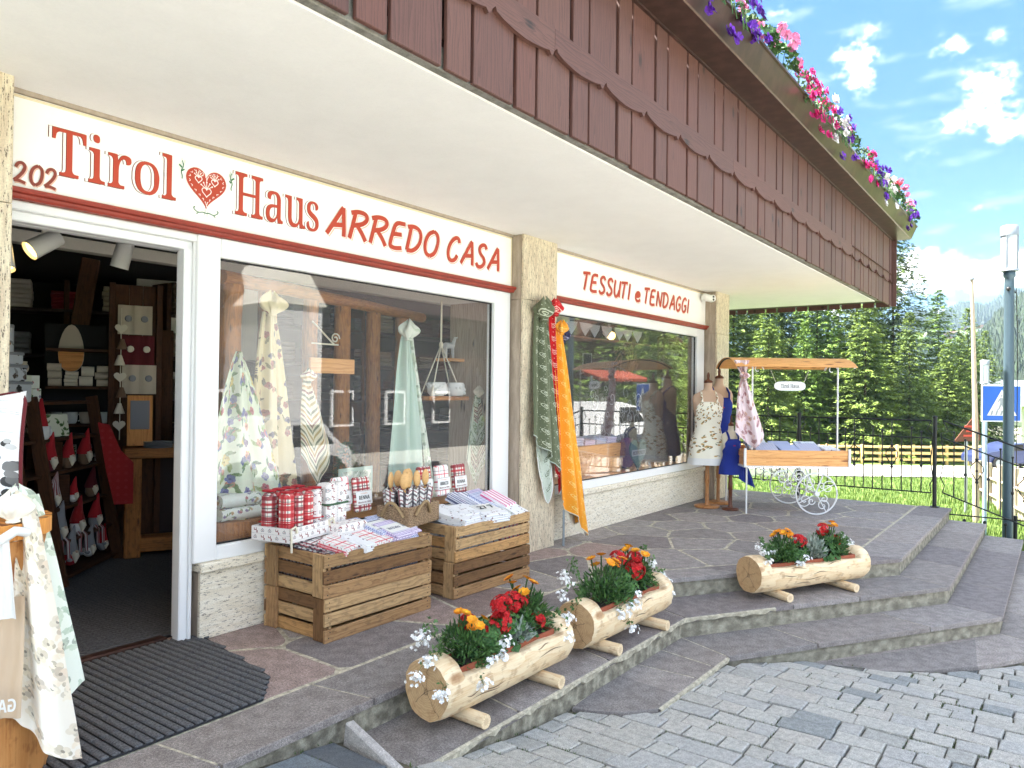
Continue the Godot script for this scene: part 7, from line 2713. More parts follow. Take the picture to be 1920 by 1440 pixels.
func cart() -> void:
	var at := Vector3(9.94, 0, 1.20)
	var th := deg_to_rad(-53.6)
	var X := Transform3D(Basis(Vector3.UP, th), at)
	var c := thing("display_cart", "white iron wheeled cart with a pine box and a curved pine roof", "cart", at, th)
	for s in [.40, -.52]:
		for k in 2:
			bx("box_board", c, Vector3(0, .651 + .098 * k, s), Vector3(1.27, .096, .022), M.pine, .004)
	for s in [-.635, .635]:
		for k in 2:
			bx("box_end", c, Vector3(s, .651 + .098 * k, -.06), Vector3(.022, .096, .90), M.pine, .004)
	bx("box_floor", c, Vector3(0, .61, -.06), Vector3(1.25, .016, .9), M.pine)
	var st := T()
	for x in [-.65, .65]:
		for z in [.41, -.53]:
			box(st, Vector3(x, .70, z), Vector3(.03, .24, .03), .003)
	for z in [.41, -.53]:
		box(st, Vector3(0, .592, z), Vector3(1.33, .022, .025), .003)
	for x in [-.65, .65]:
		box(st, Vector3(x, .592, -.06), Vector3(.025, .022, .92), .003)
	obj("box_frame", st, M.white_iron, c)
	for x in [-.62]:
		for z in [.38, -.50]:
			st = T()
			tube(st, [Vector3(x, .0, z), Vector3(x, .6, z)], .011, 8)
			obj("leg", st, M.white_iron, c)
	for z in [.43, -.50]:
		var w := part("wheel", c, Vector3(.235, .265, z))
		st = T()
		var p := []
		for k in 37:
			var a := TAU * k / 36
			p.append(Vector3(cos(a) * .255, sin(a) * .255, 0))
		tube(st, p, .010, 8, false)
		obj("rim", st, M.white_iron, w)
		st = T()
		for k in 4:
			var a := TAU * k / 4 + .5
			var e := Vector3(cos(a), sin(a), 0)
			spiral(st, e * .165, .085, a + .2, 1.3, .006, Basis())
			spiral(st, e * .10 + Vector3(-e.y, e.x, 0) * .05, .05, a + 2.6, -1.1, .006, Basis())
			tube(st, [Vector3.ZERO, e * .12, e * .25], .006, 6)
		tube(st, [Vector3(0, 0, -.03), Vector3(0, 0, .03)], .03, 10)
		obj("scroll_spokes", st, M.white_iron, w)
	st = T()
	tube(st, [Vector3(.235, .265, .43), Vector3(.235, .265, -.50)], .012, 8)
	for z in [.40, -.47]:
		tube(st, [Vector3(.235, .265, z), Vector3(.1, .6, z)], .010, 6)
		tube(st, [Vector3(.235, .265, z), Vector3(.37, .6, z)], .010, 6)
		spiral(st, Vector3(.02, .48, z), .085, 0, 1.4, .007, Basis())
		spiral(st, Vector3(-.18, .46, z), .10, 3.1, -1.5, .007, Basis())
		spiral(st, Vector3(-.10, .36, z), .07, 1.5, 1.2, .006, Basis())
		tube(st, [Vector3(-.5, .59, z), Vector3(-.3, .5, z), Vector3(-.1, .56, z), Vector3(.05, .4, z), Vector3(.235, .265, z)], .007, 6)
	obj("undercarriage", st, M.white_iron, c)
	for x in [-.55, .52]:
		for z in [.36]:
			st = T()
			tube(st, [Vector3(x, .6, z), Vector3(x, 1.86, z)], .011, 8)
			spiral(st, Vector3(x + (.07 if x < 0 else -.07), 1.80, z), .07, 0, .8, .006, Basis())
			obj("roof_pole", st, M.white_iron, c)
	# roof of four curved boards
	for k in 4:
		st = T()
		var a0 := lerpf(.62, PI - .62, k / 4.0)
		var a1 := lerpf(.62, PI - .62, (k + .985) / 4.0)
		var P := PackedVector2Array()
		for i in 5:
			var a := lerpf(a0, a1, i / 4.0)
			P.append(Vector2(cos(a) * .62, sin(a) * .62 - .36) * Vector2(.93, .5))
		for i in 5:
			var a := lerpf(a1, a0, i / 4.0)
			P.append(Vector2(cos(a) * .607, sin(a) * .607 - .36) * Vector2(.93, .5))
		prism(st, P, 1.52, Transform3D(Basis(Vector3(0, 0, 1), Vector3(0, 1, 0), Vector3(-1, 0, 0)), Vector3(.75, 1.84, -.06)), 1.0, Vector2(rf(0, 3), rf(0, 3)))
		obj("roof_board", roof_uv(st), M.pine, c)
	for x in [-.74, .72]:
		st = T()
		var p := []
		for i in 13:
			var a := lerpf(.62, PI - .62, i / 12.0)
			p.append(Vector3(x, 1.84 + (sin(a) * .60 - .36) * .5, -.06 + cos(a) * .595 * .93))
		tube(st, p, .012, 6)
		obj("roof_hoop", st, M.iron if x < 0 else M.white_iron, c)
	# hanging name plate
	var s := thing("cart_sign", "oval white name plate hanging under the cart roof", "sign", X * Vector3(-.09, 1.60, .38), th)
	st = T()
	var P2 := PackedVector2Array()
	for k in 28:
		var a := TAU * k / 28
		P2.append(Vector2(signf(cos(a)) * pow(absf(cos(a)), .45) * .195, signf(sin(a)) * pow(absf(sin(a)), .8) * .058))
	prism(st, P2, .012)
	obj("plate", st, M.white, s)
	set_text("Tirol Haus", "Droid Serif", 400, Rect2(-.115, -.025, .23, .05), .002, M.black, s, xf(Vector3(0, 0, .013)), "lettering", true)
	st = T()
	tube(st, [Vector3(-.17, .03, .006), Vector3(-.24, .20, 0)], .003, 5)
	tube(st, [Vector3(.17, .03, .006), Vector3(.24, .20, 0)], .003, 5)
	obj("cord", st, M.linen, s)
	# goods in the cart
	var n := 0
	for e in [[-.30, .12, .30, .35], [-.02, .14, .26, .2], [.26, .10, .30, .3], [.50, .14, .2, .1], [-.28, -.30, .28, .45], [.05, -.30, .3, .3], [.40, -.30, .3, .3]]:
		lying_towel("pale blue folded cloth in the cart, %s" % ["front left", "front middle", "front right", "at the front right corner", "rear left and raised", "rear middle", "rear right"][n], X * Vector3(e[0], .745 + (.03 if n == 4 else 0.0), e[1]), th, e[3], Vector3(e[2] * .95, .075, .30), [M.check_blue, M.blue_plain, M.check_blue, M.white_print, M.map_sheet, M.blue_plain, M.map_sheet][n], "", null, "pale blue cloths in the cart")
		n += 1
	var cl := thing("hanging_cloth", "pink jacquard cloth tied to the cart roof and hanging to the box", "tablecloth", X * Vector3(-.66, 0, .32), th)
	drape(cl, "cloth", M.pink_jacquard, Vector3(0, 1.70, .05), Vector3(.10, .82, .10), .06, .46, .05, 1.5, .5, func(u): return 1.0 - absf(u - .55) * .42)
	drape(cl, "tied_top", M.pink_jacquard, Vector3(0, 1.73, .06), Vector3(-.01, 1.92, .03), .05, .22, .03, 1.6, .3, func(u): return 1.0)
	knot(cl, M.pink_jacquard, Vector3(0, 1.71, .06), .10)

func roof_uv(st: SurfaceTool) -> ArrayMesh:
	var src := st.commit_to_arrays()
	var v: PackedVector3Array = src[Mesh.ARRAY_VERTEX]
	var o := T()
	for i in v.size():
		o.set_uv(Vector2(v[i].x + 2.0, v[i].z * 1.0))
		o.add_vertex(v[i])
	return done(o)

# ---------------------------------------------------------------- railings
func rail_panel(parent: Node, a: Vector3, b: Vector3, drop: float, n: int, first: int) -> void:
	# a, b: foot points of the panel; drop lowers the far end's rails with the steps
	var d := b - a
	var P := func(u: float, y: float): return a + d * u + Vector3(0, y - drop * u, 0)
	var st: SurfaceTool
	for y in [1.165, .93, .19]:
		st = T()
		var p := []
		for k in 9:
			p.append(P.call(k / 8.0, y))
		tube(st, p, .010 if y < 1.1 else .013, 6)
		obj("rail", st, M.iron, parent)
	# side scrolls towards the posts
	st = T()
	for e in [0.0, 1.0]:
		var g := 1.0 if e == 0.0 else -1.0
		tube(st, [P.call(e, 1.165), P.call(e + g * .03, 1.05), P.call(e - g * .01, .98), P.call(e + g * .005, .60), P.call(e - g * .012, .38), P.call(e + g * .01, .30), P.call(e, .19)], .007, 6)
	obj("side_scroll", st, M.iron, parent)
	for k in n:
		var u := (k + 1.0) / (n + 1)
		st = T()
		var kind := (k + first) % 4
		var top: float = [1.165, .93, 1.05, 1.0][kind]
		tube(st, [P.call(u, .19), P.call(u, top)], .008, 6)
		if kind == 2 or kind == 3:
			ball(st, P.call(u, top + .01), Vector3.ONE * .017, 8, 6)
		if kind == 0 and k > 1 and k < n - 2:
			var s := d.normalized()
			for g in [-1.0, 1.0]:
				tube(st, [P.call(u, .80), P.call(u, .72) + s * g * .07, P.call(u, .66) + s * g * .075, P.call(u, .52)], .007, 6)
			ball(st, P.call(u, .81), Vector3.ONE * .022, 8, 6)
			ball(st, P.call(u, .51), Vector3.ONE * .022, 8, 6)
			ball(st, P.call(u, .66), Vector3(.016, .02, .016), 8, 6)
		elif kind == 1 or kind == 3:
			ball(st, P.call(u, .61 if kind == 1 else .55), Vector3(.02, .024, .02), 8, 6)
		obj("baluster", st, M.iron, parent)

func railings() -> void:
	var r := thing("terrace_railing", "black wrought iron railing along the far end of the terrace", "railing")
	for z in [2.72, .95, -.82]:
		var st := T()
		tube(st, [Vector3(11.49, .0, z), Vector3(11.49, 1.2, z)], .026, 8)
		ball(st, Vector3(11.49, 1.21, z), Vector3(.032, .024, .032), 10, 6)
		box(st, Vector3(11.49, .006, z), Vector3(.11, .012, .11))
		obj("post", st, M.iron, r)
	rail_panel(r, Vector3(11.49, 0, .99), Vector3(11.49, 0, 2.68), 0.0, 13, 3)
	rail_panel(r, Vector3(11.49, 0, -.78), Vector3(11.49, 0, .91), 0.0, 13, 1)
	r = thing("stair_railing", "black wrought iron railing descending beside the terrace steps", "railing")
	rail_panel(r, Vector3(11.62, 0, 2.80), Vector3(11.62, 0, 4.9), .79, 15, 2)
	var st := T()
	tube(st, [Vector3(11.62, -1.0, 4.98), Vector3(11.62, .42, 4.98)], .026, 8)
	obj("post", st, M.iron, r)
	# lower fence seen under the rail
	r = thing("low_railing", "low black iron railing behind the terrace steps at lawn level", "railing")
	st = T()
	for y in [-.16, -.42]:
		st = T()
		tube(st, [Vector3(12.1, y, 2.0), Vector3(12.15, y, 5.2)], .010, 6)
		obj("rail", st, M.iron, r)
	for k in 14:
		st = T()
		var z := 2.05 + k * .24
		tube(st, [Vector3(12.12, -.78, z), Vector3(12.12, -.24, z)], .009, 6)
		ball(st, Vector3(12.12, -.23, z), Vector3.ONE * .024, 8, 6)
		obj("baluster", st, M.iron, r)
	st = T()
	for z in [2.0, 3.6, 5.2]:
		tube(st, [Vector3(12.12, -1.0, z), Vector3(12.12, -.1, z)], .024, 8)
	obj("post", st, M.iron, r)

# ---------------------------------------------------------------- street beyond the terrace
func lamp(label: String, foot: Vector3, top: float) -> void:
	var t := thing("street_lamp", label, "street lamp", foot, 0.0, "cylindrical street lamps")
	var h := top - foot.y
	var st := T()
	lathe(st, [[.068, 0], [.066, h * .45], [.060, h - .78], [.058, h - .72], [.075, h - .70], [.075, h - .64], [.060, h - .63]], 18)
	obj("post", st, M.lamp_post, t)
	st = T()
	lathe(st, [[.112, h - .63], [.112, h - .60], [.10, h - .60]], 24)
	obj("lower_ring", st, M.lamp_grey, t)
	st = T()
	lathe(st, [[.098, h - .60], [.098, h - .13]], 24)
	obj("diffuser", st, M.opal, t)
	st = T()
	for k in 4:
		var a := TAU * k / 4 + .3
		tube(st, [Vector3(cos(a) * .106, h - .61, sin(a) * .106), Vector3(cos(a) * .106, h - .12, sin(a) * .106)], .007, 6)
	obj("cage_bar", st, M.lamp_grey, t)
	st = T()
	lathe(st, [[.112, h - .14], [.112, h - .01], [.10, h]], 24)
	obj("cap", st, M.lamp_grey, t)

func street() -> void:
	lamp("grey street lamp with a clear cylinder head standing beside the steps", Vector3(12.357, -.72, 3.505), 3.86)
	var wire := thing("lamp_cable", "thin black cable and clamp hanging down the near street lamp", "cable", Vector3(12.40, 0, 3.58))
	var st := T()
	tube(st, [Vector3(.0, 3.0, 0), Vector3(.03, 2.4, .02), Vector3(.02, 1.4, .02), Vector3(.03, .2, .01)], .006, 5)
	ball(st, Vector3(-.12, 2.98, -.08), Vector3(.03, .03, .03), 8, 6)
	tube(st, [Vector3(-.12, 2.98, -.08), Vector3(.02, 2.94, 0)], .01, 6)
	obj("wire", st, M.black, wire)
	lamp("second street lamp further off, seen above the crossing sign", ts3(12.66, 20.0), 2.475)
	# crossing sign
	var a := atan2(-.8056, .5927)
	var s := thing("crossing_sign", "square blue pedestrian crossing sign on a grey pole", "road sign", Vector3(15.02, 0, 3.26), a + .06)
	bx("plate", s, Vector3(.02, 1.385, 0), Vector3(.70, .62, .02), M.white, .004)
	bx("blue_face", s, Vector3(.02, 1.385, .008), Vector3(.66, .58, .012), M.blue_sign, .003)
	st = T()
	prism(st, poly([-.25, -.2, .27, -.2, .01, .24]), .004, xf(Vector3(.01, 1.38, .013)))
	obj("white_triangle", st, M.white, s)
	st = T()
	# walking figure over the stripes
	var fig := [[poly([.0, .145, .012, .15, .024, .145, .03, .132, .024, .119, .012, .114, .0, .119, -.006, .132]), 0], [poly([-.01, .10, .03, .10, .04, .03, .075, -.10, .05, -.10, .015, -.02, -.03, -.10, -.075, -.12, -.07, -.10, -.045, -.085, -.012, .01, -.015, .06, -.05, .02, -.06, .03, -.03, .08]), 0]]
	for f in fig:
		prism(st, f[0], .003, xf(Vector3(0, 1.38, .0175)))
	for k in 5:
		var x: float = -.19 + k * .085
		prism(st, poly([x, -.19, x + .035, -.19, x + .055, -.115, x + .025, -.115]), .0025, xf(Vector3(0.005, 1.38, .0172)))
	obj("walking_figure", st, M.lamp_grey, s)
	st = T()
	tube(st, [Vector3(-.22, -.9, -.06), Vector3(-.22, 1.68, -.06)], .035, 10)
	obj("pole", st, mat("pole_blue", lin(.30, .40, .48), .5), s)
	# back of a triangular sign with red strokes
	var t2 := thing("triangle_sign", "dark triangular sign board with red strokes left of the crossing sign", "road sign", ts3(9.72, 16.0), a + .2)
	st = T()
	prism(st, poly([-.30, 0, .36, .02, .30, .66]), .02, xf(Vector3(0, 1.55, 0)))
	obj("board", st, M.stand_dark, t2)
	st = T()
	for e in [poly([-.05, .10, .16, .10, .16, .30, -.02, .30]), poly([.02, .20, .12, .20]), poly([.20, .08, .27, .16, .27, .40])]:
		for q in Geometry2D.offset_polyline(e, .02):
			prism(st, q, .006, xf(Vector3(0, 1.58, .02)))
	obj("red_strokes", st, mat("red_orange", lin(.6, .06, .03), .5), t2)
	st = T()
	tube(st, [Vector3(.05, 0, -.03), Vector3(.05, 1.9, -.03)], .03, 8)
	obj("pole", st, M.lamp_grey, t2)
	# leaning wooden flagpole
	var f := thing("flagpole", "tall weathered wooden flagpole with a small pointed cap", "flagpole", ts3(8.72, 14.0))
	st = T()
	tube(st, [Vector3(.0, 0, 0), Vector3(-.02, 2.2, -.03), Vector3(-.06, 4.62, -.09)], [.06, .045, .028], 10)
	obj("pole", st, M.grey_wood, f)
	st = T()
	lathe(st, [[.05, 0], [.055, .03], [.03, .06], [.004, .16]], 10, Vector3(-.06, 4.6, -.09))
	obj("cap", st, M.lamp_grey, f)
	# picket fence
	var pf := thing("picket_fence", "weathered picket fence of wide pale boards running away beside the lamp post", "fence")
	for k in 26:
		var u := k / 25.0
		var p := ts3(lerpf(8.9, 12.6, u), lerpf(12.2, 20.0, u))
		st = T()
		prism(st, poly([-.07, 0, .07, 0, .07, .82, .03, .92, -.03, .92, -.07, .82]), .025, xf(Vector3.ZERO, Vector3(rf(-.03, .03), .62 + rf(-.1, .1), rf(-.03, .03))))
		obj("picket", st, M.grey_wood, pf, xf(p))
	for k in 6:
		var u := k / 5.0
		var p := ts3(lerpf(8.95, 12.6, u), lerpf(12.15, 20.0, u))
		st = T()
		tube(st, [p + Vector3(0, -.1, -.08), p + Vector3(0, 1.02, -.08)], .07, 8)
		obj("post", st, M.grey_wood, pf)
	for y in [.25, .65]:
		st = T()
		tube(st, [ts3(8.9, 12.2, y) + Vector3(0, 0, -.04), ts3(12.6, 20.0, y) + Vector3(0, 0, -.04)], .035, 6)
		obj("rail", st, M.grey_wood, pf)
	# rail fences along the road
	for w in 2:
		var rf2 := thing("rail_fence", ["front row of pale wooden rail fence along the road", "rear row of pale wooden rail fence beyond the road"][w], "fence")
		var s0: float = [42.6, 44.6][w]
		for k in 30:
			var p := ts3(-8.0 + k * 2.0, s0)
			bx("post", rf2, p + Vector3(0, .55, 0), Vector3(.13, 1.25, .13), M.yellow_wood, .01, Basis(Vector3.UP, a))
		for k in 29:
			for y in [.32, .68, 1.04]:
				var p := ts3(-7.0 + k * 2.0, s0, y)
				bx("fence_rail", rf2, p + Vector3(.05, 0, -.08), Vector3(2.0, .12, .06), M.yellow_wood, .01, Basis(Vector3.UP, a) * Basis(Vector3(0, 0, 1), rf(-.01, .01)))
	# low wall in front of the road
	var lw := thing("low_wall", "low whitewashed wall between the lawn and the road", "wall")
	for k in 9:
		bx("stone_block", lw, ts3(-1.5 + k * 1.6, 29.6, .16), Vector3(1.58, rf(.36, .42), .32), M.plaster, .02, Basis(Vector3.UP, a))
	car("dark blue car parked behind the picket fence near the rail fence", ts3(26.9, 40.3, .03), a + .08, mat("car_blue", lin(.012, .03, .13), .2, {"metallic": .3, "clearcoat_enabled": true, "clearcoat": 1.0}))
	# house roof past the sign
	var h := thing("cottage", "low pale house with a grey roof behind the crossing sign", "house", ts3(45.0, 66.0), a + .35)
	house_simple(h, Vector3(11, 3.6, 8), M.plaster, M.lamp_grey)
	for k in 3:
		bx("window", h, Vector3(-3.5 + 3.4 * k, 1.9, 4.02), Vector3(1.1, 1.2, .08), M.old_wood)
		bx("pane", h, Vector3(-3.5 + 3.4 * k, 1.9, 4.05), Vector3(.9, 1.0, .08), M.black)
	# stacked boards behind the dummies
	var wp := thing("board_stack", "stack of pale boards lying on the lawn behind the child dummy", "board stack", Vector3(13.1, gy(13.1, -1.9), -1.75), a)
	for k in 4:
		bx("board", wp, Vector3(rf(-.05, .05), .05 + k * .09, 0), Vector3(1.2, .06, .5), M.grey_wood, .006)

func car(label: String, at: Vector3, turn: float, paint: Material) -> void:
	var c := thing("car", label, "car", at, turn)
	var st := T()
	var side := chaikin(poly([-2.15, .32, -2.18, .72, -1.75, .90, -1.05, .98, -.45, 1.36, .55, 1.40, 1.35, 1.02, 2.0, .94, 2.16, .70, 2.14, .32]), 2)
	prism(st, side, 1.72, xf(Vector3(0, 0, -.86)))
	obj("body", st, paint, c)
	for z in [-.868, .862]:
		st = T()
		prism(st, poly([-.92, .98, -.42, 1.28, .05, 1.31, .05, .98]), .006, xf(Vector3(0, 0, z)))
		obj("side_window", st, M.black, c)
		st = T()
		prism(st, poly([.12, .98, .12, 1.31, .50, 1.31, 1.05, 1.02]), .006, xf(Vector3(0, 0, z)))
		obj("side_window", st, M.black, c)
		for x in [-1.35, 1.35]:
			var w := part("wheel", c, Vector3(x, .32, z))
			st = T()
			tube(st, [Vector3(0, 0, -.10), Vector3(0, 0, .10)], .32, 20)
			obj("tyre", st, M.black, w)
			st = T()
			tube(st, [Vector3(0, 0, -.11), Vector3(0, 0, .11)], .2, 14)
			obj("rim", st, M.lamp_grey, w)
	for s in [[2.14, .62], [2.14, -.62]]:
		bx("headlight", c, Vector3(s[0] - .03, .70, s[1]), Vector3(.08, .12, .3), M.opal, .02)
	bx("bumper", c, Vector3(2.13, .42, 0), Vector3(.1, .16, 1.6), M.black, .03)

# ---------------------------------------------------------------- trees
func spruce_mesh(sd: int, h: float, r: float, base: Color, light: Color, sparse: float) -> ArrayMesh:
	var keep := rng.state
	rng.seed = sd
	var st := T()
	var y := h * .04
	while y < h * .992:
		var t := y / h
		var L := r * pow(1.0 - t, .85) * rf(.85, 1.08) + .10
		var nb := int(lerpf(11, 6, t))
		var a0 := rf(0, TAU)
		for b in nb:
			var az := a0 + TAU * b / nb + rf(-.22, .22)
			var len := L * rf(.70, 1.15)
			var dir := Vector3(cos(az), 0, sin(az))
			var side := Vector3(-dir.z, 0, dir.x)
			var droop := rf(.30, .62) * lerpf(1.0, -.3, t * t)
			var n := maxi(3, int(len / .17))
			var yb := y + rf(-.10, .10)
			var wd := len * .36
			for k in n:
				var u := (k + rf(.2, .9)) / n
				if u < .28 and rf(0, 1) < .5:
					continue
				var p := dir * len * u + Vector3(0, yb - droop * len * (u - .42 * u * u), 0)
				# twigs spread sideways along the bough like a fan, hanging a little
				for s in 10:
					if rf(0, 1) < sparse:
						continue
					var g := rf(-1, 1)
					var q := p + side * g * wd * sin(PI * minf(u + .12, 1.0)) * rf(.2, 1.0) - Vector3(0, absf(g) * .16 * rf(.4, 1.4), 0) + rdir() * .05
					var d := (dir * rf(.5, 1.0) + side * g * .8 + Vector3(0, rf(-.55, .08), 0)).normalized()
					var l := rf(.16, .32) * lerpf(1.0, .75, t)
					var w := (d.cross(Vector3.UP).normalized() + rdir() * .5).normalized() * l * rf(.16, .28)
					var tip := clampf(u * .8 + absf(g) * .25 + rf(-.35, .2), 0, 1)
					st.set_color(base.lerp(light, tip))
					tri(st, q - w, q + w, q + d * l)
		y += lerpf(.44, .24, t) * h / 14.0
	rng.state = keep
	return done(st)

func trunk_mesh(h: float, r: float) -> ArrayMesh:
	var st := T()
	tube(st, [Vector3(0, -.5, 0), Vector3(0, h * .4, 0), Vector3(0, h * .8, 0)], [r, r * .6, .02], 9)
	return done(st)

func trees() -> void:
	var kinds := []
	for k in 4:
		kinds.append(spruce_mesh(300 + k, 14.0, [4.2, 3.9, 4.6, 3.3][k], [Color(.045, .088, .024), Color(.058, .108, .026), Color(.036, .072, .021), Color(.075, .15, .032)][k], [Color(.19, .27, .042), Color(.22, .31, .046), Color(.15, .22, .038), Color(.22, .35, .052)][k], [.05, .05, .05, .12][k]))
	var tm := trunk_mesh(14.0, .15)
	# [t, s, height, width, kind, label]
	var L := [
		[14.8, 50.0, 15.5, 1.25, 0, "dark spruce at the left edge of the grove, just right of the far pillar"],
		[15.6, 45.5, 10.5, 1.0, 1, "shorter spruce standing in front at the left of the grove"],
		[18.4, 53.0, 17.0, 1.2, 2, "deep green spruce behind the cart roof's left half"],
		[18.6, 47.5, 9.0, 1.05, 3, "light green young larch behind the hanging name plate"],
		[20.2, 49.5, 14.0, 1.15, 3, "tall pale green larch behind the middle of the cart roof"],
		[22.0, 46.5, 11.0, 1.1, 1, "broad yellow green spruce behind the right end of the cart roof"],
		[23.7, 51.5, 15.0, 1.15, 0, "tall spruce under the end of the balcony"],
		[22.9, 47.0, 8.0, 1.1, 3, "low light green tree in front of the tall spruce by the balcony end"],
		[27.0, 53.0, 17.6, 1.2, 2, "tallest spruce, rising behind the corner of the balcony"],
		[25.0, 47.0, 9.6, 1.05, 0, "middle spruce standing before the tallest one"],
		[28.0, 48.0, 8.0, 1.05, 1, "low bushy spruce right of the tallest one's foot"],
		[31.4, 55.0, 12.2, 1.25, 3, "pointed bright green larch that stands free against the sky"],
		[30.0, 50.0, 8.6, 1.1, 1, "yellow green spruce in front of the pointed larch"],
		[34.2, 56.0, 11.0, 1.1, 1, "first of the two spruces left of the flagpole"],
		[32.0, 50.5, 8.8, 1.0, 0, "spruce directly behind the flagpole's lower half"],
		[36.0, 58.5, 9.8, 1.0, 0, "last spruce of the row, behind the flagpole"],
		[13.0, 48.0, 12.0, 1.1, 1, "spruce half hidden behind the far pillar"],
		[17.0, 60.0, 19.0, 1.2, 2, "tall dark spruce at the back of the grove on the left"],
		[22.0, 61.0, 19.0, 1.2, 2, "tall dark spruce at the back in the middle of the grove"],
		[26.2, 62.0, 18.0, 1.2, 0, "dark spruce at the back behind the balcony end"],
		[30.6, 63.0, 12.5, 1.2, 2, "dark spruce at the back between the tallest one and the larch"],
		[20.2, 48.6, 6.4, 1.05, 1, "small spruce near the fence behind the cart"],
		[26.6, 48.2, 5.6, 1.1, 3, "small bright larch near the fence left of the terrace corner post"],
		[13.8, 48.4, 6.2, 1.2, 1, "small spruce near the fence behind the dummies"],
		[39.0, 52.0, 4.6, 1.3, 3, "round light green bush tree behind the crossing sign pole"]]
	for e in L:
		var t := thing("larch_tree" if e[4] == 3 else "spruce_tree", e[5], "larch" if e[4] == 3 else "spruce", ts3(e[0], e[1], -.1), rf(0, TAU), "conifers of the grove beyond the road")
		var s: float = e[2] / 14.0
		var B := Basis.from_scale(Vector3(maxf(s, .62) * e[3], s, maxf(s, .62) * e[3]))
		obj("crown", kinds[e[4]], M.needle, t, Transform3D(B, Vector3.ZERO))
		obj("trunk", tm, M.bark, t, Transform3D(Basis.from_scale(Vector3(s, s, s)), Vector3.ZERO))
	# undergrowth along the fence
	for k in 9:
		var st := T()
		var n: String = ["leafy shrub at the left under the grove", "second leafy shrub under the grove", "leafy shrub behind the cart box", "leafy shrub beside it behind the cart box", "pale leafy shrub behind the railing", "leafy shrub behind the railing post", "leafy shrub left of the flagpole foot", "leafy shrub between flagpole and crossing sign", "bright green shrub right of the crossing sign pole"][k]
		var b := thing("shrub", n, "shrub", ts3(12.5 + k * 3.1, 51.0 + rf(-1, 1)), 0.0, "shrubs along the far fence")
		for i in 900:
			var q := rdir(.2)
			var p := Vector3(q.x * 1.5, .2 + absf(q.y) * rf(.8, 1.9), q.z * .8) * pow(rf(0, 1), .3)
			var d := rdir(.2)
			leaf_tri(st, p, d, d.cross(rdir()).normalized(), rf(.12, .24), rf(.04, .08), Color(.03, .075, .02).lerp(Color(.16, .26, .06), rf(0, 1)))
		obj("leaves", st, M.needle, b)
	# young shrubs just beyond the pillar
	var st := T()
	var sb := thing("shrub", "bright leafy shrub just beyond the far pillar", "shrub", Vector3(14.6, gy(14.6, -4.2), -4.0))
	for i in 1400:
		var q := rdir(.3)
		var p := Vector3(q.x * .8, .2 + absf(q.y) * 2.0, q.z * .8) * pow(rf(0, 1), .3)
		var d := rdir(.2)
		leaf_tri(st, p, d, d.cross(rdir()).normalized(), rf(.07, .13), rf(.03, .05), Color(.04, .09, .02).lerp(Color(.2, .30, .07), rf(0, 1)))
	obj("leaves", st, M.needle, sb)

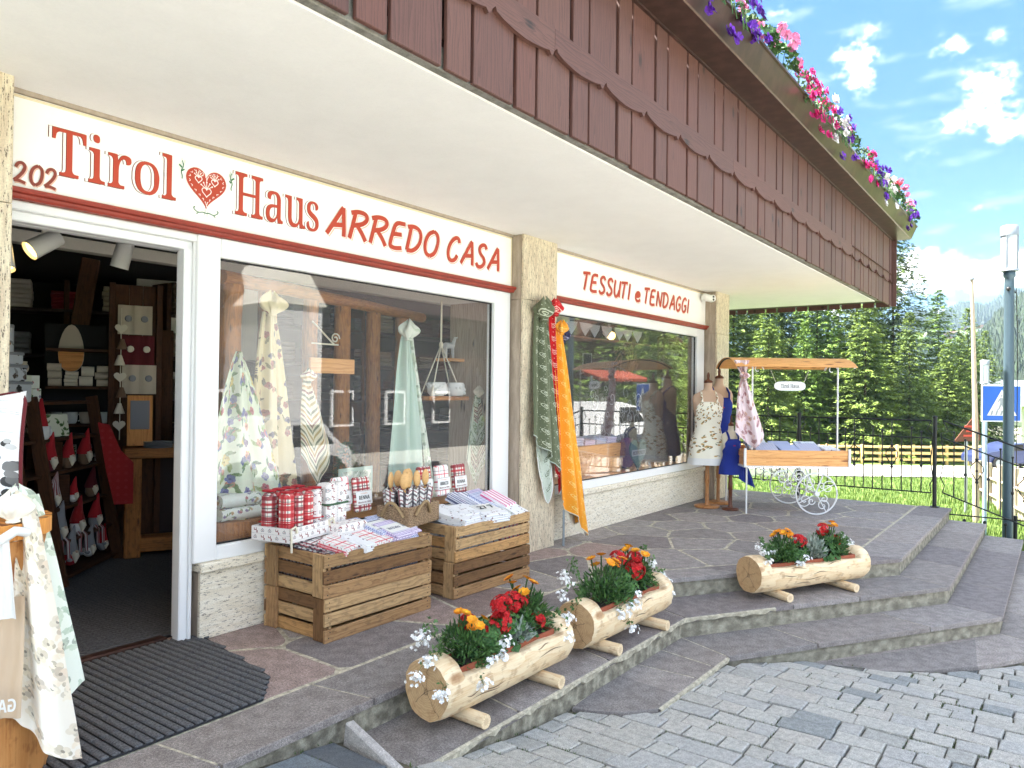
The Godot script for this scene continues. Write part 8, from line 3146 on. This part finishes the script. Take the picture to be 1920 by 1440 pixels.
# ---------------------------------------------------------------- other side of the street, seen in the glass
func opposite() -> void:
	var c := thing("timber_house", "white and dark timber house across the street, mirrored in the near window", "house", Vector3(18.0, -.6, 19.5), PI + .05)
	bx("wall", c, Vector3(0, 2.2, 0), Vector3(19, 5.6, 6), mat("house_grey", lin(.020, .021, .026), .8))
	for k in 10:
		bx("timber", c, Vector3(-9 + k * 2.0, 2.9, 3.02), Vector3(.2, 4.4, .1), M.board_dark)
		bx("brace", c, Vector3(-8 + k * 2.0, 2.2, 3.04), Vector3(.16, 2.7, .1), M.board_dark, 0.0, Basis(Vector3(0, 0, 1), .62 * (1 if k % 2 else -1)))
	bx("timber", c, Vector3(0, 3.4, 3.05), Vector3(19, .24, .1), M.board_dark)
	for k in 5:
		bx("window", c, Vector3(-5 + k * 2.5, 1.4, 3.03), Vector3(1.0, 1.3, .1), M.frame_white)
		bx("pane", c, Vector3(-5 + k * 2.5, 1.4, 3.06), Vector3(.8, 1.1, .08), M.black)
	var st := T()
	prism(st, poly([-3.9, 5.0, 3.9, 5.0, 0, 7.6]), 20.5, Transform3D(Basis(Vector3.UP, PI / 2), Vector3(-10.25, 0, 0)))
	obj("roof", st, M.board_dark, c)
	c = thing("white_house", "narrow sunlit white gabled house across the street", "house", Vector3(14.05, -.8, 15.4), PI + .1)
	bx("wall", c, Vector3(0, 2.4, 0), Vector3(1.7, 4.8, 3), M.white)
	st = T()
	prism(st, poly([-.95, 4.75, .95, 4.75, 0, 6.2]), 3.2, xf(Vector3(0, 0, -1.6)))
	obj("roof", st, M.plaster, c)
	c = thing("brown_chalet", "brown balconied chalet across the street, mirrored in the far window", "house", Vector3(54, -1.4, 28.0), PI + .25)
	bx("wall", c, Vector3(0, 1.6, 0), Vector3(11, 3.4, 8), M.plaster)
	bx("upper_wall", c, Vector3(0, 5.2, 0), Vector3(11, 3.8, 8), M.board1)
	for k in 4:
		bx("window", c, Vector3(-4 + k * 2.6, 5.2, 4.03), Vector3(1.0, 1.3, .1), M.frame_white)
		bx("pane", c, Vector3(-4 + k * 2.6, 5.2, 4.06), Vector3(.8, 1.1, .08), M.black)
	bx("balcony", c, Vector3(0, 3.9, 4.6), Vector3(11, 1.0, 1.2), M.board2)
	st = T()
	prism(st, poly([-7.2, 6.6, 7.2, 6.6, 0, 10.0]), 10.5, xf(Vector3(0, 0, -5)))
	obj("roof", st, M.old_wood, c)
	c = thing("red_awning", "red awning over a terrace across the street", "awning", Vector3(32.6, -.35, 13.6), PI + .3)
	bx("canopy", c, Vector3(0, 2.65, 0), Vector3(3.2, .22, 1.6), mat("awning_red", lin(.30, .06, .03), .8), .05, Basis(Vector3.RIGHT, .25))
	for x in [-2.4, 2.4]:
		bx("post", c, Vector3(x, .8, 1.0), Vector3(.08, 3.6, .08), M.lamp_grey)
	c = thing("white_van", "white van parked across the street, mirrored low in both windows", "van", Vector3(27.0, gy(27.0, 11.3), 11.3), .1)
	van(c, 6.2)
	c = thing("white_car", "white delivery car parked opposite the doorway, mirrored in the near window", "van", Vector3(9.7, hp(9.7), 9.6), 0.05)
	van(c, 3.4)
	st = T()
	var kinds := [spruce_mesh(410, 12.0, 3.2, Color(.08, .16, .035), Color(.26, .38, .06), .05), spruce_mesh(411, 12.0, 3.4, Color(.10, .20, .04), Color(.30, .42, .07), .05)]
	var tm := trunk_mesh(12.0, .2)
	var n := 0
	for e in [[27.6, 14.6, .95, 0], [35.6, 12.4, .8, 1], [42.5, 16.5, 1.0, 1], [47, 20, 1.3, 0], [30.5, 24, 1.3, 0], [18, 32, 1.5, 1], [54, 17, 1.2, 1], [34, 34, 1.6, 0], [42, 36, 1.5, 1], [50, 38, 1.7, 0], [60, 34, 1.5, 1], [68, 36, 1.7, 0], [78, 30, 1.6, 1], [26, 36, 1.5, 0]]:
		var t := thing("roadside_tree", "%s tree across the street, mirrored in the shop glass" % ["first bushy", "light green", "second light green", "tall", "dark bushy", "distant", "outermost", "first tall background", "second tall background", "third tall background", "fourth tall background", "fifth tall background", "last tall background", "leftmost tall background"][n], "tree", Vector3(e[0], gy(e[0], e[1]) - .1, e[1]), n * 1.7, "trees across the street")
		obj("crown", kinds[e[3]], M.needle, t, Transform3D(Basis.from_scale(Vector3(e[2], e[2], e[2])), Vector3.ZERO))
		obj("trunk", tm, M.bark, t, Transform3D(Basis.from_scale(Vector3(e[2], e[2], e[2])), Vector3.ZERO))
		n += 1

func van(c: Node3D, L: float) -> void:
	var st := T()
	var h := 1.5 if L < 4.0 else 2.2
	var side := chaikin(poly([-L * .5, .35, -L * .5, h - .1, -L * .46, h, L * .25, h, L * .40, h * .62, L * .5, h * .55, L * .5, .35]), 1)
	prism(st, side, 1.8, xf(Vector3(0, 0, -.9)))
	obj("body", st, mat("van_white", lin(.75, .76, .78), .3), c)
	for z in [-.906, .9]:
		st = T()
		prism(st, poly([L * .05, h * .6, L * .05, h * .9, L * .24, h * .9, L * .36, h * .62]), .006, xf(Vector3(0, 0, z)))
		obj("side_window", st, M.black, c)
		for x in [-.32, .32]:
			st = T()
			tube(st, [Vector3(x * L, .34, z - .1), Vector3(x * L, .34, z + .1)], .34, 16)
			obj("wheel", st, M.black, c)
